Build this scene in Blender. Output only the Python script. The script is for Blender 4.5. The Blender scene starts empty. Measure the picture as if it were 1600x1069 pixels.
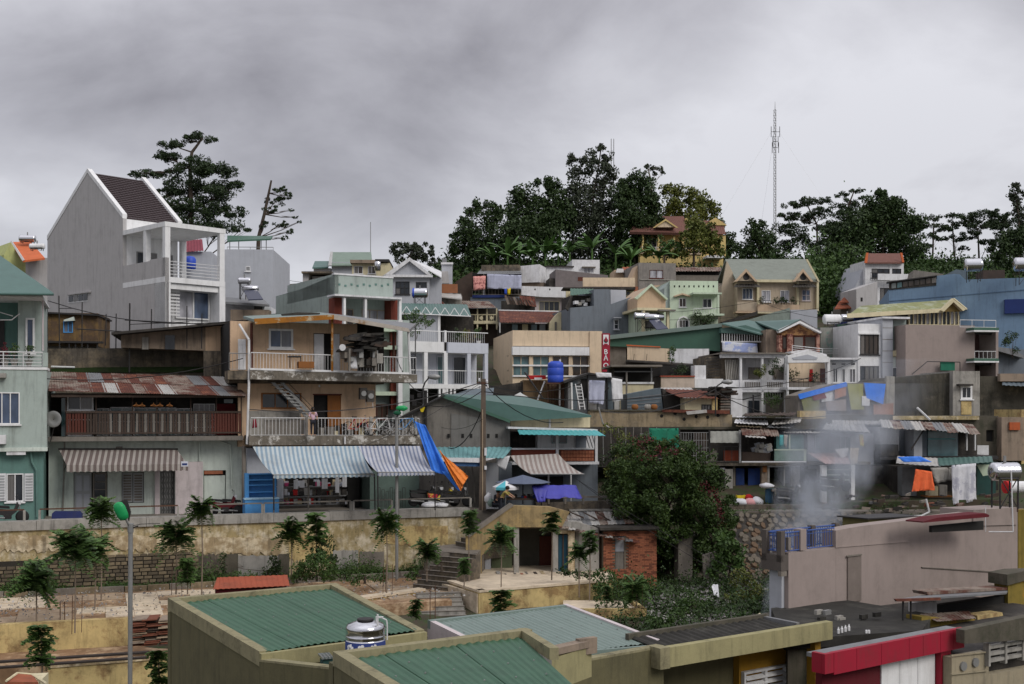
import bpy,math,random
import numpy as np
from mathutils import Vector,Matrix
random.seed(7)
SC = bpy.context.scene
COL = SC.collection
# ---------------------------------------------------------------- camera
F,HZ,CZ = 1800.0,640.0,20.0          # focal length in photo pixels, horizon row, eye height
cam_d = bpy.data.cameras.new('camera'); cam = bpy.data.objects.new('camera',cam_d); COL.objects.link(cam)
cam.location = (0,0,CZ); cam.rotation_euler = (math.pi/2,0,0)
cam_d.sensor_width = 36; cam_d.lens = 40.5; cam_d.shift_y = 105.5/1600
cam_d.clip_start = .5; cam_d.clip_end = 9000
SC.camera = cam
# ---------------------------------------------------------------- world: overcast sky
SUN_EL,SUN_AZ = math.radians(37),math.radians(136)     # azimuth clockwise from +Y
w = bpy.data.worlds.new('World'); SC.world = w; w.use_nodes = True
nt = w.node_tree; nt.nodes.clear(); N = nt.nodes.new; L = nt.links.new
out = N('ShaderNodeOutputWorld')
sky = N('ShaderNodeTexSky'); sky.sky_type = 'NISHITA'; sky.sun_disc = False
sky.sun_elevation = SUN_EL; sky.sun_rotation = SUN_AZ; sky.altitude = 1400
b1 = N('ShaderNodeBackground'); b1.inputs[1].default_value = .09; L(sky.outputs[0],b1.inputs[0])
tc = N('ShaderNodeTexCoord'); sp = N('ShaderNodeSeparateXYZ'); L(tc.outputs['Generated'],sp.inputs[0])
def mth(op,a,b=None,c=None,t=nt):
    n = t.nodes.new('ShaderNodeMath'); n.operation = op
    for i,q in enumerate((a,b,c)):
        if q is None: continue
        if isinstance(q,(int,float)): n.inputs[i].default_value = q
        else: t.links.new(q,n.inputs[i])
    return n.outputs[0]
zz = mth('ADD',mth('MAXIMUM',sp.outputs[2],0.0),.34)
cx = mth('DIVIDE',sp.outputs[0],zz); cy = mth('DIVIDE',sp.outputs[1],zz)
cv = N('ShaderNodeCombineXYZ'); L(cx,cv.inputs[0]); L(cy,cv.inputs[1]); cv.inputs[2].default_value = 3.7
n1 = N('ShaderNodeTexNoise'); n1.inputs['Scale'].default_value = 1.0; n1.inputs['Detail'].default_value = 7; n1.inputs['Roughness'].default_value = .55
n1.inputs['Distortion'].default_value = .35; L(cv.outputs[0],n1.inputs['Vector'])
n2 = N('ShaderNodeTexNoise'); n2.inputs['Scale'].default_value = 2.8; n2.inputs['Detail'].default_value = 8; n2.inputs['Roughness'].default_value = .55
n2.inputs['Distortion'].default_value = .5; L(cv.outputs[0],n2.inputs['Vector'])
def bump_at(dx,dz,sx,sz):       # soft cloud mass centred at (x/y, z/y) of the sky in front, gaussian
    a = mth('DIVIDE',sp.outputs[0],mth('MAXIMUM',sp.outputs[1],.25)); c = mth('DIVIDE',sp.outputs[2],mth('MAXIMUM',sp.outputs[1],.25))
    a = mth('DIVIDE',mth('SUBTRACT',a,dx),sx); c = mth('DIVIDE',mth('SUBTRACT',c,dz),sz)
    r = mth('ADD',mth('MULTIPLY',a,a),mth('MULTIPLY',c,c))
    return mth('POWER',2.718,mth('MULTIPLY',r,-1.0))
v = mth('ADD',mth('MULTIPLY',mth('SUBTRACT',n1.outputs[0],.5),1.1),mth('MULTIPLY',mth('SUBTRACT',n2.outputs[0],.5),.6))
v = mth('ADD',v,.66)
v = mth('SUBTRACT',v,mth('MULTIPLY',bump_at(-.28,.27,.36,.085),.30))
v = mth('SUBTRACT',v,mth('MULTIPLY',bump_at(.12,.34,.16,.05),.12))
v = mth('SUBTRACT',v,mth('MULTIPLY',bump_at(.5,.35,.12,.09),.22))
v = mth('ADD',v,mth('MULTIPLY',bump_at(-.08,.11,.40,.06),.34))
v = mth('ADD',v,mth('MULTIPLY',bump_at(-.42,.18,.12,.045),.28))
v = mth('ADD',v,mth('MULTIPLY',bump_at(.30,.22,.26,.12),.26))
v = mth('ADD',v,mth('MULTIPLY',bump_at(.08,.30,.05,.07),.14))
rp = N('ShaderNodeValToRGB'); L(v,rp.inputs[0])
e = rp.color_ramp.elements
e[0].position = .08; e[0].color = (.158,.150,.170,1)
e[1].position = .92; e[1].color = (.66,.66,.70,1)
q = e.new(.34); q.color = (.238,.230,.254,1)
q = e.new(.60); q.color = (.425,.42,.455,1)
b2 = N('ShaderNodeBackground'); L(rp.outputs[0],b2.inputs[0])
# overcast luminance law: brighter towards the zenith
L(mth('ADD',.92,mth('MULTIPLY',mth('POWER',mth('MAXIMUM',sp.outputs[2],0.0),1.6),1.5)),b2.inputs[1])
mx = N('ShaderNodeMixShader'); mx.inputs[0].default_value = .93; L(b1.outputs[0],mx.inputs[1]); L(b2.outputs[0],mx.inputs[2])
L(mx.outputs[0],out.inputs[0])
sd = bpy.data.lights.new('sun','SUN'); sd.energy = 1.5; sd.angle = math.radians(28); sd.color = (1,.955,.89)
sun = bpy.data.objects.new('sun',sd); COL.objects.link(sun)
sdir = Vector((math.sin(SUN_AZ)*math.cos(SUN_EL),math.cos(SUN_AZ)*math.cos(SUN_EL),math.sin(SUN_EL)))
sun.rotation_euler = sdir.to_track_quat('Z','Y').to_euler(); sun.location = (30,-30,80)
SC.view_settings.view_transform = 'Standard'; SC.view_settings.look = 'None'
SC.view_settings.exposure = 0.13; SC.view_settings.gamma = 1; SC.view_settings.use_curve_mapping = False
# ---------------------------------------------------------------- materials
K = 1.06
def lin(c): c /= 255.0; return c/12.92 if c <= .04045 else ((c+.055)/1.055)**2.4
def ph(r,g,b,k=None):
    k = K if k is None else k
    m = (r+g+b)/3; r,g,b = (m+(x-m)*.84 for x in (r,g,b))          # colours pulled towards grey, as they rendered too saturated
    return tuple(min(.8,lin(x)*k) for x in (r,g,b))
MT = {}
def mix(t,fac,a,b,mode='MIX'):
    n = t.nodes.new('ShaderNodeMix'); n.data_type = 'RGBA'; n.blend_type = mode
    for i,q in ((0,fac),(6,a),(7,b)):
        if isinstance(q,(int,float)): n.inputs[i].default_value = q
        elif isinstance(q,tuple): n.inputs[i].default_value = (*q,1) if len(q) == 3 else q
        else: t.links.new(q,n.inputs[i])
    return n.outputs[2]
def tnoise(t,vec,scale,detail=5,rough=.6,sc3=None,lo=None,hi=None):
    if sc3:
        m = t.nodes.new('ShaderNodeMapping'); m.inputs['Scale'].default_value = sc3; t.links.new(vec,m.inputs[0]); vec = m.outputs[0]
    n = t.nodes.new('ShaderNodeTexNoise'); n.inputs['Scale'].default_value = scale; n.inputs['Detail'].default_value = detail
    n.inputs['Roughness'].default_value = rough; t.links.new(vec,n.inputs['Vector'])
    o = n.outputs[0]
    if lo is not None:
        mr = t.nodes.new('ShaderNodeMapRange'); mr.inputs[1].default_value = lo; mr.inputs[2].default_value = hi; t.links.new(o,mr.inputs[0]); o = mr.outputs[0]
    return o
def M(name,c,rough=.88,var=.18,dirt=.35,streak=.35,dc=(.045,.04,.032),bump=.25,metal=0,s=1.0,c2=None,c2r=(.5,.6),spec=.3,bs=14):
    """weathered paint / plaster / sheet: base colour, tone variation, blotches of dirt, rain streaks, optional second colour in patches"""
    if name in MT: return MT[name]
    m = bpy.data.materials.new(name); m.use_nodes = True; t = m.node_tree
    p = t.nodes['Principled BSDF']; p.inputs['Roughness'].default_value = rough; p.inputs['Metallic'].default_value = metal
    p.inputs['Specular IOR Level'].default_value = spec
    g = t.nodes.new('ShaderNodeTexCoord').outputs['Object']
    col = c
    if c2: col = mix(t,tnoise(t,g,1.1*s,8,.72,None,*c2r),c,c2)
    if var:
        k = tnoise(t,g,2.2*s,6,.65,None,.25,.75)
        lo = tuple(x*(1-var) for x in (1,1,1)); hi = tuple(x*(1+var*.6) for x in (1,1,1))
        col = mix(t,1.0,col,mix(t,k,lo,hi),'MULTIPLY')
    if dirt:
        k = tnoise(t,g,1.0*s,9,.75,None,.50,.72); col = mix(t,mth('MULTIPLY',k,dirt,None,t),col,dc)
    if streak:
        k = tnoise(t,g,2.4*s,6,.7,(1.6,1.6,.16),.50,.74); col = mix(t,mth('MULTIPLY',k,streak,None,t),col,tuple(x*1.1 for x in dc))
    if isinstance(col,tuple): p.inputs['Base Color'].default_value = (*col,1)
    else: t.links.new(col,p.inputs['Base Color'])
    if bump:
        b = t.nodes.new('ShaderNodeBump'); b.inputs['Strength'].default_value = bump; b.inputs['Distance'].default_value = .03
        t.links.new(tnoise(t,g,bs*s,6,.7),b.inputs['Height']); t.links.new(b.outputs[0],p.inputs['Normal'])
    MT[name] = m; return m
def leafM(name,c1,c2,rough=.55):
    m = bpy.data.materials.new(name); m.use_nodes = True; t = m.node_tree
    p = t.nodes['Principled BSDF']; p.inputs['Roughness'].default_value = rough; p.inputs['Specular IOR Level'].default_value = .25
    g = t.nodes.new('ShaderNodeNewGeometry'); o = t.nodes.new('ShaderNodeTexCoord').outputs['Object']
    k = mth('ADD',mth('MULTIPLY',g.outputs['Random Per Island'],.6,None,t),mth('MULTIPLY',tnoise(t,o,.55,3,.6,None,.3,.7),.4,None,t),None,t)
    t.links.new(mix(t,k,c1,c2),p.inputs['Base Color'])
    MT[name] = m; return m
def glassM(name,c,rough=.12,spec=.5):
    m = bpy.data.materials.new(name); m.use_nodes = True; t = m.node_tree; p = t.nodes['Principled BSDF']
    o = t.nodes.new('ShaderNodeTexCoord').outputs['Object']
    base = mix(t,tnoise(t,o,1.7,3,.5,(1,1,.5),.35,.65),tuple(x*.6 for x in c),tuple(x*1.35 for x in c))
    oi = t.nodes.new('ShaderNodeObjectInfo').outputs['Random']; cur = mth('GREATER_THAN',oi,.72,None,t)     # some panes have a drawn curtain behind
    wv = t.nodes.new('ShaderNodeTexWave'); wv.inputs['Scale'].default_value = 5; wv.inputs['Distortion'].default_value = 1.5; t.links.new(o,wv.inputs['Vector'])
    base = mix(t,mth('MULTIPLY',cur,.55,None,t),base,mix(t,wv.outputs['Fac'],(.12,.11,.10),(.30,.28,.26)))
    t.links.new(base,p.inputs['Base Color'])
    p.inputs['Roughness'].default_value = rough; p.inputs['Specular IOR Level'].default_value = spec
    MT[name] = m; return m
def stripeM(name,ca,cb,period,axis=0,duty=.5,third=None):
    """woven stripes printed along one local axis"""
    m = bpy.data.materials.new(name); m.use_nodes = True; t = m.node_tree; p = t.nodes['Principled BSDF']; p.inputs['Roughness'].default_value = .8
    s_ = t.nodes.new('ShaderNodeSeparateXYZ'); o = t.nodes.new('ShaderNodeTexCoord').outputs['Object']; t.links.new(o,s_.inputs[0])
    fr = mth('FRACT',mth('DIVIDE',s_.outputs[axis],period,None,t),None,None,t)
    col = mix(t,mth('GREATER_THAN',fr,duty,None,t),ca,cb)
    if third: col = mix(t,mth('GREATER_THAN',fr,.5+duty/2,None,t),col,third)
    col = mix(t,mth('MULTIPLY',tnoise(t,o,1.1,6,.7,None,.45,.75),.35,None,t),col,(.12,.11,.1))
    t.links.new(col,p.inputs['Base Color']); MT[name] = m; return m
white = M('white_paint',(.72,.72,.72),dirt=.22,streak=.30,var=.08,dc=(.16,.15,.13))
whiteo = M('white_paint_weathered',(.66,.66,.67),dirt=.4,streak=.45,var=.12,dc=(.12,.11,.1))
whiteb = M('bluish_white_and_shade',(.52,.54,.60),dirt=.15,streak=.2,var=.06)  # also carries the shade of the gallery's turned right face
greyw = M('grey_render_and_shade',ph(160,157,156,1.2),dirt=.18,streak=.30,var=.05,bump=.1)  # on the white house, shade of its side is put into this grey
greyl = M('pale_grey_render',ph(165,168,175),dirt=.12,streak=.15,var=.06,bump=.1)
conc = M('concrete',ph(120,112,102),dirt=.5,streak=.5,var=.2)
solar = M('solar_panel',ph(52,56,78),rough=.25,dirt=.1,streak=0,bump=0)
villa = M('villa_yellow_paint',ph(200,172,105),dirt=.2,streak=.25,var=.08)
peel = M('peeling_whitewash',ph(112,104,92),dirt=.7,streak=.6,var=.25,dc=(.03,.028,.022),c2=(.5,.48,.44),c2r=(.53,.58),s=1.6)
concd = M('stained_concrete',ph(92,84,74),dirt=.8,streak=.85,var=.3,dc=(.018,.016,.013),c2=ph(125,110,88),c2r=(.45,.65))
concm = M('mossy_concrete',ph(84,78,66),dirt=.8,streak=.6,var=.3,dc=(.02,.028,.012))
concw = M('whitewashed_concrete',ph(150,146,138),dirt=.6,streak=.8,var=.2,dc=(.05,.045,.04))
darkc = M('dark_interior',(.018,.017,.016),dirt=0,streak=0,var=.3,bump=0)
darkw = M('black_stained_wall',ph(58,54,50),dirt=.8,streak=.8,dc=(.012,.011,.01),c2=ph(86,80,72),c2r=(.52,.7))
tan = M('tan_render',ph(190,158,126,1.15),dirt=.25,streak=.4,var=.08,bump=.12)
taud = M('dull_taupe_render',ph(140,122,104),dirt=.5,streak=.7,var=.15)
cream = M('cream_paint',ph(208,184,152),dirt=.22,streak=.35,var=.06,bump=.1)
creamy = M('pale_yellow_paint',ph(200,188,150),dirt=.25,streak=.3,var=.08)
peach = M('peach_render',ph(188,160,130),dirt=.15,streak=.2,var=.07)
beige = M('beige_villa_paint',ph(172,155,132),dirt=.2,streak=.35,var=.08)
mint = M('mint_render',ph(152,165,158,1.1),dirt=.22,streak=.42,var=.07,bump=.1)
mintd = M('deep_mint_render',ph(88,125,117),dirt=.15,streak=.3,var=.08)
mintp = M('pale_mint_render',ph(184,194,184,1.15),dirt=.35,streak=.45,var=.08,dc=(.1,.11,.1))
mintl = M('light_lime_render',ph(182,198,172),dirt=.2,streak=.3,var=.06)
bluew = M('blue_paint_wall',ph(102,130,158),dirt=.2,streak=.4,var=.07,bump=.08)
navy = M('navy_panel',ph(32,50,110),dirt=.05,streak=.1,var=.1)
greyb = M('blue_grey_render',ph(104,112,121),dirt=.22,streak=.4,var=.07,bump=.08)
pinkg = M('taupe_pink_render',ph(146,131,124),dirt=.25,streak=.14,var=.06,bump=.12)
pinkp = M('pale_pink_render',ph(190,178,178),dirt=.3,streak=.3,var=.07)
olive = M('olive_render',ph(98,92,62),dirt=.35,streak=.5,var=.15,dc=(.03,.03,.02))
olivel = M('olive_cream_paint',ph(150,142,98),dirt=.3,streak=.55,var=.12,dc=(.05,.048,.03))
mustard = M('mustard_paint',ph(165,120,22),dirt=.15,streak=.3,var=.1)
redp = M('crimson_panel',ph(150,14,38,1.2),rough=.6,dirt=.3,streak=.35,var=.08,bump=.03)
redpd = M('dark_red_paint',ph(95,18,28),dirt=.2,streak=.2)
yel = M('stained_yellow_plaster',ph(168,148,100),dirt=.85,streak=.7,var=.3,dc=(.04,.034,.022),c2=ph(200,186,158),c2r=(.46,.60),s=1.1)
yelo = M('ochre_plaster',ph(200,174,112),dirt=.75,streak=.6,var=.3,dc=(.06,.04,.02),c2=ph(140,112,70),c2r=(.48,.6))
plast = M('peeling_old_plaster',ph(165,142,104),dirt=.75,streak=.6,var=.3,dc=(.05,.042,.03),c2=ph(205,188,155),c2r=(.47,.6),s=1.2)
stone = M('sandstone_block',ph(128,112,86),dirt=.6,streak=.3,var=.35,dc=(.04,.035,.025),s=2)
stoned = M('weathered_block',ph(98,86,68),dirt=.6,streak=.3,var=.35,dc=(.03,.028,.02),s=2)
stoneg = M('grey_field_stone',ph(112,102,88),dirt=.4,streak=.1,var=.35,s=2)
stoneb = M('brown_field_stone',ph(112,88,66),dirt=.4,streak=.1,var=.35,s=2)
pave = M('concrete_paving',ph(200,182,155,1.1),dirt=.6,streak=0,var=.25,dc=(.09,.045,.025),s=.8)
paved = M('muddy_paving',ph(165,142,115),dirt=.6,streak=0,var=.25,dc=(.07,.035,.02))
soil = M('red_soil',ph(142,108,76),dirt=.6,streak=0,var=.3,dc=(.08,.05,.03),c2=ph(180,152,118),c2r=(.48,.62))
earth = M('dark_earth',ph(72,62,48),dirt=.7,streak=0,var=.4,dc=(.02,.03,.012),c2=ph(50,66,30),c2r=(.45,.6))
asph = M('street_concrete',ph(128,120,110),dirt=.5,streak=0,var=.2)
brick = M('red_brick',ph(160,92,62),dirt=.4,streak=.2,var=.3,s=2)
brickd = M('dark_fired_brick',ph(120,66,46),dirt=.4,streak=.2,var=.3,s=2)
mortar = M('mortar',ph(120,106,90),dirt=.5,streak=.2)
roofg = M('green_painted_sheet',ph(58,104,76,.85),rough=.55,dirt=.35,streak=.25,var=.2,bump=.05,dc=(.05,.09,.06),spec=.4)
roofl = M('pale_green_sheet',ph(114,132,124,.95),rough=.5,dirt=.25,streak=0,var=.1,bump=.05,dc=(.12,.17,.16),spec=.4)
rooft = M('teal_sheet',ph(74,110,102,.9),rough=.5,dirt=.25,streak=.1,var=.12,bump=.05,dc=(.04,.06,.055),spec=.4)
roofd = M('faded_green_sheet',ph(112,130,116),rough=.6,dirt=.2,streak=.1,var=.1,bump=.05)
roofgr = M('grey_green_tiles',ph(120,126,116),dirt=.25,streak=.15,var=.12)
green = M('deep_green_sheet',ph(58,96,78),rough=.55,dirt=.1,streak=.15,var=.06,bump=.03)
aqua = M('aqua_sheet',ph(62,158,160),rough=.5,dirt=.15,streak=.15,var=.08)
zinc = M('dull_zinc_sheet',ph(120,122,124),rough=.55,dirt=.35,streak=.3,var=.2,metal=.25,dc=(.08,.05,.035))
zincl = M('pale_zinc_sheet',ph(165,163,158),rough=.6,dirt=.4,streak=.3,var=.15,dc=(.2,.11,.07))
zincb = M('blue_grey_sheet',ph(85,98,106),rough=.6,dirt=.3,streak=.3,var=.2)
rust = M('rusted_sheet',ph(96,50,38),rough=.9,dirt=.4,streak=.3,var=.35,c2=ph(128,72,48),c2r=(.5,.65),dc=(.04,.02,.015))
rusty = M('half_rusted_sheet',ph(140,125,112),rough=.8,dirt=.7,streak=.5,var=.3,c2=ph(92,52,40),c2r=(.44,.56),dc=(.05,.025,.018))
ruyel = M('rust_stained_fascia',ph(185,172,140),rough=.8,dirt=.7,streak=0,var=.2,c2=ph(160,98,20),c2r=(.42,.5),dc=(.16,.06,.015),s=1.6)
redtile = M('red_clay_tiles',ph(150,78,50),dirt=.4,streak=.1,var=.3,s=2)
ortile = M('orange_tiles',ph(205,98,52),dirt=.1,streak=.1,var=.15)
brtile = M('brown_tiles',ph(112,72,62),dirt=.35,streak=.1,var=.25,s=2)
dktile = M('dark_brown_tiles',ph(74,62,64),rough=.7,dirt=.15,streak=0,var=.25,s=2)
tar = M('bitumen_roof',ph(44,42,38),dirt=.5,streak=0,var=.35,dc=(.05,.05,.04),c2=ph(60,58,52),c2r=(.5,.65))
wood = M('dark_brown_wood',ph(70,56,48),dirt=.4,streak=.5,var=.3)
woodr = M('red_brown_wood',ph(92,46,36),dirt=.3,streak=.3,var=.2)
woodo = M('orange_brown_door',ph(140,84,36),dirt=.15,streak=.3,var=.15)
woodg = M('weathered_grey_wood',ph(118,112,104),dirt=.4,streak=.5,var=.25)
shut = M('grey_shutter_paint',ph(155,158,158),dirt=.25,streak=.3,var=.1)
metg = M('galvanised_metal',ph(140,140,138),rough=.5,metal=.5,dirt=.2,streak=.1)
metd = M('dark_metal',ph(52,50,50),rough=.6,metal=.3,dirt=.3,streak=0)
metr = M('rusty_metal',ph(88,58,42),rough=.8,dirt=.4,streak=0)
metw = M('white_metal',(.62,.62,.62),rough=.5,dirt=.25,streak=.15)
steel = M('stainless_steel',(.62,.62,.64),rough=.16,metal=1,dirt=.08,streak=0,var=.04,bump=0)
plb = M('blue_plastic',ph(38,72,190),rough=.45,dirt=.1,streak=.1,var=.08,bump=0)
cabb = M('sky_blue_paint',ph(62,138,205),rough=.5,dirt=.15,streak=.1)
tarpb = M('bright_blue_tarp',ph(38,110,220,1.3),rough=.5,dirt=.1,streak=.1,bump=.4,bs=5)
tarpo = M('orange_tarp',ph(215,110,25,1.3),rough=.5,dirt=.1,streak=.1,bump=.4,bs=5)
tarpv = M('violet_blue_tarp',ph(62,62,168),rough=.5,dirt=.12,streak=.1,bump=.4,bs=5)
tarpw = M('pale_lilac_tarp',ph(168,172,195),rough=.6,dirt=.2,streak=.3,bump=.4,bs=4)
netg = M('green_net',ph(20,122,92),rough=.8,dirt=.2,streak=.2,bump=.4)
lampg = M('green_plastic_wrap',ph(20,150,80,1.1),rough=.4,dirt=.05,streak=0,var=.1)
redx = M('scarlet_fabric',ph(190,30,30),dirt=.1,streak=0)
pinkx = M('pink_fabric',ph(215,150,150),dirt=.1,streak=0)
oranx = M('orange_cloth',ph(222,88,42,1.4),dirt=.15,streak=.2,bump=.4,bs=4)
whx = M('white_cloth',(.66,.66,.68),dirt=.1,streak=0,bump=.3,bs=5)
yelx = M('yellow_plastic',ph(225,195,20),dirt=.05,streak=0)
skin = M('skin',(.42,.24,.16),dirt=0,streak=0,var=.05,bump=0)
hair = M('black_hair',(.012,.01,.009),rough=.5,dirt=0,streak=0,bump=0)
clod = M('dark_cloth',(.02,.022,.03),dirt=0,streak=0)
clop = M('pale_pink_top',ph(205,168,185),dirt=.1,streak=0)
cloy = M('olive_yellow_jacket',ph(150,135,62),dirt=.1,streak=0)
rubber = M('black_rubber',(.015,.015,.015),rough=.7,dirt=.1,streak=0,bump=0)
gdark = glassM('dark_glass',(.022,.026,.032))
gblue = glassM('blue_glass',(.06,.085,.14))
gcur = glassM('curtained_glass',(.34,.34,.37),.3)
gteal = glassM('teal_glass',(.07,.13,.14))
gbrown = glassM('dim_brown_glass',(.05,.038,.03))
bark = M('bark',ph(74,62,52),dirt=.3,streak=.4,var=.3,s=2)
barkl = M('pale_bark',ph(128,112,96),dirt=.3,streak=.4,var=.3,s=2)
lfp = leafM('pine_needles',(.014,.026,.012),(.04,.065,.022))
lfd = leafM('dark_foliage',(.013,.027,.009),(.044,.074,.020))
lfe = leafM('eucalypt_foliage',(.026,.036,.022),(.060,.072,.042))
lfg = leafM('green_foliage',(.022,.05,.012),(.07,.12,.028))
lfy = leafM('yellow_green_foliage',(.05,.07,.014),(.14,.15,.03))
lfb = leafM('hillside_brush',(.014,.034,.008),(.050,.092,.02))
lfj = leafM('sapling_leaves',(.032,.068,.018),(.10,.17,.045))
lfn = leafM('banana_leaves',(.03,.075,.018),(.09,.17,.04))
lfbush = leafM('creeper_foliage',(.015,.034,.007),(.052,.086,.017))
lfred = leafM('wine_red_bracts',(.06,.010,.014),(.16,.018,.03))
lfdry = leafM('dry_leaves',(.10,.07,.03),(.24,.19,.09))
lfrub = leafM('rubble_bits',(.06,.05,.045),(.5,.48,.46),.8)
# ---------------------------------------------------------------- geometry helpers
def W(px,py,Y): return Vector(((px-800)/F*Y,Y,CZ-(py-HZ)/F*Y))
def tag(o,label=None,cat=None,group=None,kind=None):
    if label: o['label'] = label
    if cat: o['category'] = cat
    if group: o['group'] = group
    if kind: o['kind'] = kind
    return o
class MB:
    def __init__(s): s.v = []; s.f = []; s.m = []
    def add(s,vs,fs,mi=0):
        n = len(s.v); s.v += [tuple(q) for q in vs]; s.f += [tuple(n+i for i in f) for f in fs]; s.m += [mi]*len(fs); return s
    def box(s,x0,x1,y0,y1,z0,z1,mi=0):
        vs = [(x,y,z) for z in (z0,z1) for y in (y0,y1) for x in (x0,x1)]
        return s.add(vs,[(0,2,3,1),(4,5,7,6),(0,1,5,4),(2,6,7,3),(0,4,6,2),(1,3,7,5)],mi)
    def hexa(s,p,mi=0):      # 8 points: bottom ring then top ring
        return s.add(p,[(3,2,1,0),(4,5,6,7),(0,1,5,4),(1,2,6,5),(2,3,7,6),(3,0,4,7)],mi)
    def ext(s,pts,d,mi=0):  # polygon extruded along vector d
        n = len(pts); d = Vector(d); a = [Vector(p) for p in pts]
        return s.add(a+[p+d for p in a],[tuple(range(n)),tuple(range(2*n-1,n-1,-1))]+[(i,i+n,(i+1) % n+n,(i+1) % n) for i in range(n)],mi)
    def tube(s,p0,p1,r0,r1=None,n=6,mi=0):
        r1 = r0 if r1 is None else r1; p0 = Vector(p0); p1 = Vector(p1); d = (p1-p0)
        if d.length < 1e-6: return s
        a = d.orthogonal().normalized(); b = d.normalized().cross(a); vs = []
        for p,r in ((p0,r0),(p1,r1)):
            for i in range(n):
                t = 2*math.pi*i/n; vs.append(p+a*(r*math.cos(t))+b*(r*math.sin(t)))
        return s.add(vs,[(i,(i+1) % n,n+(i+1) % n,n+i) for i in range(n)]+[tuple(range(n-1,-1,-1)),tuple(range(n,2*n))],mi)
    def path(s,pts,r,n=6,mi=0):
        for a,b in zip(pts,pts[1:]): s.tube(a,b,r,r,n,mi)
        return s
    def lathe(s,prof,c,n=24,axis='z',mi=0):
        vs = []; c = Vector(c)
        for r,h in prof:
            for i in range(n):
                t = 2*math.pi*i/n
                q = {'z': (r*math.cos(t),r*math.sin(t),h),'x': (h,r*math.cos(t),r*math.sin(t)),'y': (r*math.cos(t),h,r*math.sin(t))}[axis]
                vs.append(c+Vector(q))
        k = len(prof); fs = [(j*n+i,j*n+(i+1) % n,(j+1)*n+(i+1) % n,(j+1)*n+i) for j in range(k-1) for i in range(n)]
        return s.add(vs,fs+[tuple(range(n-1,-1,-1)),tuple((k-1)*n+i for i in range(n))],mi)
    def sheet(s,a,b,c,d,pitch=.15,amp=.02,th=.015,sag=0,m=1,mi=0,wob=0):
        """corrugated sheet: a-b front edge, d-c back edge, ribs run a->d"""
        a,b,c,d = (Vector(q) for q in (a,b,c,d)); nr = (b-a).cross(d-a).normalized()
        if nr.z < 0: nr = -nr
        w_ = (b-a).length
        if amp and pitch: k = max(4,int(w_/pitch)*4)
        else: k = max(1,int(w_/1.0))
        k = min(k,640); vs = []
        for l in (0,1):
            for j in range(m+1):
                t = j/m
                for i in range(k+1):
                    u = i/k; p = (a*(1-u)+b*u)*(1-t)+(d*(1-u)+c*u)*t
                    h = (amp*(0,1,1,0)[i % 4] if amp else 0) - sag*math.sin(math.pi*t) + (random.uniform(-wob,wob) if wob and l == 0 else 0)
                    vs.append(p+nr*(h-l*th))
        R = k+1; Q = R*(m+1); fs = []
        for j in range(m):
            for i in range(k):
                q = j*R+i; fs.append((q,q+1,q+R+1,q+R)); fs.append((Q+q,Q+q+R,Q+q+R+1,Q+q+1))
        for i in range(k):
            fs.append((i,Q+i,Q+i+1,i+1)); q = m*R+i; fs.append((q,q+1,Q+q+1,Q+q))
        for j in range(m):
            q = j*R; fs.append((q,q+R,Q+q+R,Q+q)); q += k; fs.append((q,Q+q,Q+q+R,q+R))
        return s.add(vs,fs,mi)
    def build(s,name,mats,par=None,label=None,kind=None):
        me = bpy.data.meshes.new(name); me.from_pydata(s.v,[],s.f)
        for m_ in (mats if isinstance(mats,(list,tuple)) else [mats]): me.materials.append(m_)
        if any(s.m): me.polygons.foreach_set('material_index',s.m)
        me.update(); o = bpy.data.objects.new(name,me); COL.objects.link(o)
        if par: o.parent = par
        return tag(o,label,None,None,kind)
def smooth(o):
    o.data.polygons.foreach_set('use_smooth',[True]*len(o.data.polygons)); return o
def inst(me,name,par,loc,rot=(0,0,0),sc=(1,1,1)):
    o = bpy.data.objects.new(name,me); COL.objects.link(o); o.parent = par; o.location = loc; o.rotation_euler = rot; o.scale = sc; return o
def kids(o): return [c for c in bpy.data.objects if c.parent == o]
def dup(root,loc,rz=0,label=None,sc=1,children=None):
    r = root.copy(); COL.objects.link(r); r.location = loc; r.rotation_euler = (0,0,rz); r.scale = (sc,)*3
    if label: r['label'] = label
    for ch in (children if children is not None else kids(root)):
        c = ch.copy(); COL.objects.link(c); c.parent = r
        for g in kids(ch):
            d = g.copy(); COL.objects.link(d); d.parent = c
    return r
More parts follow.
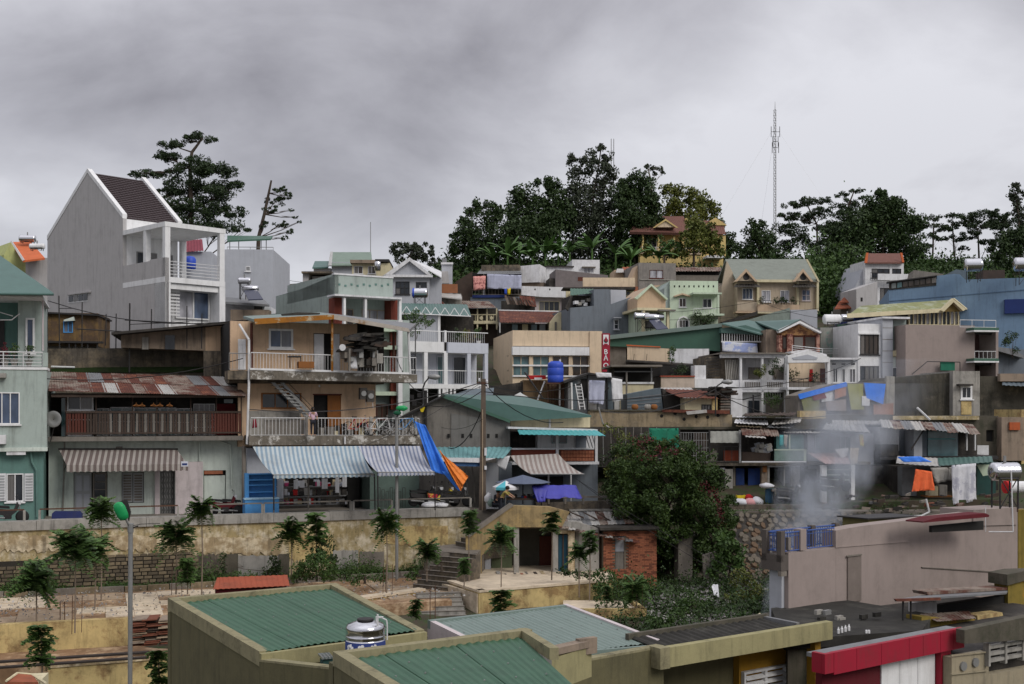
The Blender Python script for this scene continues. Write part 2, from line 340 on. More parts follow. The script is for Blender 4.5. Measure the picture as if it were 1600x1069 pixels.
# ---------------------------------------------------------------- ground heights
HP = [(-50,9.3),(41,9.3),(43,11.0),(46,11.5),(62,11.5)]
UP = [(0,14.6),(62,14.6),(70,16.8),(80,19.5),(90,22.3),(100,24.8),(115,27.0),(130,29.2),(140,32.8),(150,37.6),(160,40.2),(200,41.5),(400,41),(9000,30)]
def interp(P,y):
    for (a,za),(b,zb) in zip(P,P[1:]):
        if y <= b: return za+(zb-za)*max(0,min(1,(y-a)/(b-a)))
    return P[-1][1]
def yl(x): return max(45,min(57.4,50+(x+22.2)*.36))
def T(x,y):
    lo = interp(HP,y); hi = interp(UP,y)
    r = x/max(y,1); g = max(0,min(1,(r+.13)/.07)); g = .5+.5*g
    hi = 14.6+(hi-14.6)*g
    k = max(0,min(1,(y-yl(x)-.6)/2.4)); z = lo+(hi-lo)*k
    return z
class B:
    """a building or fixture with its own local frame; pixel helpers give real positions on planes of that frame"""
    def __init__(s,name,label,cat,px,Y,deg=0,zb=None,group=None,py=None):
        s.a = math.radians(deg); x = (px-800)/F*Y
        if py is not None: zb = CZ-(py-HZ)/F*Y
        s.zb = T(x,Y)-.5 if zb is None else zb
        s.o = Vector((x,Y,s.zb)); s.R = Matrix.Rotation(-s.a,3,'Z')
        s.root = bpy.data.objects.new(name,None); COL.objects.link(s.root); s.root.empty_display_size = .3
        s.root.location = s.o; s.root.rotation_euler = (0,0,s.a); tag(s.root,label,cat,group)
    def p(s,px,py,v=0):
        d = s.R @ Vector(((px-800)/F,1,-(py-HZ)/F)); c = s.R @ (Vector((0,0,CZ))-s.o)
        return c+d*((v-c.y)/d.y)
    def P(s,q): return s.p(*q) if len(q) == 3 else s.p(q[0],q[1],0)
    def rect(s,x0,y0,x1,y1,v=0):
        a = s.p(x0,(y0+(y1 or y0))/2,v); b = s.p(x1,0,v); xm = (x0+x1)/2
        return a.x,b.x,(0 if y1 is None else s.p(xm,y1,v).z),s.p(xm,y0,v).z
    def box(s,name,x0,y0,x1,y1,v0,v1,m,par=None,label=None):
        u0,u1,z0,z1 = s.rect(x0,y0,x1,y1,v0)
        return MB().box(u0,u1,v0,v1,z0,z1).build(name,m,par or s.root,label)
    def poly(s,name,pts,v0,v1,m,par=None,label=None):
        q = [s.p(a,b,v0) if b is not None else Vector((s.p(a,0,v0).x,v0,0)) for a,b in pts]
        return MB().ext(q,(0,v1-v0,0)).build(name,m,par or s.root,label)
    def solid(s,name,pts,v,th,m,par=None):   # polygon whose corners carry their own v, extruded down by th
        q = [s.P(a) for a in pts]; return MB().ext(q,(0,0,-th)).build(name,m,par or s.root)
    def wall(s,x0,y0,x1,y1,depth,m,holes=(),v=0,t=.25,name='wall',inner=None,label=None,ti=None):
        """front wall with openings, the body of the building behind it"""
        u0,u1,z0,z1 = s.rect(x0,y0,x1,y1,v); H = []
        for h in holes:
            a,b,c,d = s.rect(*h[:4],v); H.append((max(a,u0),min(b,u1),max(c,z0),min(d,z1)))
        us = sorted({u0,u1}|{q for h in H for q in h[:2]}); zs = sorted({z0,z1}|{q for h in H for q in h[2:]})
        mb = MB()
        for ua,ub in zip(us,us[1:]):
            for za,zb in zip(zs,zs[1:]):
                cu,cz = (ua+ub)/2,(za+zb)/2
                if ub-ua < 1e-5 or zb-za < 1e-5: continue
                if any(h[0] < cu < h[1] and h[2] < cz < h[3] for h in H): continue
                mb.box(ua,ub,v,v+t,za,zb)
        mb.box(u0,u1,v+t,v+depth,z0,z1,1 if inner else 0)
        return mb.build(name,[m,inner] if inner else m,s.root,label)
    def win(s,x0,y0,x1,y1,nc=2,nr=1,fm=None,gm=None,v=0,fw=.05,dep=.1,name='window',sill=True,mull=.04,label=None,hood=False):
        fm = fm or white; gm = gm or gdark
        u0,u1,z0,z1 = s.rect(x0,y0,x1,y1,v); mb = MB(); a,b = v-.03,v+dep
        mb.box(u0,u0+fw,a,b,z0,z1); mb.box(u1-fw,u1,a,b,z0,z1); mb.box(u0+fw,u1-fw,a,b,z0,z0+fw); mb.box(u0+fw,u1-fw,a,b,z1-fw,z1)
        iu0,iu1,iz0,iz1 = u0+fw,u1-fw,z0+fw,z1-fw
        for i in range(1,nc): x = iu0+(iu1-iu0)*i/nc; mb.box(x-mull/2,x+mull/2,a+.01,b-.01,iz0,iz1)
        for j in range(1,nr):
            z = iz0+(iz1-iz0)*j/nr
            for i in range(nc):
                xa = iu0+(iu1-iu0)*i/nc+(mull/2 if i else 0); xb = iu0+(iu1-iu0)*(i+1)/nc-(mull/2 if i < nc-1 else 0)
                mb.box(xa,xb,a+.01,b-.01,z-mull/2,z+mull/2)
        fr = mb.build(name,fm,s.root,label)
        cw = (iu1-iu0)/nc; ch = (iz1-iz0)/nr
        if nc*nr <= 8 and cw > .2:
            for i in range(nc):
                for j in range(nr): MB().box(iu0+cw*i+.004,iu0+cw*(i+1)-.004,v+.035,v+.05,iz0+ch*j+.004,iz0+ch*(j+1)-.004).build('pane',gm,fr)
        else: MB().box(iu0,iu1,v+.035,v+.05,iz0,iz1).build('pane',gm,fr)
        if sill: MB().box(u0-.08,u1+.08,v-.12,v-.032,z0-.07,z0-.003).build('sill',fm,fr)
        if hood: MB().box(u0-.12,u1+.12,v-.4,v-.002,z1+.08,z1+.16).build('hood',conc if hood is True else hood,fr)
        return fr
    def rail(s,x0,y0,x1,y1,v=0,sp=.12,r=.012,m=None,horiz=0,name='railing',top=.025,ends=None,posts=0):
        """vertical balusters (horiz=0) or that many level bars between posts"""
        m = m or metw; a = s.p(x0,y0,v); b = s.p(x1,ends[0] if ends else y0,v); c = s.p(x0,y1,v); d = s.p(x1,ends[1] if ends else y1,v)
        if not ends: b.z = a.z; d.z = c.z
        mb = MB(); mb.tube(a,b,top,top,6); n = max(2,int((b-a).length/sp))
        if horiz:
            for j in range(1,horiz+1): k = j/(horiz+.2); mb.tube(a.lerp(c,k),b.lerp(d,k),r,r,5)
            n = posts or max(1,int((b-a).length/1.6))
            for i in range(n+1): mb.tube(a.lerp(b,i/n),c.lerp(d,i/n),r*1.4,r*1.4,5)
        else:
            mb.tube(c,d,r,r,5)
            for i in range(n+1): mb.tube(a.lerp(b,i/n),c.lerp(d,i/n),r,r,4)
        return mb.build(name,m,s.root)
    def tube(s,name,pts,r,m,n=6,par=None):
        return MB().path([s.P(q) for q in pts],r,n).build(name,m,par or s.root)
    def sheet(s,name,a,b,c,d,m,pitch=.15,amp=.02,th=.015,sag=0,mm=1,wob=0,label=None,par=None):
        return MB().sheet(s.P(a),s.P(b),s.P(c),s.P(d),pitch,amp,th,sag,mm,0,wob).build(name,m,par or s.root,label)
    def gable(s,x0,y0,xp,yp,x1,v0,v1,m,rm=None,over=.25,th=.1,name='roof',front=True,ye=None):
        """gable end facing the camera (triangle) and two roof slopes running back"""
        a = s.p(x0,y0,v0); c = s.p(x1,ye or y0,v0); pk = s.p(xp,yp,v0)
        if front: MB().ext([a,c,pk],(0,v1-v0,0)).build('gable',m,s.root)
        if rm:
            rf = None
            for e_ in (a,c):
                d = (e_-pk).normalized(); e2 = e_+d*over; mb = MB()
                mb.ext([pk+Vector((0,-over,.03)),e2+Vector((0,-over,.03)),e2+Vector((0,-over,.03+th)),pk+Vector((0,-over,.03+th))],(0,v1-v0+2*over,0))
                mb.build(name,rm,s.root)
def cloth(corners,nu=10,nv=8,amp=.06,th=.01,seed=0,freq=5.0,sag=0):
    """hanging or stretched cloth between four corners a,b (top) c,d (bottom) with folds"""
    a,b,c,d = (Vector(q) for q in corners); nr = (b-a).cross(d-a).normalized(); rnd = random.Random(seed); ph_ = rnd.uniform(0,6)
    mb = MB(); vs = []
    for l in (0,1):
        for j in range(nv+1):
            for i in range(nu+1):
                u,t = i/nu,j/nv; p = (a*(1-u)+b*u)*(1-t)+(d*(1-u)+c*u)*t
                h = amp*(math.sin(freq*u*3+ph_+t*1.7)*.6+.4*math.sin(freq*u*7+t*4+ph_*2))*(.3+.7*t)+rnd.uniform(-amp,amp)*.15
                vs.append(p+nr*(h+l*th)-Vector((0,0,sag*math.sin(math.pi*u)*math.sin(math.pi*max(t,.05)))))
    R = nu+1; Q = R*(nv+1); fs = []
    for j in range(nv):
        for i in range(nu):
            q = j*R+i; fs += [(q,q+1,q+R+1,q+R),(Q+q,Q+q+R,Q+q+R+1,Q+q+1)]
    for i in range(nu): fs += [(i,Q+i,Q+i+1,i+1),(nv*R+i,nv*R+i+1,Q+nv*R+i+1,Q+nv*R+i)]
    for j in range(nv): fs += [(j*R,j*R+R,Q+j*R+R,Q+j*R),(j*R+nu,Q+j*R+nu,Q+j*R+R+nu,j*R+R+nu)]
    mb.add(vs,fs); return mb
# ---------------------------------------------------------------- foliage
RNG = np.random.default_rng(5)
def quads_mesh(name,C,A,Bv,mat):
    """mesh of separate quads: centres C, half axes A and Bv"""
    n = len(C); V = np.empty((n,4,3)); V[:,0] = C-A-Bv*.35; V[:,1] = C+A*.1-Bv; V[:,2] = C+A+Bv*.2; V[:,3] = C-A*.05+Bv
    me = bpy.data.meshes.new(name); me.vertices.add(n*4); me.vertices.foreach_set('co',V.reshape(-1))
    me.loops.add(n*4); me.loops.foreach_set('vertex_index',np.arange(n*4,dtype=np.int32))
    me.polygons.add(n); me.polygons.foreach_set('loop_start',np.arange(0,n*4,4,dtype=np.int32))
    me.materials.append(mat); me.update(calc_edges=True); return me
def leaves(C,size,aspect=.5,up=0.0,rng=RNG):
    n = len(C); A = rng.normal(size=(n,3)); A[:,2] *= (1-up); A /= np.linalg.norm(A,axis=1)[:,None]+1e-9
    Q = rng.normal(size=(n,3)); Q[:,2] *= (1-up); Bv = np.cross(A,Q)
    if up: Bv = Q-(Q*A).sum(1)[:,None]*A
    Bv /= np.linalg.norm(Bv,axis=1)[:,None]+1e-9
    s_ = size*rng.uniform(.6,1.35,n)[:,None]*.5
    return A*s_,Bv*s_*aspect
def puffs(c,r,n,k,fl=1.0,spread=.8,rad=.36,rng=RNG):
    """n leaf centres gathered into k puffs inside an ellipsoid"""
    c = np.array(c); r = np.array(r); d = rng.normal(size=(k,3)); d /= np.linalg.norm(d,axis=1)[:,None]
    pc = c+d*r*(rng.uniform(.25,1,k)**.5)[:,None]*spread; rr = rad*rng.uniform(.6,1.25,k)
    idx = rng.integers(0,k,n); q = rng.normal(size=(n,3)); q /= np.linalg.norm(q,axis=1)[:,None]
    return pc[idx]+q*(rng.uniform(.1,1,n)**.45)[:,None]*rr[idx][:,None]*r.mean()*np.array([1,1,fl]),pc
DENS = 3.0
def tree(name,label,px,Y,trunk,clumps,mat,bk=None,leaf=.35,dens=6,fl=1.0,asp=.5,r0=.3,up=0.0,k=None,group=None,limbs=True,rad=.36,py=None,cat='tree',spread=.88):
    """trunk: photo points from the base up; clumps: (px, py, rx, ry[, depth offset m]) of foliage masses"""
    x = (px-800)/F*Y; zb = T(x,Y)-.2 if py is None else CZ-(py-HZ)/F*Y
    root = bpy.data.objects.new(name,None); COL.objects.link(root); root.location = (x,Y,zb); tag(root,label,cat,group)
    o = Vector((x,Y,zb)); pts = [Vector((0,0,0))]+[W(a,b,Y)-o for a,b in trunk]
    mb = MB(); n = len(pts)
    for i in range(n-1): mb.tube(pts[i],pts[i+1],r0*(1-.75*i/n),r0*(1-.75*(i+1)/n),7)
    mb2 = MB(); allC = []
    for cl in clumps:
        cxp,cyp,rx,ry = cl[:4]; dy = cl[4] if len(cl) > 4 else random.uniform(-1,1)*rx/F*Y*.5
        c = W(cxp,cyp,Y+dy)-o; kr = 1.22 if leaf > .3 else 1.1; R = (rx*kr/F*Y,rx*kr/F*Y*.85,ry*kr/F*Y); lp = leaf*F/Y
        nl = int(dens*(DENS*1.4 if leaf > .2 else 1.7)*4*rx*ry/(lp*lp)); kk = k or max(7,min(34,int(rx*ry/45)+8))
        C,pc = puffs(c,R,nl,kk,fl,spread,rad); allC.append(C)
        if limbs:
            best = min(range(1,n),key=lambda i: (pts[i]-c).length+max(0,pts[i].z-c.z)*1.5); st = pts[best]
            mb2.tube(st,st.lerp(Vector(c),.55)+Vector((0,0,-.1)),r0*.28,r0*.18,5); mb2.tube(st.lerp(Vector(c),.55)+Vector((0,0,-.1)),c,r0*.18,r0*.08,5)
            for q in pc[::2]: mb2.tube(st.lerp(Vector(c),.55),Vector(q),r0*.09,r0*.03,4)
    mb.build('trunk',bk or bark,root)
    if limbs and mb2.v: mb2.build('limbs',bk or bark,root)
    C = np.concatenate(allC); A,Bv = leaves(C,leaf,asp,up)
    me = quads_mesh('crown',C,A,Bv,mat); cr = bpy.data.objects.new('crown',me); COL.objects.link(cr); cr.parent = root
    return root
def scatter(name,label,pts_fn,n,size,mat,asp=.5,up=0.0,cat=None,kind='stuff',par=None):
    C = pts_fn(n); A,Bv = leaves(C,size,asp,up); me = quads_mesh(name,C,A,Bv,mat)
    o = bpy.data.objects.new(name,me); COL.objects.link(o)
    if par: o.parent = par
    return tag(o,label,cat,None,kind)
def WW(s,x0,y0,x1,y1,depth,m,wins=(),v=0,**k):
    """wall with real openings, each filled by a framed window"""
    s.wall(x0,y0,x1,y1,depth,m,[w_[:4] for w_ in wins],v,**k)
    for w_ in wins:
        a = list(w_[4:])+[None]*4
        s.win(*w_[:4],a[0] or 2,a[1] or 1,a[2],a[3],v)
def tank_h(name,label,px,py,Y,deg,L_,r,m=None,py1=None,cap=None,group=None):
    """horizontal steel tank on a frame; px,py = centre of the tank, py1 = foot of the frame"""
    t = B(name,label,'water tank',px,Y,deg,None,group,py=py1 or py+r*F/Y*2.4)
    h = t.p(px,py,0).z; c = (0,0,h); m = m or steel; k = r*.28
    prof = [(r*.3,-L_/2-k),(r*.75,-L_/2-k*.7),(r,-L_/2)]+[(r*(1.012 if i % 2 else .99),-L_/2+L_*(i+.5)/9) for i in range(9)]+[(r,L_/2),(r*.75,L_/2+k*.7),(r*.3,L_/2+k)]
    smooth(MB().lathe(prof,c,20,'x').build('tank',m,t.root))
    if cap: MB().lathe([(r*1.02,-L_/2-k*.2),(r*1.02,-L_/2+L_*.12)],c,20,'x').build('end_cap',cap,t.root)
    mb = MB()
    for sx in (-1,1):
        for sy in (-1,1): mb.tube((sx*L_*.38,sy*r*.8,0),(sx*L_*.38,sy*r*.8,h-r*.55),.03,.03,5)
        mb.tube((sx*L_*.38,-r*.8,h-r*.6),(sx*L_*.38,r*.8,h-r*.6),.03,.03,5)
        mb.tube((sx*L_*.38,-r*.8,0),(-sx*L_*.38,-r*.8,h-r*.6),.02,.02,4)
    for sy in (-1,1): mb.tube((-L_*.4,sy*r*.8,h-r*.7),(L_*.4,sy*r*.8,h-r*.7),.03,.03,5)
    mb.build('stand',metd,t.root); MB().tube((0,0,h+r),(0,0,h+r+.22),.05,.05,6).build('vent_pipe',metg,t.root)
    return t
def plant(px,py,Y,h,wd,label,m=None,pot=None,name='potted_plant',n=260,leaf=.12,seed=0,cat='plant',dz=0):
    x = (px-800)/F*Y; zb = CZ-(py-HZ)/F*Y; r = bpy.data.objects.new(name,None); COL.objects.link(r); r.location = (x,Y,zb); tag(r,label,cat)
    hp = 0
    if pot: hp = .3; MB().lathe([(.1,0),(.17,.26),(.19,.3)],(0,0,0),12).build('pot',pot,r)
    mb = MB(); rnd = random.Random(seed)
    for i in range(5): mb.tube((0,0,hp*.8),(rnd.uniform(-.3,.3)*wd,rnd.uniform(-.3,.3)*wd,hp+h*rnd.uniform(.5,.9)),.015,.008,4)
    mb.build('stems',bark,r)
    C,_ = puffs((0,0,hp+h*.55),(wd/2,wd/2,h/2),n,7,1,.8,.45); A,Bv = leaves(C,leaf,.5)
    o = bpy.data.objects.new('foliage',quads_mesh('foliage',C,A,Bv,m or lfg)); COL.objects.link(o); o.parent = r
    return r
# ================================================================= SETTING
def grid_mesh(name,xs,ys,fn,mat):
    vs = [(x,y,fn(x,y)) for y in ys for x in xs]; n = len(xs)
    fs = [(j*n+i,j*n+i+1,(j+1)*n+i+1,(j+1)*n+i) for j in range(len(ys)-1) for i in range(n-1)]
    o = MB().add(vs,fs).build(name,mat); o['kind'] = 'structure'; return smooth(o)
xs = [-4000,-1500,-600,-300,-200]+[-150+i*3 for i in range(34)]+[-46+i*.8 for i in range(118)]+[50+i*3 for i in range(34)]+[200,300,600,1500,4000]
ys = [-60,0,20,30]+[36+i*.5 for i in range(56)]+[65+i*2.5 for i in range(40)]+[170,185,200,250,400,800,2000,6000]
def Tn(x,y):
    n = .25*math.sin(x*.7+y*.3)*math.sin(y*.9-x*.2)+.12*math.sin(x*2.1)*math.sin(y*1.7)
    return T(x,y)+(n if y > 68 else n*.35)
ground = grid_mesh('ground',xs,ys,Tn,earth)
# street slab and retaining wall, common frame
rw = B('retaining_wall','long stained yellow-brown retaining wall carrying the street above the terraces','wall',0,50,19.8,11.9)
def L2(p): return p.z
UE = rw.p(733,800).x                     # right end of the wall
def rwz(z): return z-11.9
MB().box(-6,UE,0,.7,0,rwz(14.72)).build('wall_body',yel,rw.root)
# coping pieces
u = -6.0; i = 0; random.seed(3)
while u < UE-.2:
    l = min(random.uniform(2.2,2.9),UE-u); h = random.uniform(-.015,.015)
    MB().box(u+.008,u+l-.008,-.12+h,.55,rwz(14.722),rwz(15.13)+h).build('coping_slab',concw,rw.root); u += l
# plaster skin patches over the lower wall, broken edges
def patch(pts,m,d=.05):
    q = [rw.p(a,b,-d) for a,b in pts]; MB().ext(q,(0,d-.002,0)).build('plaster_patch',m,rw.root)
random.seed(8)
def ragged(x0,x1,ytop,ybot,n=14,j=4):
    n = n*3
    a = [(x0+(x1-x0)*i/n,ytop+random.uniform(-j,j)*.3) for i in range(n+1)]
    return a+[(x0+(x1-x0)*i/n,ybot+random.uniform(-j,j)) for i in range(n,-1,-1)]
patch(ragged(-20,300,837,860,30),plast,.06)
patch(ragged(300,440,840,866,14),plast,.05)
patch(ragged(306,352,866,912,6,3),concd,.04); patch(ragged(372,436,868,912,6,3),concw,.045)
patch(ragged(452,520,838,876,8),yelo,.035); patch(ragged(520,560,860,906,6),concw,.045)
patch(ragged(562,600,862,905,6),conc,.04); patch(ragged(600,700,822,850,10),yelo,.03)
MB().box(-2.6,rw.p(304,880).x,-.02,-.001,.02,rwz(13.40)).build('stone_bed',M('dark_joint',(.03,.026,.02)),rw.root)
# individual stones of the lower courses
random.seed(11); sm = []
for k in range(4):
    mb = MB(); a = .03*k; mb.hexa([(0,0,0),(1,-.0,.02),(1,1,0),(0,1,0),(.02,.02,1),(1,0,.97-a),(1,1,1),(0,1,1)]); me_o = mb.build('stone',[stone,stoned][k % 2],rw.root); sm.append(me_o.data); bpy.data.objects.remove(me_o)
z = .12; row = 0
while z < rwz(13.42):
    h = random.uniform(.15,.2); u = -2.5+random.uniform(0,.3)
    while u < rw.p(302,880).x:
        l = random.uniform(.22,.5)
        if not (z > rwz(13.15) and u < rw.p(85,880).x+random.uniform(-.5,.5)):
            inst(random.choice(sm),'stone',rw.root,(u,-.05-random.uniform(0,.04),z),(0,0,random.uniform(-.02,.02)),(l-.045,.12,h-.04))
        u += l
    z += h; row += 1
# dark buttress stains: real shallow pilasters
for a,b in ((352,372),(436,452)): rw.box('buttress',a,866,b,912,-.12,-.002,concm)
# railing along the street edge
for seg in ((0,798,40,812,799),(63,797,268,0,795),(268,795,700,0,780)): pass
hr = B('street_railing','low grey pipe railing on concrete posts along the street edge','railing',0,50,19.8,15.13)
for x0,x1 in ((-30,38),(62,138),(182,278),(330,410),(412,548),(552,612),(622,735)):
    a = hr.p(x0,800,.2).x; b = hr.p(x1,800,.2).x; hh = .48
    MB().box(a,b,.17,.23,hh-.03,hh+.03).build('top_rail',woodg if x0 > 300 else metr,hr.root)
    n = max(1,int((b-a)/2.2))
    for i in range(n+1): MB().box(a+(b-a)*i/n-.05,a+(b-a)*i/n+.05,.14,.26,0,hh-.031).build('post',concw,hr.root)
st = MB().box(-6,UE,.7,14,1.0,rwz(14.85)).box(UE,UE+16,2.3,14,1.0,rwz(14.85)); o = st.build('street',asph); o['kind'] = 'structure'; o.location = rw.o; o.rotation_euler = (0,0,rw.a)
# terraces ------------------------------------------------------------------
def flat(name,pts,z0,z1,m,kind='structure',label=None,cat=None):
    o = MB().ext([(x,y,z1) for x,y in pts],(0,0,z0-z1)).build(name,m)
    o['kind'] = kind; return o
def XY(px,py,z): Y = (CZ-z)*F/(py-HZ); return ((px-800)/F*Y,Y)
def rwxy(u,v): q = Matrix.Rotation(rw.a,3,'Z') @ Vector((u,v,0)); return (rw.o.x+q.x,rw.o.y+q.y)
tA = [rwxy(-6,0),rwxy(-6,-8.4),rwxy(rw.p(200,880).x-.3,-8.4),rwxy(rw.p(628,880).x,-8.4),rwxy(rw.p(640,900).x,-5.6),rwxy(rw.p(700,900).x,-4.6),rwxy(UE,-4.6),rwxy(UE,0)]
flat('terrace_ground',tA,9.2,12.02,soil)
# paving slabs on the terrace
random.seed(21)
for u0,u1,v0,v1,m in [(-3,3.1,-7.9,-5.0,paved),(3.2,6.4,-7.9,-5.3,pave),(-2.5,2.0,-4.6,-1.7,pave),(2.2,5.0,-3.4,-1.8,paved),(5.1,9.0,-5.6,-2.0,pave),(6.6,9.5,-8.1,-5.8,paved),
                          (19.0,22.5,-6.6,-2.6,pave),(15.5,18.8,-7.5,-2.6,paved),(22.6,24.2,-4.4,-1.4,pave)]:
    nu = max(1,int((u1-u0)/1.0)); nv = max(1,int((v1-v0)/1.0))
    par = bpy.data.objects.new('paving',None); COL.objects.link(par); par.location = rw.o; par.rotation_euler = (0,0,rw.a); par['kind'] = 'structure'
    for i in range(nu):
        for j in range(nv):
            if random.random() < .08: continue
            a = u0+(u1-u0)*i/nu; b = u0+(u1-u0)*(i+1)/nu; c = v0+(v1-v0)*j/nv; d = v0+(v1-v0)*(j+1)/nv; h = random.uniform(.13,.17)
            MB().box(a+.008,b-.008,c+.008,d-.008,.118,h).build('paving_slab',m,par)
kb = B('planting_kerb','broken concrete kerb edging the grass strip at the foot of the wall','kerb',0,50,19.8,12.02)
random.seed(4); u = -4
while u < kb.p(640,0).x:
    l = random.uniform(.8,1.3)
    if random.random() < .93: MB().box(u+.02,u+l-.02,-1.45+random.uniform(-.03,.03),-1.25,0,.26+random.uniform(-.03,.02)).build('kerb_block',conc if random.random() < .6 else stone,kb.root)
    u += l
def wallbox(name,label,pts,thick,z0,z1,m,cap=None,cat='wall'):
    """free-standing wall along world points"""
    c = Vector((pts[0][0],pts[0][1],z0)); r = bpy.data.objects.new(name,None); COL.objects.link(r); r.location = c; tag(r,label,cat)
    for (ax,ay),(bx,by) in zip(pts,pts[1:]):
        a = Vector((ax-c.x,ay-c.y,0)); b = Vector((bx-c.x,by-c.y,0)); n = Vector((-(b-a).y,(b-a).x,0)).normalized()*thick; h = Vector((0,0,z1-z0))
        MB().hexa([a,b,b+n,a+n,a+h,b+h,b+n+h,a+n+h]).build('wall',m,r)
        if cap: d = n.normalized()*.05; h2 = Vector((0,0,.1)); MB().hexa([a-d+h,b-d+h,b+n+d+h,a+n+d+h,a-d+h+h2,b-d+h+h2,b+n+d+h+h2,a+n+d+h+h2]).build('cap',cap,r)
    return r
q1 = [XY(-60,984,12.0),XY(203,970,12.0)]
wallbox('terrace_wall','low ochre retaining wall under the paved terrace at lower left',q1,.35,9.2,12.1,yelo)
wallbox('terrace_wall','lowest ochre wall at the bottom left beside the lamp post',[XY(75,1044,11.1),XY(330,1024,11.1)],.3,9.0,11.1,yelo,plast)
wallbox('terrace_wall','short ochre wall below the square patio beside the lower steps',[XY(560,940,12.05),XY(664,925,12.05)],.4,9.2,12.1,yelo,pave)
flat('path',[XY(-60,1046,11.06),XY(330,1022,11.06),XY(330,985,11.06),XY(-60,985,11.06)],9.1,11.06,soil)
flat('patio',[XY(745,928,12.3),XY(948,911,12.3),XY(960,880,12.3),XY(700,885,12.3),XY(690,912,12.3)],9.2,12.3,pave)
wallbox('terrace_wall','streaked ochre wall holding up the patio of the ruined house',[XY(700,914,12.25),XY(748,930,12.25),XY(946,913,12.25),XY(958,903,12.25)],.25,9.2,12.36,yelo,pave)
flat('patio_lower',[XY(880,955,11.75),XY(1008,955,11.75),XY(985,938,11.75),XY(880,938,11.75)],9.2,11.75,pave)
wallbox('terrace_wall','cracked pale ochre wall of the lowest patio beside the weedy slope',[XY(860,958,11.75),XY(1010,957,11.75),XY(988,940,11.75)],.2,9.2,11.9,yelo)
lane_ = [(x_,y_) for x_,y_ in ((6,60.4),(31,60.4),(34,66.5),(6,66.5))]
flat('lane',lane_,13.6,14.66,conc)
# steps
def steps(label,px,Y,deg,z0,n,rise,run,wid,m,dz=0):
    s = B('stone_steps',label,'steps',px,Y,deg,z0)
    for i in range(n):
        MB().box(-wid/2,wid/2,i*run,(i+1)*run+.02,-.6+rise*i*.0,rise*(i+1)).build('step',m,s.root)
        MB().box(-wid/2-.01,wid/2+.01,i*run-.03,i*run+.09,rise*(i+1)+.001,rise*(i+1)+.025).build('nosing',conc,s.root)
    return s
steps('lower flight of concrete steps rising from the terrace beside the retaining wall',672,50.9,-33,12.02,8,.175,.31,1.9,concd)
steps('upper flight of steps reaching the street behind the diagonal stair wall',722,55.3,-56,13.42,8,.175,.3,1.2,concd)
flat('landing',[(-3.9,53.0),(-1.6,53.0),(-1.3,55.6),(-2.9,56.4),(-4.2,55)],12,13.41,conc)
steps('lower wide concrete steps going down between the two ochre patio walls',698,46.2,10,11.0,9,.13,.36,1.9,concw)
# lane walls
# slope with fieldstones
sl = bpy.data.objects.new('stone_slope',None); COL.objects.link(sl); sl['kind'] = 'structure'
rs = []
for k in range(5):
    mb = MB(); n = 6; r = [random.uniform(.8,1.05) for _ in range(n)]
    vs = [(r[i]*math.cos(i*math.pi/3)*.5,r[i]*math.sin(i*math.pi/3)*.5,0) for i in range(n)]+[(r[i]*math.cos(i*math.pi/3)*.36,r[i]*math.sin(i*math.pi/3)*.36,.28) for i in range(n)]
    mb.add(vs,[(i,(i+1) % n,n+(i+1) % n,n+i) for i in range(n)]+[tuple(range(n,2*n))]); t_ = mb.build('x',[stoneg,stoneb,stoneg,stoneg,stoneb][k]); rs.append(t_.data); bpy.data.objects.remove(t_)
random.seed(31); cnt = 0; extra = MB()
def slope_pt(px,t): # px across, t 0 (bottom) .. 1 (top)
    Y0,Y1 = 57.0,60.3; Yp = Y0+(Y1-Y0)*t; z = 11.3+(14.55-11.3)*t; return Vector(((px-800)/F*Yp,Yp,z))
bd = MB(); nx = 20
for i in range(nx):
    for j in range(8):
        x0,x1 = 1080+i*17,1080+(i+1)*17; bd.add([slope_pt(x0,j/8),slope_pt(x1,j/8),slope_pt(x1,(j+1)/8),slope_pt(x0,(j+1)/8)],[(0,1,2,3)])
sb = bd.build('mortar_bed',darkw,sl)
nrm = Vector((0,-3.25,3.3)).normalized()
for j in range(14):
    for i in range(25):
        px = 1086+i*12.6+(6 if j % 2 else 0)+random.uniform(-3.5,3.5); t = (j+.5)/14+random.uniform(-.02,.02); k_ = random.uniform(.42,.62)
        p = slope_pt(px,t)+nrm*random.uniform(-.06,.0); qe = nrm.to_track_quat('Z','Y').to_euler(); qe.rotate_axis('Z',random.uniform(0,6)); sc_ = (k_,k_*random.uniform(.6,.85),.42)
        if cnt < 296: inst(random.choice(rs),'stone',sl,p,qe,sc_); cnt += 1
        else: me = random.choice(rs); Mx = Matrix.LocRotScale(p,qe,Vector(sc_)); extra.add([Mx @ v_.co for v_ in me.vertices],[tuple(f.vertices) for f in me.polygons])
extra.build('stones',stoneg,sl,None,'stuff')
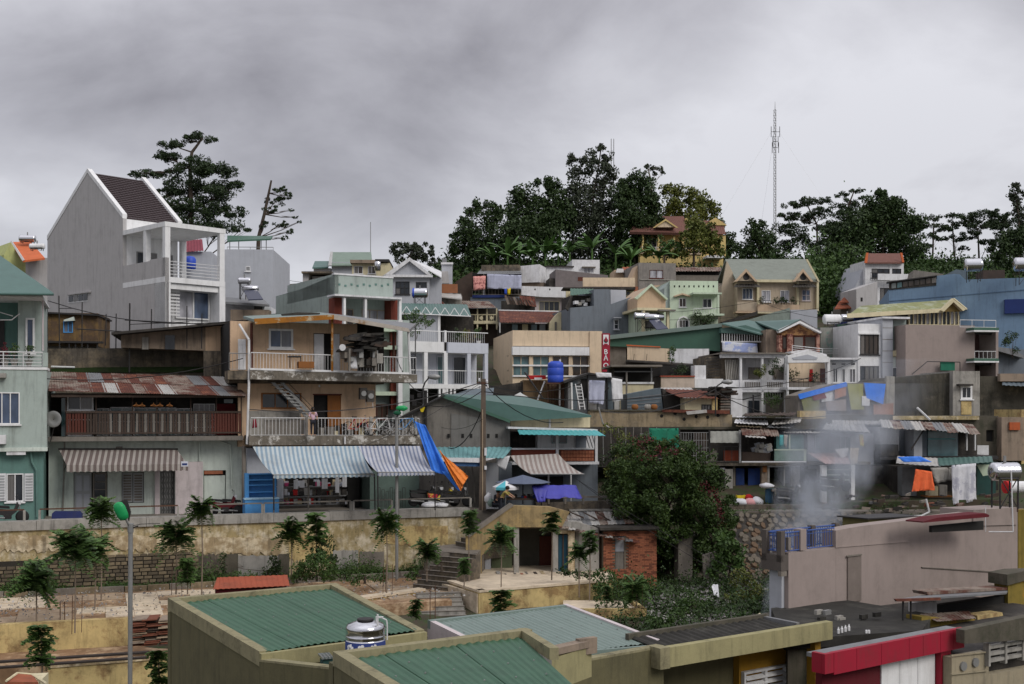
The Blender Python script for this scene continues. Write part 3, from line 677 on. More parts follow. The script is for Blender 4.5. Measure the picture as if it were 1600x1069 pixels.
# ---------------------------------------------------------------- far trees
pine_big = tree('pine_tree','tall flat-topped pine behind the white gabled house',300,95,[(300,420),(299,330),(297,262),(300,238),(312,222)],
    [(318,214,24,7),(292,218,14,6),(268,224,22,7),(262,245,28,8),(300,262,36,15),(342,270,30,12),(216,272,22,5),(246,270,24,7),(285,292,40,15),(345,300,36,15),(372,288,12,6),(275,318,28,12),(318,326,42,17),(365,330,22,9),(290,350,30,13),(345,356,34,14),(378,358,14,7),(255,300,14,8)],
    lfp,bark,leaf=.26,dens=6.5,fl=.55,asp=.35,r0=.26,rad=.44,py=470,cat='pine')
tree('pine_tree','leaning broken pine with sparse tufts right of the tall pine',401,100,[(404,372),(413,335),(420,302),(424,282)],
    [(440,298,13,6),(450,306,9,5),(430,314,16,7),(424,328,13,6),(414,352,11,6),(438,350,14,5),(452,362,8,4),(446,372,6,4),(462,340,5,3),(468,347,4,2),(455,328,5,2)],
    lfp,bark,leaf=.24,dens=5,fl=.6,asp=.35,r0=.2,py=470,cat='pine')
tree('broadleaf_tree','distant round grey-green tree behind the white pediment house',640,175,[(640,400)],[(625,388,15,12),(645,392,16,12),(662,394,14,14),(680,410,10,8),(636,402,18,10)],lfe,leaf=.5,dens=4,r0=.4,py=450)
HT = [
 ('broadleaf_tree','spreading tree with a bare forked trunk at the left end of the hilltop grove',758,152,[(764,390),(770,370)],[(738,332,12,8),(752,322,12,9),(776,330,14,10),(765,345,18,10),(728,345,10,7),(740,372,34,22),(785,368,30,24),(725,392,20,16),(800,392,26,20),(707,368,7,3),(760,398,28,14)],lfd,bark,5.5),
 ('broadleaf_tree','dense dark tree with twin tops left of the tallest gum tree',850,156,[(850,400),(852,350)],[(860,292,15,12),(864,315,20,18),(820,306,20,16),(815,335,24,22),(855,340,30,24),(840,370,40,22),(805,300,7,4),(838,285,8,4),(885,345,16,14)],lfd,bark,7),
 ('gum_tree','tallest airy gum tree in the middle of the hilltop grove',925,158,[(926,400),(922,350),(928,300),(936,255),(939,232)],[(938,230,7,7),(948,244,10,8),(918,246,16,8),(893,250,9,9),(900,268,14,9),(935,262,18,12),(957,272,9,10),(905,292,22,13),(938,292,22,14),(890,300,11,10),(912,322,30,14),(945,325,24,16),(900,352,26,16),(935,362,32,24),(915,392,34,20),(972,282,4,3),(960,395,24,20)],lfe,bark,4.6),
 ('broadleaf_tree','dark rounded tree in front of the sparse tall stems, left of the yellow villa',992,154,[(992,400),(992,340)],[(992,290,24,13),(978,305,22,16),(1012,305,18,16),(990,330,30,20),(968,350,18,18),(1000,360,26,22),(1022,335,14,16),(985,385,26,18)],lfd,bark,7),
 ('gum_tree','slender bare-stemmed tree with tiny tufts above the yellow villa',1020,160,[(1020,340),(1018,290),(1013,264)],[(1011,261,6,3),(1020,264,5,3),(1030,263,6,3),(1035,270,4,3),(1024,272,4,3),(1008,270,3,2)],lfe,barkl,5),
 ('broadleaf_tree','yellow-green tree rising behind the roof of the yellow villa',1070,162,[(1068,400),(1066,350)],[(1044,298,14,7),(1066,303,18,10),(1090,312,18,11),(1108,330,14,12),(1050,322,18,13),(1080,334,24,14),(1115,355,12,14),(1040,340,12,12)],lfy,bark,5.5),
 ('broadleaf_tree','olive-green tree standing directly in front of the yellow villa',1084,146,[(1084,395),(1085,378)],[(1082,352,16,12),(1100,362,18,14),(1084,376,20,12),(1118,376,12,12),(1068,372,8,10),(1100,390,14,7),(1062,395,12,10),(1120,395,12,8),(1012,392,10,12)],lfy,bark,5),
 ('broadleaf_tree','small tree before the veranda of the yellow villa',1038,146,[(1038,400)],[(1040,380,10,11),(1060,386,8,9),(1042,398,12,7)],lfg,bark,5),
 ('broadleaf_tree','dark tree at the right end of the grove past the yellow villa',1130,160,[(1132,400)],[(1126,352,8,8),(1134,372,12,12),(1142,390,12,12),(1128,395,12,10)],lfd,bark,5),
 ('cypress_tree','dark bushy tree at the foot of the radio mast',1186,160,[(1186,380)],[(1184,350,12,7),(1178,364,20,9),(1192,372,22,9),(1180,386,26,11),(1202,396,24,11),(1165,398,12,8)],lfd,bark,6),
 ('pine_tree','layered pine just right of the radio mast',1250,164,[(1278,400),(1276,350),(1262,322)],[(1234,322,16,5),(1262,314,20,5),(1284,314,14,5),(1228,338,14,6),(1252,340,22,8),(1282,332,20,7),(1238,358,24,9),(1290,356,18,8),(1245,380,28,12),(1284,384,14,8)],lfp,bark,6.5),
 ('pine_tree','pine with a thin flat tip left of the broad dark trees',1322,166,[(1322,380),(1326,320),(1334,300)],[(1336,298,13,3),(1314,304,12,4),(1345,308,8,3),(1325,320,22,7),(1318,338,20,9),(1322,358,26,13)],lfp,bark,6),
 ('broadleaf_tree','broad black-green tree behind the little red-roofed tower house',1380,158,[(1380,400),(1380,350)],[(1380,306,14,9),(1396,318,18,11),(1364,322,18,11),(1345,338,24,16),(1385,342,34,20),(1422,350,20,18),(1330,366,30,22),(1375,374,38,24),(1420,384,26,22),(1298,372,20,16)],lfd,bark,7.5),
 ('broadleaf_tree','dark green tree at the hill edge left of the red-roofed tower house',1300,150,[(1302,430),(1300,395)],[(1290,402,26,16),(1320,400,26,16),(1300,425,30,18),(1270,420,16,14)],lfd,bark,6),
 ('pine_tree','first slim pine of the open row along the right skyline',1458,168,[(1457,410),(1459,350)],[(1458,340,14,5),(1448,352,14,5),(1468,356,14,6),(1458,370,16,6),(1450,386,12,6)],lfp,bark,5),
 ('pine_tree','second pine of the open row along the right skyline, leaning left',1494,170,[(1492,410),(1488,350)],[(1488,340,14,5),(1500,350,14,5),(1480,358,14,5),(1494,372,16,6),(1506,388,10,4)],lfp,bark,5),
 ('pine_tree','wide-topped pine in the middle of the open skyline row',1530,168,[(1530,410),(1528,360)],[(1515,338,16,6),(1540,336,20,6),(1525,350,24,8),(1548,352,16,7),(1520,368,16,7),(1545,378,14,6)],lfp,bark,6),
 ('pine_tree','right-hand pine of the skyline row, dense and dark',1566,166,[(1566,410),(1566,360)],[(1562,334,16,6),(1575,345,18,9),(1555,356,18,9),(1575,370,20,12),(1560,388,16,10)],lfp,bark,6.5),
 ('gum_tree','gum tree with drooping sprays at the right edge of the skyline',1590,160,[(1594,400),(1592,340),(1586,300)],[(1584,294,8,6),(1592,304,9,8),(1578,308,5,7),(1590,325,9,12),(1600,340,10,14)],lfe,bark,5),
 ('broadleaf_tree','dark bush-like tree at the right edge behind the water tanks',1590,150,[(1592,400)],[(1588,378,22,16),(1604,365,14,16),(1572,396,18,12)],lfd,bark,7),
]
for (nm,lb,px,Y,tr,cl,m,bk_,dn) in HT:
    pin = 'pine' in nm
    tree(nm,lb,px,Y,tr,cl,m,bk_,leaf=.36 if pin else .40,dens=dn*.95,fl=.6 if pin else 1,asp=.4 if pin else .55,r0=.2,cat='pine' if pin else 'tree',rad=.42 if pin else .52)
# brush on the hillside
def hill_pts(n):
    px = RNG.uniform(655,1680,n); Y = RNG.uniform(137,168,n); x = (px-800)/F*Y
    z = np.array([Tn(a,b) for a,b in zip(x,Y)]); h = RNG.gamma(2.0,.22,n)*(1+.8*np.sin(x*.6)*np.sin(Y*.5)); return np.stack([x,Y,z+np.clip(h,0,3)],1)
scatter('hillside_brush',None,hill_pts,60000,.5,lfb,.5)
def hill_pts2(n):
    px = RNG.uniform(1258,1370,n); Y = RNG.uniform(134,146,n); x = (px-800)/F*Y
    z = np.array([T(a,b) for a,b in zip(x,Y)]); return np.stack([x,Y,z+RNG.gamma(2,.9,n)],1)
scatter('hillside_thicket',None,hill_pts2,16000,.5,lfg,.5)
def left_pts(n):
    px = RNG.uniform(-100,660,n); Y = RNG.uniform(115,175,n); x = (px-800)/F*Y
    z = np.array([T(a,b) for a,b in zip(x,Y)]); return np.stack([x,Y,z+RNG.gamma(2,.6,n)],1)
scatter('valley_brush',None,left_pts,12000,.5,lfd,.5)
# banana plants
def banana(px,py,Y,h,label,seed):
    rnd = random.Random(seed); x = (px-800)/F*Y; zb = CZ-(py-HZ)/F*Y; r = bpy.data.objects.new('banana_plant',None); COL.objects.link(r); r.location = (x,Y,zb); tag(r,label,'banana plant','banana plants on the hill edge')
    MB().tube((0,0,-1.2),(0,0,h*.42),.16,.1,7).build('stem',lfn,r)
    for i in range(10):
        a = rnd.uniform(0,6.28); t = rnd.uniform(.5,1.45); L_ = h*rnd.uniform(.6,.95); mb = MB(); vs = []; n = 7; wd = .33*rnd.uniform(.8,1.2)
        for j in range(n+1):
            s_ = j/n; rr = L_*(s_*math.sin(t)*1.0); zz_ = h*.42+L_*(s_*math.cos(t*.6)-s_*s_*t*.45); ww = wd*math.sin(math.pi*min(1,s_*.9+.1))**.6
            dx,dy = math.cos(a),math.sin(a)
            vs += [(dx*rr-dy*ww,dy*rr+dx*ww,zz_-.08),(dx*rr,dy*rr,zz_+.05),(dx*rr+dy*ww,dy*rr-dx*ww,zz_-.08)]
        mb.add(vs,[q for j in range(n) for q in ((j*3,j*3+1,j*3+4,j*3+3),(j*3+1,j*3+2,j*3+5,j*3+4))]); mb.build('leaf',lfn,r)
BP = [(772,412,'leftmost banana plant, half hidden by the grove'),(793,410,'second banana plant from the left, fronds spread wide'),(812,408,'banana plant left of the stained rooftop'),(832,410,'banana plant with upright pale fronds'),(852,409,'banana plant in the middle of the row with arching fronds'),
      (872,408,'banana plant above the white rooftop box'),(890,404,'banana plant behind the left side of the small white penthouse'),(925,402,'banana plant right behind the small white penthouse'),(962,408,'tall banana plant standing apart with one upright leaf'),(985,416,'rightmost low banana plant near the concrete shack'),(1030,410,'banana plant below the yellow villa terrace')]
for i,(a,b,l_) in enumerate(BP): banana(a,b+7,141+(i % 3),3.0+(i*37 % 10)*.12,l_,i)
# radio mast
rm = bpy.data.objects.new('radio_mast',None); COL.objects.link(rm); Ym = 260; o0 = W(1211,420,Ym); rm.location = o0; tag(rm,'tall thin lattice radio mast on the hilltop skyline','mast')
hm = (420-172)/F*Ym; bw = .36; mb = MB(); cs = [Vector((bw*math.cos(a),bw*math.sin(a),0)) for a in (.5,2.6,4.7)]
for c in cs: mb.tube(c,c*.8+Vector((0,0,hm)),0.05,.04,4)
for j in range(30):
    z0,z1 = hm*j/30,hm*(j+1)/30
    for i in range(3): a,b = cs[i],cs[(i+1) % 3]; mb.tube(a+Vector((0,0,z0)),b+Vector((0,0,z1)),.04,.04,3); mb.tube(a+Vector((0,0,z1)),b+Vector((0,0,z1)),.04,.04,3)
mb.build('lattice',metg,rm); MB().tube((0,0,hm),(0,0,hm+1.9),.08,.03,5).build('tip',metg,rm)
for zf,w_ in ((.86,.8),(.80,.5),(.76,.6),(.22,.7),(.05,.7)):
    mb = MB()
    for s_ in (-1,1): mb.tube((s_*w_*1.2,-.4,hm*zf-1.2),(s_*w_*1.2,-.4,hm*zf+1.2),.07,.07,5)
    mb.tube((-w_*1.2,-.4,hm*zf),(w_*1.2,-.4,hm*zf),.06,.06,4).build('antenna',metd if zf > .7 else metg,rm)
for k,(dx,dy) in enumerate(((-22,-6),(20,-10),(0,26))):
    MB().tube((0,0,hm*.9),(dx,dy,-4),.012,.012,3).build('guy_wire',metg,rm)
m2 = B('antenna_pole','thin twin antenna pole beside the tallest gum tree','antenna',957,159,0)
for a in (955,959): m2.tube('rod',[(a,400),(a,217)],.05,metg)
# ================================================================= FAR HOUSES (hilltop and skyline)
# yellow villa
b = B('hilltop_villa','yellow two-storey villa with brown tiled roof half hidden by trees on the hilltop','villa',1000,152,6,None)
WW(b,1000,362,1130,None,9,villa,[(1012,372,1026,392,2,1,white,gdark),(1072,372,1084,388,2,1,white,gbrown),(1104,378,1116,392)],v=1.2)
for a in (1003,1028,1052,1066,1090): b.box('column',a,364,a+3,394,0,.25,villa)
b.rail(1003,386,1092,394,0,.3,.03,white); b.box('veranda_slab',1000,394,1096,397,-.1,1.19,cream)
b.box('lower_wall',1000,397.5,1130,None,.1,1.19,villa)
MB().ext([b.p(984,362,-.6),b.p(1078,364,-.6),b.p(1068,338,3.5),b.p(998,338,3.5)],(0,.2,-.3)).build('roof',brtile,b.root)
MB().ext([b.p(984,362,-.6),b.p(998,338,3.5),b.p(998,338,5),b.p(984,350,9)],(0,0,-.2)).build('roof',brtile,b.root)
b.poly('gable',[(1024,355),(1056,355),(1040,344)],-.7,2,cream); b.poly('gable_trim',[(1020,356),(1040,342),(1060,356),(1057,356),(1040,345),(1023,356)],-.9,-.705,villa)
b.box('chimney',1071,341,1075,364,2,2.8,villa)
b.box('east_wing',1082,368,1134,400,.9,1.19,villa); b.poly('gable',[(1100,352),(1118,340),(1136,352)],2.5,8,villa)
b.sheet('wing_roof',(1078,366,.5),(1134,366,.5),(1130,346,4),(1078,344,4),brtile,.3,.04)
b.box('flat_canopy',1105,399,1132,403,-2,.8,whiteo)
# top row shacks, left to right --------------------------------------------------
b = B('rooftop_shack','stained concrete and timber shack whose balcony is hung with a pale tarp','shack',730,128,-4)
b.wall(752,414,812,None,6,concd,v=1.5); b.box('dark_loggia',738,426,814,456,.4,1.49,darkc)
b.sheet('roof',(745,428,-.3),(816,428,-.3),(812,420,3),(752,420,3),zinc,.2,.02)
b.rail(738,452,815,461,.05,.35,.035,woodg); b.box('lower_wall',735,464,815,None,.2,5,greyb); b.box('blue_fascia',738,461,788,465,0,.19,navy)
b.poly('side_wall',[(712,440),(738,424),(738,480),(712,482)],.3,2,wood); b.box('post',755,426,757,462,.2,.35,metw)
def hang(name,label,cat,px,Y,deg,c4,m,amp=.06,nu=12,nv=8,seed=0,th=.012,sag=0,group=None,freq=5):
    t = B(name,label,cat,px,Y,deg,None,group,py=c4[3][1]); o = cloth([t.P(q) for q in c4],nu,nv,amp,th,seed,freq,sag).build('sheet_of_cloth',m,t.root); smooth(o); return t
t = hang('tarp','pale lilac tarp stretched across the shack balcony above the white railing','tarp',760,127.4,-4,[(761,428),(815,430),(815,452),(761,451)],tarpw,.1,14,8,3)
t = hang('blanket','pink patterned blanket hanging from the shack balcony rail','blanket',740,127.3,-4,[(739,432),(759,431),(758,452),(740,454)],M('pink_print',ph(225,150,140),dirt=0,streak=0,c2=ph(150,80,80),c2r=(.52,.55),s=3),.04,6,6,4)
hang('cloth','small blue cloth hung over the shack railing','cloth',790,127.2,-4,[(788,451),(792,451),(792,460),(788,460)],plb,.02,3,3,4)
hang('cloth','small yellow cloth hung over the shack railing','cloth',796,127.2,-4,[(793,450),(798,450),(797,461),(793,460)],yelx,.02,3,3,4)
b = B('white_box_house','plain white boxy rooftop wall right of the tarp-hung shack','house',812,131,-14)
b.poly('wall',[(811,416),(843,413),(843,441),(812,442),(812,None),(811,None)],0,6,whiteo); b.box('lower_wall',813,442,850,None,.3,6,taud)
b = B('pink_bay_house','white-parapet house with a pink bay of tall windows','house',815,124,3)
b.poly('parapet',[(815,447),(884,449),(884,465),(846,464),(815,461)],-.5,.2,whiteo)
for a in (835,858): b.box('drain_hole',a,451,a+2,453.5,-.51,-.44,darkc)
WW(b,836,466,880,None,5,pinkp,[(842,471,874,486,4,1,creamy,gdark)],v=.21)
b.box('side_wall',884.5,449,891,None,-.4,4,creamy); b.box('dark_recess',815,462,835,None,1.0,5,darkw)
b = B('stair_shack','dark crumbling shed with broken timber stairs under the shack balcony','shack',785,122,0)
b.box('wall',783,470,836,None,1,4,darkw)
for i in range(10): b.poly('plank',[(788+i*4.5,462+i*.8),(791+i*4.5,461+i),(797+i*4.5,475+i*.6),(793+i*4.5,476)],-.3-.05*i,-.22-.05*i,wood if i % 3 else rusty)
b.sheet('brush_roof',(812,475,-.3),(838,480,-.3),(835,464,1.5),(812,463,1.5),rust,.3,.05,wob=.08)
b = B('penthouse','small white penthouse with one shuttered window on the skyline of roofs','house',893,136,5)
WW(b,894,406,937,None,5,whiteo,[(912,419,928,427,3,1,white,gcur)]); b.box('window_hood',910,416.5,931,418,-.5,-.005,conc)
b = B('white_cube','white rooftop cube left of the penthouse with a dark flat roof','house',854,134,4)
b.box('wall',854,417,895,None,0,5,whiteo); b.box('roof_slab',852,415.5,897,417,-.3,5,darkw)
b = B('cement_house','long bare cement wall with a sloping top and small brown opening','house',868,128,6)
b.poly('wall',[(868,421),(950,430),(950,None),(868,None)],0,5,M('raw_cement',ph(112,104,104),dirt=.3,streak=.3)); b.box('opening',903,433,911,439,-.03,.05,rust)
b.box('side_hut',858,435,868,None,.4,3,darkw)
b = B('cream_parapet_house','long pale cream parapet above a dark ledge in the upper row','house',908,119,2)
b.box('parapet',911,434,992,448,-.3,.1,cream); b.poly('ledge',[(880,449),(993,449),(993,452.5),(950,452),(880,450.5)],-.8,2,darkw)
b.box('wall',895,453,990,None,.6,5,creamy); b.win(978,455,985,462,1,1,creamy,gdark,v=.5)
b = B('corner_shack','tiny tiled shack between the cream parapet and the grey concrete house','shack',962,133,3)
b.box('wall',960,422,990,None,0,4,peach); b.sheet('roof',(974,424,-.4),(990,424,-.4),(990,417,1.5),(972,418,1.5),redtile,.3,.06); b.sheet('awning',(962,426,-.8),(975,426,-.8),(974,420,.2),(964,420,.2),zincl,.2,.02)
b.box('doorway',975,425,987,440,-.02,.04,darkw)
b = B('grey_concrete_house','tall stained grey concrete house with one brown-framed window','house',996,126,8)
WW(b,998,411,1056,None,7,M('grey_cement',ph(128,122,116),dirt=.55,streak=.6,dc=(.05,.05,.05)),[(1015,422,1036,435,2,1,woodr,gcur)])
b.poly('side_strip',[(987,435),(998,411),(998,None),(987,None)],.5,3,peach); b.box('brick_pier',992,448,997,464,-.6,-.05,brick); b.box('ledge',1000,436.5,1056,438,-.1,-.005,concw)
b.box('sill_ledge',1022,446,1036,450,-.5,-.01,peach)
b = B('rust_roof_annex','low cement annex with a ragged rusty sheet roof','shed',1056,127,3)
b.box('wall',1055,430,1128,None,0,5,conc); b.box('dark_gap',1057,423,1127,430,.6,4,darkc)
b.sheet('roof',(1054,424,-.4),(1127,424,-.4),(1127,418,2),(1054,418,2),rusty,.3,.04,wob=.05)
# rows below
b = B('bamboo_porch_shack','shack with rusty sheet roof and a fretted white balcony rail','shack',705,108,-3)
b.sheet('roof',(712,482,-.6),(776,481,-.6),(764,471,2.2),(701,470,2.2),rusty,.22,.035)
b.box('wall',712,482,776,None,1.3,5,darkw); b.rail(714,492,777,502,0,.32,.03,creamy,top=.05)
for a in (713,728,745,760,775): b.box('post',a,482,a+2,515,-.05,.1,creamy)
for a in (721,736,752,768): b.poly('rail_lozenge',[(a,493),(a+3,497),(a,501),(a-3,497)],-.12,-.06,creamy)
b.box('floor',712,502,777,506,-.1,1.29,creamy); b.box('lower_wall',714,507,777,None,1,5,wood)
b = B('rust_roof_house','house under a long dark red rusted roof with yellow gable wall','house',778,104,4)
b.sheet('roof',(781,504,-.6),(858,504,-.6),(872,488,4),(779,486,4),rust,.25,.03)
b.box('wall',782,506,856,None,.8,5,darkw)
for a in (800,816,830,843): b.box('panel',a,507,a+9,520,.72,.79,creamy if a == 816 else gteal)
b.poly('gable_wall',[(858,504),(873,488),(888,488),(888,None),(858,None)],-.3,5,creamy)
b.win(880,504,884,519,1,5,white,gdark,v=-.4,sill=False); b.win(867,503,870,519,1,1,woodg,gdark,v=-.4,sill=False)
b.tube('ridge_cap',[(779,485,4),(873,487,4)],.06,metw)
b.tube('post',[(781,504,-.5),(781,520,-.5)],.05,metw)
# slate blue-grey house
b = B('slate_house','large blue-grey windowless side wall with a stepped roof terrace','house',890,101,12)
b.poly('wall',[(891,481),(928,478),(928,452),(953,452),(953,476),(987,464),(996,464),(996,None),(891,None)],0,8,greyb)
b.box('pale_panel',954,453,978,476,.8,1.5,greyl); b.win(959,499,967,515,1,2,greyl,gdark,v=-.1,fw=.08,hood=greyl)
b.sheet('green_canopy',(891,462,.5),(929,458,.5),(929,452,3),(891,451,3),green,.25,.03)
b.box('dark_terrace',893,462,927,481,1.4,5,darkw)
for i,(x,y) in enumerate([(898,470),(903,472),(908,469),(912,473),(917,466),(922,464)]): b.box('stored_crate',x,y,x+6,y+5,.6+.1*i,1.2+.1*i,[whiteo,concw,zinc][i % 3])
b.poly('stair_stringer',[(884,481),(893,462),(895,462),(888,486)],-.2,.1,darkw)
b = B('peach_gable_house','narrow peach gabled house with solar heater on its terrace','house',996,99,10)
b.poly('wall',[(996,464),(1018,446),(1040,467),(1040,481),(996,481)],0,6,peach)
b.poly('barge_board',[(992,466),(1018,443.5),(1044,467),(1042,469),(1018,447),(996,468)],-.35,-.005,mintl)
b.box('roof_slab',996,481,1048,485,-1.6,5,creamy); b.box('eave',1030,483.5,1056,486,-2,-1.4,woodg)
WW(b,996,486,1046,None,5,mintl,[(1008,489,1030,512,2,1,metd,gdark)],v=.3)
for a in (1004,1042): b.box('column',a,485,a+4,520,-1.5,-1.2,creamy)
tank_h('water_tank','steel water tank on a tall black stand beside the peach gabled house',1003,494,97.5,10,1.2,.32,py1=519)
s = B('solar_heater','solar water heater with dark tilted tube panel on the peach house terrace','solar heater',1022,97,8,None,None,py=517)
s.solid('collector',[(1014,500,0),(1030,499,0),(1044,513,-1.6),(1026,515,-1.6)],0,.08,solar)
c = s.p(1022,496,.3); smooth(MB().lathe([(.15,-.85),(.3,-.8),(.3,.8),(.15,.85)],c,14,'x').build('tank',steel,s.root)); s.tube('frame',[(1016,517,.2),(1016,499,.2),(1030,499,.2),(1030,517,.2)],.03,metd)
# pale green and beige villas
b = B('lime_house','pale lime two-storey house with balcony, arched window and dotted parapet','house',1047,110,5)
WW(b,1047,439,1122,None,8,mintl,[(1061,466,1072,480,2,1,white,gbrown),(1098,467,1112,481,2,1,white,gdark),(1061,500,1076,512,3,1,whiteo,gdark)])
for i in range(9): b.box('parapet_hole',1053+i*7.6,446,1055+i*7.6,449,-.02,.05,darkc)
b.poly('window_hood',[(1054,462),(1066,458),(1079,462),(1079,464),(1066,460.5),(1054,464)],-.4,-.005,peach)
b.box('canopy',1083,457,1128,459.5,-1.6,-.005,mintl); b.box('balcony_slab',1084,490,1132,493,-1.6,-.005,mintl); b.box('column',1121,459.5,1124,490,-1.55,-1.3,mintl)
b.rail(1084,482,1121,490,-1.5,.25,.02,whiteo); b.poly('arch_trim',[(1058,514),(1058,503),(1062,496),(1068,493.5),(1074,496),(1078,503),(1078,514),(1076,514),(1076,503),(1073,498),(1068,496),(1063,498),(1060,503),(1060,514)],-.15,-.005,white)
b.poly('side_parapet',[(1038,450),(1047,439),(1047,None),(1038,None)],.3,4,mint)
plant(1100,507,107,1.1,3.6,'dark creeper heaped along the lime house terrace',lfd,None,'creeper',700,.2,3)
b = B('dormer_villa','beige villa with grey-green roof and two small round-windowed dormer gables','villa',1152,112,4)
WW(b,1152,436,1277,None,9,beige,[(1160,451,1176,468,3,1,white,gblue),(1190,454,1204,472,2,1,white,gcur),(1219,454,1233,472,2,1,white,gcur),(1253,453,1266,470,2,2,pinkp,gblue)])
b.solid('roof',[(1150,437,-.5),(1279,437,-.5),(1260,405,5.5),(1133,405,5.5)],0,.2,roofgr)
b.solid('roof',[(1133,405,5.6),(1260,405,5.6),(1280,440,11),(1120,440,11)],0,.2,roofgr)
b.poly('verge',[(1259,405),(1262,405),(1281,440),(1278,440)],-.62,-.52,creamy)
b.poly('gable_side',[(1128,450),(1136,408),(1152,440),(1152,None),(1124,None)],1.2,1.5,beige)
for xa in (1148,1239):
    x1_ = xa+36 if xa < 1200 else xa+32; xm = (xa+x1_)/2
    b.poly('dormer_gable',[(xa+4,439),(x1_-4,439),(xm,424)],-.9,3,beige)
    b.poly('dormer_trim',[(xa,440),(xm,420),(x1_,440),(x1_-4,440),(xm,425),(xa+4,440)],-1.2,-.92,peach)
    c = b.p(xm,433,-.93); o = MB().lathe([(.3,0),(.3,.06),(.2,.06),(.2,.02)],c,14,'y').build('round_window',metd,b.root)
    b.sheet('bay_awning',(xa-2,449,-1.6),(x1_+6,449,-1.6),(x1_,444,-.2),(xa+2,444,-.2),darkw,.3,.03)
b.box('eave',1181,437,1248,441,-.6,-.005,creamy); b.box('balcony_front',1184,476,1249,486,-1.2,-1.0,peach); b.box('balcony_slab',1184,486,1249,488,-1.2,-.005,beige)
b.rail(1184,470,1249,476,-1.1,.25,.025,metd)
b.box('bay',1152,472,1183,486,-.9,-.005,beige); b.box('ledge',1150,486.5,1184,489,-1.1,-.005,peach); b.box('ledge',1184,488.2,1278,490,-1.25,-.01,creamy)
for a in (1183,1245,1276): b.box('pilaster',a,441,a+3.5,486,-.35,-.006,creamy)
b.poly('stair',[(1128,503),(1184,486),(1184,492),(1128,508)],-2,-1,darkw)
for i,a in enumerate((1190,1213,1221,1226,1240)): plant(a,476,110.6,.8,.7,'potted shrub on the dormer villa balcony, %s' % ['far left','left of the second window','second of the tight pair','rightmost of the tight pair','at the right end'][i],lfd,None,'potted_plant',120,.14,i)
b = B('cement_terrace','sloping cement parapet in front of the dormer villa','wall',1170,103,-6)
b.poly('wall',[(1168,500),(1234,481),(1234,None),(1168,None)],0,3,M('green_stained_cement',ph(128,140,130),dirt=.5,streak=.3)); b.box('side_wall',1235,484,1277,None,.2,5,greyl)
# small tower house on the right
b = B('tower_house','narrow white and grey tower house with a red-brown tiled roof','house',1352,130,8)
WW(b,1352,408,1412,None,4,whiteo,[(1362,420,1390,434,3,2,metd,gdark),(1394,420,1408,434,2,2,metd,gdark),(1375,450,1396,470,3,1,metd,gdark)])
b.solid('roof',[(1352,410,-.5),(1412,410,-.5),(1410,396,2.2),(1355,396,2.2)],0,.15,brtile)
b.poly('verge',[(1351,411),(1354,395),(1357,395),(1355,411)],-.6,-.45,ortile); b.poly('verge',[(1410,410),(1407,395),(1410,395),(1413,410)],-.6,-.45,ortile)
b.box('balcony',1372,428,1424,438,-1,-.8,whiteo); b.rail(1360,426,1390,438,-.9,.25,.02,metd); b.poly('side_wall',[(1336,450),(1352,412),(1352,None),(1336,None)],.6,6,greyl)
b = B('grey_block_house','grey rendered block stepping down in front of the tower house','house',1340,122,8)
b.poly('wall',[(1338,452),(1371,440),(1371,None),(1338,None)],0,4,greyw); b.box('window',1345,465,1348,471,-.03,.02,darkc)
b = B('tiled_pavilion','small pavilion with an orange-red tiled roof at the foot of the hillside','pavilion',1308,124,0)
b.box('wall',1314,476,1332,None,0,3,woodg); b.solid('roof',[(1304,482,-.8),(1340,480,-.8),(1332,470,1),(1312,470,1)],0,.12,redtile)
b.solid('roof',[(1312,472,-.2),(1334,472,-.2),(1327,465,.8),(1318,465,.8)],0,.1,redtile)
# long blue building
b = B('blue_building','long plain light blue building with a navy panel at the right edge','building',1388,96,-14)
b.poly('wall',[(1389,452),(1464,436),(1464,431),(1492,428),(1500,429),(1508,437),(1600,434),(1700,434),(1700,None),(1389,None)],0,12,bluew)
b.poly('terrace_glazing',[(1389,441),(1463,431),(1463,446),(1389,453)],-.06,-.01,darkw)
for i in range(8): x = 1393+i*9; b.poly('glazing_pane',[(x,443-i*1.2),(x+7,442-i*1.2),(x+7,450-i*1.2),(x,451-i*1.2)],-.1,-.065,gteal if i < 2 else gbrown)
b.poly('roof_rim',[(1386,440),(1464,430),(1464,431.5),(1386,442)],-.3,.6,metd)
b.poly('navy_panel',[(1570,468),(1640,466),(1640,488),(1570,490)],-.25,-.005,navy)
b.poly('ledge_line',[(1389,470),(1700,444),(1700,445.4),(1389,471.2)],-.04,-.003,M('blue_ledge',ph(82,108,136),dirt=.2))
b = B('rooftop_awnings','dark lean-to roofs behind the blue building parapet','shed',1420,104,-10)
b.poly('roof',[(1424,438),(1428,422),(1474,428),(1476,438)],0,3,conc); b.poly('roof',[(1476,430),(1494,421),(1512,423),(1512,440),(1476,440)],-.2,3,zincb); b.box('post_row',1536,422,1570,440,1,4,wood)
b = tank_h('water_tank','large steel tank on the roof of the blue building',1521,414,93,-8,1.15,.52,py1=441)
b = tank_h('water_tank','steel tank cut off by the right edge above the blue building',1600,413,92,-8,1.3,.55,py1=446)
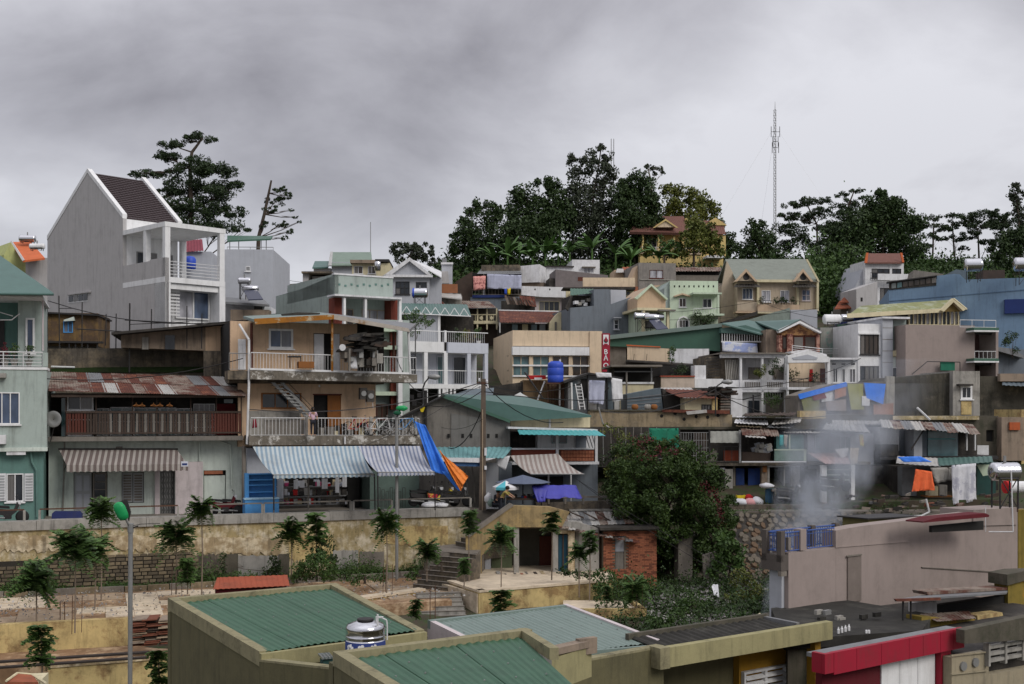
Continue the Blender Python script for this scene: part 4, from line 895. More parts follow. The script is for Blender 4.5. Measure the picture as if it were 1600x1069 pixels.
# skyline left
b = B('green_roof_house','grey house with two green roofs on the left skyline','house',487,125,4)
b.box('wall',518,410,581,None,.2,8,greyl); b.solid('roof',[(513,414,-.4),(582,413,-.4),(580,394,4),(518,394,4)],0,.15,roofd)
b.poly('verge',[(513,415),(516,393),(520,393),(518,415)],-.6,-.41,whiteo); b.solid('roof',[(488,418,.1),(513,417,.1),(515,408,3),(492,408,3)],0,.15,rooft); b.box('wall',490,419,517,None,.5,6,greyw)
b.tube('antenna',[(579,394,3),(579,347,3)],.04,metg)
b = B('dark_canopy','dark rooftop canopy open on one side at left of the green roofs','canopy',470,120,0)
b.box('roof',471,424,518,427,-.5,3,concd); b.box('wall',473,427,482,None,0,3,greyw); b.box('wall',488,432,518,None,1,3,greyw)
b = B('beige_two_window_house','small beige house with twin windows under a flat brown roof','house',549,117,2)
WW(b,550,411,609,None,6,creamy,[(553,416,567,428,2,1,whiteo,gbrown),(575,416,587,428,2,1,whiteo,gbrown)]); b.box('roof',547,406,586,411,-.6,6,taud); b.box('roof',586,405,608,409,-.3,6,metd)
smooth(MB().lathe([(.1,0),(.32,.05),(.34,.9),(.3,.95),(.1,1.0)],b.p(590,424,-.9),14).build('water_drum',steel,b.root))
b = B('cement_wall_house','low weathered cement house on the left skyline with a thin antenna','house',427,121,2)
b.poly('wall',[(427,446),(462,443),(478,445),(482,None),(427,None)],0,6,conc); b.tube('antenna',[(433,446),(433,420)],.04,metg); b.box('chimney',427,438,431,446,0,.6,brick)
b = B('pediment_house','pale grey-white house with a triangular pediment and dark grilled windows','house',603,104,3)
WW(b,603,431,671,None,8,greyl,[(618,440,640,460,3,2,metd,gdark),(650,441,667,460,3,2,metd,gdark)])
b.poly('pediment',[(602,430),(671,430),(640,406)],-.1,.3,greyl)
b.poly('pediment_moulding',[(598,431),(640,402),(676,431),(667,429),(640,408),(612,429)],-.5,-.101,whiteo); b.box('cornice',600,429.3,676,433,-.5,-.005,whiteo)
b.solid('roof',[(600,430,0),(640,404,0),(640,404,8),(600,430,8)],0,.1,greyl); b.solid('roof',[(690,433,0),(690,424,8),(640,404,8),(640,404,0)],0,.1,whiteo); b.box('side_wing',671.5,433,690,None,1,8,greyl)
b = tank_h('water_tank','large horizontal steel tank with a blue end in front of the pediment house',656,458,98,-3,1.15,.42,py1=476,cap=plb)
b = B('grey_stack_house','narrow grey block with a rooftop tank box right of the pediment house','house',688,112,3)
b.box('wall',690,413,707,None,0,4,greyl); b.box('cap',689,410,708,413,-.2,4.1,whiteo); b.poly('box',[(688,424),(700,424),(702,443),(690,443)],-1,-.01,greyw); b.box('tank',691,404,698,410,.4,1.4,zinc)
b = B('orange_panel_shacks','cluster of low huts with orange-brown boards beside the grey block','shack',671,107,0)
b.box('board',687,444,715,458,0,.1,M('orange_board',ph(150,92,58),dirt=.3,streak=.4)); b.box('board',674,437,688,442,.3,.4,woodo); b.box('wall',671,443,687,None,.3,3,concw); b.box('wall',687,458.5,720,None,.3,3,concw)
b.solid('roof',[(677,462,-1.2),(722,467,-1.2),(720,460,.2),(677,456,.2)],0,.1,zincl); b.sheet('roof',(678,477,-2),(698,477,-2),(690,470,-1),(676,468,-1),rust,.25,.03)
# orange tiled house at far left
b = B('orange_roof_house','lime-yellow gabled house with an orange tiled roof at the left skyline','house',8,92,40)
b.poly('wall',[(6,398),(18,378),(48,410),(48,None),(6,None)],0,6,M('lime_yellow_paint',ph(172,178,110),dirt=.1))
b = B('orange_roof_slope','orange tile roof slope beside the lime-yellow gable','roof',18,91,0)
b.solid('roof',[(36,407,-1.5),(70,403,-1.5),(48,378,3),(17,378,3)],0,.15,ortile); b.box('wall',40,403,75,None,0,5,greyw); b.poly('fascia',[(16,377),(18,376),(38,406),(35,408)],-1.6,-1.5,whiteo)
tank_h('water_tank','small steel tank on the orange tiled roof at far left',43,373,93,5,1.15,.3,py1=380)
tank_h('water_tank','white water drum lying beside the white gabled house wall',58,385,84,0,1.0,.2,white,py1=392)
# ================================================================= MIDDLE DISTANCE
# white gabled tube house
b = B('white_gabled_house','tall white tube house with steep gable wall, dark tiled roof and open balconies','house',258,68,46)
D = 15.5
def sp_(px,py,u=0):   # point on the left side plane (x = u)
    d = b.R @ Vector(((px-800)/F,1,-(py-HZ)/F)); c = b.R @ (Vector((0,0,CZ))-b.o); return c+d*((u-c.x)/d.x)
S = lambda l,u=0: [sp_(x,y,u) for x,y in l]
g = [(258,520),(258,348),(240,408),(192,416),(192,341),(137,270),(74,375),(74,520)]
q = S([(234,408),(192,416),(192,341),(137,270),(74,375),(74,720),(234,720)])
MB().ext(q,(.25,0,0)).build('gable_wall',greyw,b.root)  # gable side's shade is painted in: greyer than the white front
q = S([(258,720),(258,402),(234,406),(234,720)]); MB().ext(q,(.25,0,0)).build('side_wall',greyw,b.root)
ri = sp_(137,270); ea = sp_(192,341); bk = sp_(74,375); UWd = b.p(352,400,0).x
u1 = UWd
MB().sheet((.25,ea.y,ea.z),(u1,ea.y,ea.z),(u1,ri.y,ri.z),(.25,ri.y,ri.z),0,0,.12,m=1).build('roof',dktile,b.root)
MB().sheet((.25,bk.y,bk.z),(u1,bk.y,bk.z),(u1,ri.y,ri.z),(.25,ri.y,ri.z),0,0,.12,m=1).build('roof',dktile,b.root)
# tile courses
mb = MB(); nC = 22; sl_ = Vector((0,ri.y-ea.y,ri.z-ea.z)); nrm2 = Vector((0,-(ri.z-ea.z),ri.y-ea.y)).normalized()
for j in range(nC):
    a = Vector((.26,ea.y,ea.z))+sl_*(j/nC); nn = 15
    for i in range(nn):
        x0 = .26+(u1-.52)*i/nn; x1 = .26+(u1-.52)*(i+1)/nn-.02; p0 = Vector((x0,a.y,a.z)); w_ = Vector((x1-x0,0,0)); up_ = sl_*(1/nC)*1.04
        mb.hexa([p0,p0+w_,p0+w_+up_,p0+up_,p0+nrm2*.1,p0+w_+nrm2*.1,p0+w_+up_+nrm2*.03,p0+up_+nrm2*.03])
mb.build('roof_tiles',dktile,b.root,None,'stuff')
for uu in (0,u1-.25):
    for A_,B_ in ((ea,ri),(bk,ri)):
        a = Vector((uu,A_.y,A_.z)); c = Vector((uu,B_.y,B_.z)); MB().hexa([a+Vector(k_) for k_ in ((-.03,0,.0),(.28,0,.0))]+[c+Vector((.28,0,0)),c+Vector((-.03,0,0)),a+Vector((-.03,0,.28)),a+Vector((.28,0,.28)),c+Vector((.28,0,.28)),c+Vector((-.03,0,.28))]).build('verge',white,b.root)
# recessed attic front
y1 = ea.y
MB().box(.25,u1-.3,y1,y1+.2,b.p(258,432,0).z,ea.z-.02).build('attic_wall',white,b.root)
zf = b.p(258,432,0).z; zt = b.p(258,346,0).z; zr = b.p(258,408,0).z
MB().box(-.02,u1+.02,-.02,y1-.01,zt-.28,zt).build('canopy',white,b.root)
for (x,y) in ((0,0),(u1-.38,0),(u1-.3,y1-.5),(.0,2.3)): MB().box(x,x+.34,y,y+.3,zf,zt-.285).build('column',white,b.root)
for i,(x,z0,z1) in enumerate(((.9,0,2.05),(1.7,.9,2.05),(2.8,0,2.05))):
    q = MB().box(x,x+.6,y1-.07,y1-.005,zf+z0,zf+z1).build('door' if z0 == 0 else 'window',metg,b.root); MB().box(x+.06,x+.54,y1-.09,y1-.072,zf+z0+.06,zf+z1-.06).build('pane',gdark,q)
MB().box(-.01,u1,0,y1-.01,zf-.32,zf).build('balcony_slab',white,b.root)
for i in range(5):
    z = zf+.18+i*.19; MB().tube((.36,.1,z),(u1-.4,.1,z),.022,.022,6).build('rail',metw,b.root)
    MB().tube((.08,.36,z),(.08,2.3,z),.022,.022,6).build('rail',metw,b.root)
zg = 0; zh = zf-.33
MB().box(0,.36,0,1.2,zg,zh).build('pier',white,b.root); MB().box(u1-.4,u1,0,D,zg,zh).build('pier',white,b.root)
MB().box(.25,u1,1.2,D-3,zg,zh).build('body',white,b.root); MB().box(.37,u1-.41,.15,1.19,zh-.35,zh).build('lintel',white,b.root)
zw0,zw1 = b.p(300,499,1.1).z,b.p(300,447,1.1).z
fr = MB().box(1.3,u1-.45,1.05,1.19,zw0,zw0+.08).box(1.3,u1-.45,1.05,1.19,zw1-.08,zw1).box(1.3,1.38,1.05,1.19,zw0+.08,zw1-.08).box(2.45,2.55,1.05,1.19,zw0+.08,zw1-.08).box(u1-.53,u1-.45,1.05,1.19,zw0+.08,zw1-.08).build('window',metw,b.root)
MB().box(1.38,2.45,1.12,1.15,zw0+.08,zw1-.08).build('pane',gcur,fr); MB().box(2.55,u1-.53,1.12,1.15,zw0+.08,zw1-.08).build('pane',gblue,fr)
for i in range(9): z = zw0+.1+i*.2; MB().box(.37,1.25,.5,.58,z,z+.1).build('louvre',metw,b.root)
q = S([(106,461),(137,457),(137,471),(106,474)],-.02); fr = MB().ext(q,(.04,0,0)).build('window',metw,b.root)
for i in range(4): q = S([(107+i*7.6,463-i),(113.5+i*7.6,462-i),(113.5+i*7.6,471-i*.8),(107+i*7.6,472-i*.8)],-.05); MB().ext(q,(.025,0,0)).build('pane',gdark,fr)
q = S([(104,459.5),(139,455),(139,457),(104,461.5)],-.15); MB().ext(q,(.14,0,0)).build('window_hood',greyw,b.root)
q = S([(215,372),(215,360),(218,360),(218,372)],0.3)
# neighbours behind it
b = B('maroon_roof_house','sliver of a house with a maroon roof seen through the white balcony','house',290,84,5)
b.box('wall',290,393,330,None,0,5,greyl); b.sheet('roof',(289,394,-.3),(318,392,-.3),(316,374,2),(289,376,2),M('maroon_sheet',ph(130,55,68),dirt=.1,streak=.1),.2,.03)
smooth(MB().lathe([(.2,0),(.42,.1),(.42,.8),(.3,.95),(.1,1)],b.p(297,422,-.9),14).build('blue_drum',plb,b.root))
b = B('grey_deck_house','plain pale grey block with a roof deck under a thin green canopy','house',352,88,3)
WW(b,340,390,427,None,9,greyl,[(384,416,391,424,2,1,white,gdark)]); b.solid('canopy',[(355,376,0),(423,373,0),(426,369,3),(355,368,3)],0,.12,green)
for a in (359,373,408,416): b.tube('post',[(a,390,.5),(a,373,.5)],.035,metg)
b.rail(355,386,427,390,.1,2.4,.02,metg)
b = B('solar_roof_house','low house with dark flat roof carrying a solar water heater','house',353,76,3)
b.box('wall',350,473,412,None,1,7,whiteo); b.solid('roof',[(348,471,-.8),(421,476,-.8),(412,468,4),(350,464,4)],0,.15,zinc); b.box('window',397,478,410,484,.93,.99,gdark)
b.box('hut_wall',360,484,420,None,-.6,.5,taud)
tank_h('water_tank','upper steel tank on a pipe frame on the dark flat roof',382,439,78,2,.75,.23,py1=468)
s = B('solar_heater','solar heater with dark blue tilted panel next to the white tube house','solar heater',392,75.5,4,None,None,py=468)
s.solid('collector',[(381,454,0),(402,453,0),(411,467,-1.3),(388,468,-1.3)],0,.07,solar); c = s.p(391,451,.25); smooth(MB().lathe([(.08,-.55),(.2,-.5),(.2,.5),(.08,.55)],c,14,'x').build('tank',steel,s.root))
s.tube('frame',[(384,468,.2),(384,454,.2),(400,454,.2),(400,468,.2)],.03,woodr)
b = B('cream_gable_house','small cream gabled house with a green roof between the mint building and the grey block','house',413,96,6)
b.poly('wall',[(413,490),(413,478),(440,455),(460,461),(460,None),(413,None)],1,5,cream); b.solid('roof',[(396,470,0),(414,478,0),(436,456,2),(415,458,5)],0,.12,green); b.poly('gable',[(432,461),(447,450),(462,460),(462,464),(432,464)],2,4,cream)
plant(398,458,92,1.3,1.6,'dark shrub behind the solar heater roof',lfd,None,'shrub',400,.14,5)
# mint building
b = B('mint_corner_building','mint green building with a long side wall and a porch between red brick panels','building',523,71,32)
def sd(l,u=0):
    out_ = []
    for x,y in l:
        d = b.R @ Vector(((x-800)/F,1,-(y-HZ)/F)); c = b.R @ (Vector((0,0,CZ))-b.o); out_.append(c+d*((u-c.x)/d.x))
    return out_
MB().ext(sd([(523,430),(523,700),(380,700),(380,500),(410,492),(431,490),(431,463),(470,452)]),(.25,0,0)).build('side_wall',mint,b.root)
b.wall(523,431,614,462,8,mint)
b.box('parapet_cap',522,429.5,615,432,-.06,.3,whiteo)
for i in range(9): b.box('relief_dot',529+i*9.5,443+(i % 2)*2,532+i*9.5,446+(i % 2)*2,-.03,-.002,mintd)
b.box('canopy',523,462.3,628,465,-1.0,.2,whiteo)
WW(b,524,465,612,None,7,mint,[(541,483,552,520,1,1,beige,gbrown),(565,484,602,503,3,1,beige,gcur)],v=1.0)
b.box('brick_panel',523,465,536,520,-.05,.9,M('red_tile_panel',ph(118,52,38),dirt=.1,streak=.1)); b.box('brick_panel',611,465,624,520,-.05,.9,MT['red_tile_panel'])
for a in (537,570,624): b.box('column',a,465,a+3.5,None,-.85,-.6,white)
b.box('floor_slab',523,560,640,566,-.9,.9,mint)
# lower storeys of the mint building seen right of the tan house
b2 = B('mint_lower_wing','lower mint storeys with brick strips behind the tan house balcony','building',585,69,18)
b2.box('wall',586,500,640,None,1,6,mint); 
for y0,y1_ in ((512,530),(540,545),(582,596),(612,624)): b2.box('band',585,y0,628,y0+6,.2,.99,mintl)
b2.box('brick_strip',611,508,622,640,.5,.98,MT['red_tile_panel']); b2.box('pier',622.5,500,629,680,-.1,.6,white); b2.win(588,632,606,655,2,1,woodr,gbrown,v=.9)
# teal canopy and white wall behind
b = B('teal_truss_canopy','long teal corrugated canopy carried by a white steel truss','canopy',627,93,2)
b.sheet('roof',(627,489,-.6),(736,494,-.6),(730,476,4),(627,474,4),rooft,.25,.03)
b.tube('chord',[(627,489.5,-.8),(736,494.5,-.8)],.04,white)
for i in range(7): x = 628+i*15; b.tube('web',[(x,489.5+i*.7,-.8),(x+7,479+i*.5,-.8),(x+15,490+i*.7,-.8)],.03,white)
b.box('dark_under',627,492,740,None,2.5,5,darkw); b.box('white_wall',636,493,684,None,-.2,.2,greyl); b.box('wall_end',684,493,688,None,-.3,.3,white)
for i,(x,y,w_) in enumerate(((640,512,2),(655,512,1.6),(665,514,1.4))): plant(x,y,88,1.3,w_,['leafy tub plant at the left of the gallery roof','second tub plant on the gallery roof','third tub plant by the white roof wall'][i],lfg,None,'potted_plant',300,.16,i)
# white gallery building
b = B('gallery_building','white building with open balcony galleries and a planted roof terrace','building',625,80,30)
UG = b.p(763,560,0).x; um = b.p(697,560,0).x
def gbox(nm,u0,u1,z0,z1,v0,v1,m): return MB().box(u0,u1,v0,v1,z0,z1).build(nm,m,b.root)
z_ = lambda py,px=660: b.p(px,py,0).z
zt,zp,zo,zf,zb_ = z_(516),z_(533.5),z_(550),z_(600),z_(607)
gbox('parapet',0,um-.15,zo,zp,0,.2,white); gbox('parapet',um+.15,UG,zo,zp,0,.2,whiteb)  # facade is flat; shade of the turned right face is put into the colour
gbox('body',0,UG,0,zo-.02,1.8,9,whiteb); gbox('roof_slab',0,UG,zo-.01,zo+.12,.21,9,white); gbox('floor_slab',0,UG,zb_,zf,-.05,1.79,white)
for i,u in enumerate((0.1,um*.52,um-.15,um+(UG-um)*.5,UG-.3)): gbox('column',u,u+.28,0,zo-.02,.0,.28,white if i < 3 else whiteb)
for ua,ub,m_ in ((.3,1.0,gdark),(1.5,2.0,gdark),(um+.2,um+.9,gteal),(um+1.5,um+2.0,gdark),(um+(UG-um)*.5+.3,um+(UG-um)*.5+.7,gdark)):
    fr = gbox('door',ua-.06,ub+.06,zf,zf+2.1,1.72,1.79,whiteb); MB().box(ua,ub,1.69,1.715,zf+.1,zf+2.0).build('pane',m_,fr)
mb = MB()
for k_ in range(int(UG/.16)): mb.tube((k_*.16,.1,zf),(k_*.16,.1,zf+.95),.010,.010,3)
mb.build('railing',metw,b.root); gbox('handrail',0,UG,zf+.95,zf+1.0,.07,.13,white)
mb = MB()
for k_ in range(int(UG/.16)): mb.tube((k_*.16,.1,zp),(k_*.16,.1,zt-.05),.016,.016,3)
mb.build('roof_railing',metw,b.root); gbox('roof_handrail',0,UG,zt-.06,zt,.05,.15,white); gbox('roof_post',um-.1,um+.05,zp,zt+.05,.02,.18,white)
gbox('lower_opening',.5,UG-.4,zb_-2.3,zb_-.05,1.72,1.79,darkw)
mb = MB()
for k_ in range(5): mb.box(um-.6+k_*.3,um-.45+k_*.3,-.05,.1,zb_-1.2,zb_-.01)
mb.build('pier',white,b.root)
for i,(px,lab) in enumerate(((650,'left planter of the roof terrace'),(712,'leafy plant behind the right terrace railing'),(724,'yellowish shrub on the roof terrace'),(736,'reddish-leaved plant on the roof terrace'),(748,'plant in the white pot at the terrace corner'))):
    plant(px,533+i*1.5,81.5+i,1.1,1.0,lab,[lfg,lfd,lfy,lfdry,lfg][i],white if i == 4 else None,'potted_plant',240,.13,i)
plant(735,604,85,.5,.5,'pale pot plant on the gallery balcony ledge',lfdry,white,'potted_plant',80,.1,9)
# cream office building
b = B('cream_building','large plain cream building with a white band over a row of tall windows','building',801,84,9)
b.wall(801,517,941,None,10,cream,[(801.5,541,921,588)],v=0)
b.box('white_band',801,542,921,555,-.25,.24,white)
wins = [(801,827),(832,858),(863,889),(894,920)]
for i,(a,c) in enumerate(wins):
    b.win(a,556,c,588,2,1,cream,[gteal,gteal,gbrown,gbrown][i],v=.12,fw=.05,sill=False)
    if i: b.box('mullion',a-5,555.5,a,588,-.05,.24,cream)
b.box('transom',801,570,921,572.5,-.08,.1,white); b.box('sill',801,586.5,921,589,-.15,-.005,white)
b.box('pilaster',921.5,518,941,None,-.12,-.003,cream)
q = MB(); 
for zz_ in (0,.8,1.9): q.box(-.02,.3,1.9,2.6,b.p(801,600,0).z+zz_+.2,b.p(801,600,0).z+zz_+.3)
q.build('niche_ledge',beige,b.root)
s = B('shop_sign','tall crimson vertical sign board with white letters BẢO','sign',947,82.6,9,None,None,py=582)
s.box('board',941.5,521,953,581,0,.35,redp); s.box('emblem_field',942.6,523,951,539,-.02,-.003,white)
c = s.p(946.8,532,-.03)
MB().lathe([(.0,-.01),(.16,-.01),(.16,.0),(.0,.0)],c+Vector((0,0,-.02)),16,'y').build('emblem_ring',M('emblem_dark',(.02,.05,.04),dirt=0,streak=0),s.root)
MB().ext([c+Vector(v_) for v_ in ((-.13,-.03,-.03),(0,-.03,.3),(.13,-.03,-.03),(0,-.03,-.1))],(0,.015,0)).build('emblem_flame',redp,s.root)
MB().box(c.x-.14,c.x+.14,-.035,-.022,s.p(947,540,0).z+.0,s.p(947,537,0).z).build('emblem_bar',redp,s.root)
def text(s,body,px,py,v,size,m,par=None,name='lettering',sx=1):
    cu = bpy.data.curves.new('t','FONT'); cu.body = body; cu.size = size; cu.extrude = .01; cu.align_x = 'CENTER'; cu.align_y = 'CENTER'; cu.offset = size*.012
    o = bpy.data.objects.new('t',cu); COL.objects.link(o); dg = bpy.context.evaluated_depsgraph_get(); me = bpy.data.meshes.new_from_object(o.evaluated_get(dg)); bpy.data.objects.remove(o)
    me.materials.clear(); me.materials.append(m); t = bpy.data.objects.new(name,me); COL.objects.link(t); t.parent = par or s.root
    p = s.p(px,py,v); t.location = p; t.rotation_euler = (math.pi/2,0,0); t.scale = (sx,1,1); return t
for ch,y in (('B',550),('Ả',560),('O',571.5)): text(s,ch,946.6,y,-.02,.50 if ch != 'Ả' else .50,white)
# long green-walled building right of the sign
b = B('green_clad_building','long green sheet-clad building with a pale roof edge and white balcony storey','building',953,88,-8)
b.poly('green_wall',[(950,531),(1128,511),(1128,549),(1060,545),(950,541)],0,8,green)
b.poly('roof_edge',[(950,524),(1128,505),(1128,511),(950,530.5)],-.3,8,roofl)
b.box('grey_pier',953,541,978,None,.3,5,conc); b.poly('cream_parapet',[(980,541),(1046,545),(1046,566),(980,562)],-1.4,-1.2,cream); b.poly('parapet_cap',[(979,538.5),(1032,541.5),(1032,543),(979,540.5)],-1.5,-1.1,ortile)
b.poly('white_balcony',[(1046.5,545),(1108,545),(1108,570),(1046.5,568)],-1.5,-1.25,whiteo)
b.poly('side_wall',[(978,562),(1108,570),(1108,None),(978,None)],-.9,5,darkw)
for a in (990,1010): b.tube('rebar',[(a,563,-1.6),(a+1,553,-1.6)],.02,metd)
b.solid('dark_eave',[(978,563,-2.0),(1110,573,-2.0),(1108,569,-1.2),(980,561.5,-1.2)],0,.1,darkw)
b = B('green_gable_wing','green gable wing with a barred clerestory hung with blue-striped cloth','building',1127,86,3)
b.poly('gable',[(1127,520),(1127,513),(1165,508),(1200,520),(1200,524),(1194,524)],-.1,6,rooft)
b.box('recess',1127,523,1195,552,.5,6,darkw); b.solid('roof',[(1190,522,-.8),(1128,505,-.4),(1168,500,4),(1225,512,4)],0,.1,rooft)
for i in range(17): b.box('bar',1128+i*3.9,521,1128.8+i*3.9,535,-.02,.03,white)
b.box('bar_rail',1127,533,1192,535,-.06,-.021,white); b.box('blind',1190,524,1196,551,-.02,.3,shut)
hang('cloth','white blue-striped sheet stretched under the barred clerestory','cloth',1130,85.7,3,[(1128,534),(1183,537),(1184,553),(1129,549)],M('striped_sheet',(.6,.62,.68),dirt=.1,streak=0,c2=(.3,.36,.6),c2r=(.5,.54),s=.9),.05,14,6,7)
b = B('brick_gable_house','house with a small stone-clad gable, reddish doors and curved balcony rail','house',1197,84,4)
b.box('side_wall',1197,515,1216,None,.8,6,taud); b.poly('gable',[(1218,521),(1250,503),(1281,521),(1276,524),(1222,524)],0,5,M('ochre_stone_cladding',ph(165,118,70),dirt=.4,streak=0,c2=ph(110,70,48),c2r=(.48,.52),s=3))
b.poly('verge',[(1216,516),(1250,500),(1285,518),(1283,521),(1250,505),(1218,520)],-.5,-.005,white); b.solid('roof',[(1216,516,-.5),(1250,499,-.5),(1252,499,6),(1180,502,6)],0,.1,rooft); b.solid('roof',[(1285,518,-.5),(1250,499,-.5),(1250,499,5),(1285,518,5)],0,.1,dktile)
stc = M('pink_stone_cladding',ph(165,120,102),dirt=.3,streak=0,c2=ph(110,60,50),c2r=(.48,.53),s=3)
b.box('pier',1217,524,1222,550,-.1,.5,stc); b.box('pier',1230,522,1239,552,-.1,.5,stc); b.box('pier',1276,522,1281,550,-.1,.5,stc)
for x0,x1 in ((1222.3,1229.7),(1239.5,1256),(1257,1275)): q = b.box('door',x0,523,x1,552,.1,.3,woodr); b.box('door_panel',x0+1.5,527,x1-1.5,545,.06,.098,gbrown,q)
b.rail(1238,540,1285,550,-1.3,.3,.015,metw,3,ends=(545,556)); b.poly('balcony',[(1236,549),(1262,546),(1292,554),(1292,560),(1236,552)],-1.5,-.1,whiteo)
# white balcony row
b = B('white_terrace_house','white terrace house with two-bay balcony, fretted parapets and plants','house',1128,80,5)
b.box('fascia',1128,553,1230,559,-.3,.4,whiteo); b.box('roof',1126,551,1232,553,-.6,6,conc)
for a in (1156.5,1190,1227): b.box('column',a,559,a+3,660,-.2,.1,white)
b.box('back_wall',1128,559,1229,594,1.6,5,whiteo); b.box('door',1170,574,1188,592,1.5,1.59,woodg); b.box('door',1209,574,1225,592,1.5,1.59,woodg)
b.box('parapet',1156,594,1230,608,-.15,.1,white); b.box('slab',1128,608.5,1232,613,-.2,1.5,whiteo); b.box('lower_wall',1128,613.5,1230,None,.5,6,white)
for x0 in (1164,1199):
    mb = MB(); u0,u1_,z0,z1 = b.rect(x0,597,x0+25,605,-.17)
    for i in range(9): mb.box(u0+(u1_-u0)*i/9,u0+(u1_-u0)*(i+.5)/9,-.18,-.151,z0,z1)
    mb.build('fretwork',conc,b.root)
b.box('parapet',1090,594,1155.5,607,-.1,.15,whiteo); b.box('stair_bay',1106,557,1156,593,.7,5,concd)
for i in range(8): b.poly('pipe',[(1133+i*2.6,562),(1134.4+i*2.6,562),(1136+i*2.8,593),(1134.5+i*2.8,593)],.2,.3,concw)
for i in range(7): b.poly('slat_strip',[(1103,560+i*4.5),(1124,558+i*4.7),(1124,560+i*4.7),(1103,562+i*4.5)],.3,.4,darkw)
q = b.box('doorway',1170,626,1187,645,.38,.49,gdark); b.box('vent_band',1195,614,1222,621,.42,.49,darkc)
mb = MB(); u0,u1_,z0,z1 = b.rect(1195,614,1222,621,.4)
for i in range(7): mb.box(u0+(u1_-u0)*i/7,u0+(u1_-u0)*(i+.4)/7,.36,.415,z0,z1)
mb.build('vent_bar',white,b.root)
b.box('dark_bay',1197,624,1222,645,.42,.49,conc)
for i,(x,y,h,w_,m_,lb) in enumerate(((1186,592,1.1,.9,lfy,'yellow-green pot plant on the first bay of the white terrace house'),(1212,593,1.6,1.3,lfd,'dark shrub filling the second bay of the white terrace house'),(1205,641,1.3,1.5,lfg,'bright bush at ground level of the white terrace house'))): plant(x,y,79,h,w_,lb,m_,None,'potted_plant',400,.13,i)
b = B('pediment_balcony_house','white house with a low pediment over a deep shaded balcony','house',1231,79,4)
b.poly('pediment',[(1231,560),(1231,556),(1262,548),(1296,558),(1296,566),(1231,567)],-.4,.3,white); b.poly('relief',[(1238,559),(1262,554),(1278,559),(1276,562),(1240,562)],-.44,-.402,greyl)
b.box('back_wall',1231,567,1294,None,2,6,taud); b.box('column',1293,560,1297,640,-.3,.1,white); b.box('column',1230.5,567,1232.5,640,-.3,0,white)
b.box('wall_tint',1233,568,1292,596,1.9,1.99,cream); b.box('door',1282,576,1292,600,1.8,1.89,woodr); b.box('slab',1231,605,1297,609,-.4,1.9,whiteo); b.rail(1233,592,1293,605,-.25,.3,.015,metd); b.box('lower_wall',1231,609.5,1297,None,.6,1.99,concw); b.box('low_wall',1232,598,1293,604.5,-.1,.05,conc)
hang('flag','narrow red banner hanging on the shaded balcony','banner',1266,79.3,4,[(1265,577),(1270,577),(1271,597),(1264,596)],redx,.03,4,6,3)
plant(1240,604,79.6,1.4,1.0,'dark pot plant at the left of the shaded balcony',lfd,None,'potted_plant',200,.13,2); plant(1272,604,79.2,1.0,.8,'spiky pot plant beside the red banner',lfd,None,'potted_plant',160,.13,4)
b = B('white_door_house','small white house with three narrow dark doors under a thin porch roof','house',1296,80,3)
WW(b,1297,566,1338,None,5,white,[(1301,575,1309,598,2,1,white,gdark),(1315,576,1321,598,1,1,white,gdark),(1327,576,1337,598,2,1,white,gbrown)]); b.box('porch_roof',1296,559,1340,562,-1,1,whiteo); b.box('fascia',1296,562.5,1340,565.5,-.3,-.05,greyl)
for i,x in enumerate((1300,1315,1330)): b.box('transom',x,568,x+6,570,-.02,-.001,darkc)
# right white/green modern block
b = B('modern_white_block','modern white block with large dark square windows','building',1340,84,10)
WW(b,1341,506,1382,None,8,white,[(1344,523,1373,554,4,1,metd,gbrown),(1344,572,1373,600,4,1,metd,gdark)])
b.box('frame_band',1342,520,1375,522.5,-.12,-.005,white); b.box('tile_strip',1379,498,1395,None,-.25,4,greyl); b.box('green_tile_wall',1395.5,500,1416,None,.1,6,M('grey_green_tile',ph(118,130,126),dirt=.15))
b.box('cream_band',1393,548,1418,557,-.2,.09,creamy); b.box('pale_lower',1393,558,1420,None,-.1,.09,mintp); q = b.win(1394,574,1408,592,2,1,white,gdark,v=-.2); b.box('roof_edge',1379,495,1422,498,-.5,5,whiteo)
for i in range(4): b.box('tile_joint',1379,512+i*18,1395,512.8+i*18,-.262,-.251,conc)
b = B('dark_green_stair_block','grey block with a dark green vertical strip and cloud-painted side','building',1282,88,4)
b.box('wall',1282,512,1341,None,0,7,M('cloud_painted_wall',ph(140,140,132),dirt=.2,c2=ph(105,130,120),c2r=(.5,.56),s=1.4)); b.box('green_strip',1309,507,1324,552,-.2,-.005,M('bottle_green_panel',ph(30,62,48),dirt=.1)); b.box('grey_strip',1324.3,505,1339,552,-.15,-.005,greyb)
b.poly('roof',[(1322,505),(1376,496),(1376,508),(1340,508)],-.4,5,zinc); b.rail(1285,545,1310,553,-.8,.3,.015,metw,3)
tank_h('water_tank','left white drum tank above the cloud-painted wall',1300,499,90,3,1.2,.38,white,py1=510)
tank_h('water_tank','right steel drum tank above the cloud-painted wall',1324,497,91,3,.9,.3,steel,py1=510)
b = B('yellow_roof_pavilion','glazed rooftop pavilion with a mossy yellow-green gabled roof','pavilion',1335,90,10)
b.solid('roof',[(1324,493,-.6),(1474,484,-.6),(1492,468,2),(1345,478,2)],0,.12,M('moss_yellow_roof',ph(132,135,88),dirt=.4,streak=0,c2=ph(150,155,130),c2r=(.5,.58)))
b.poly('fascia',[(1324,490),(1474,482),(1474,488),(1324,497)],-.7,-.6,creamy)
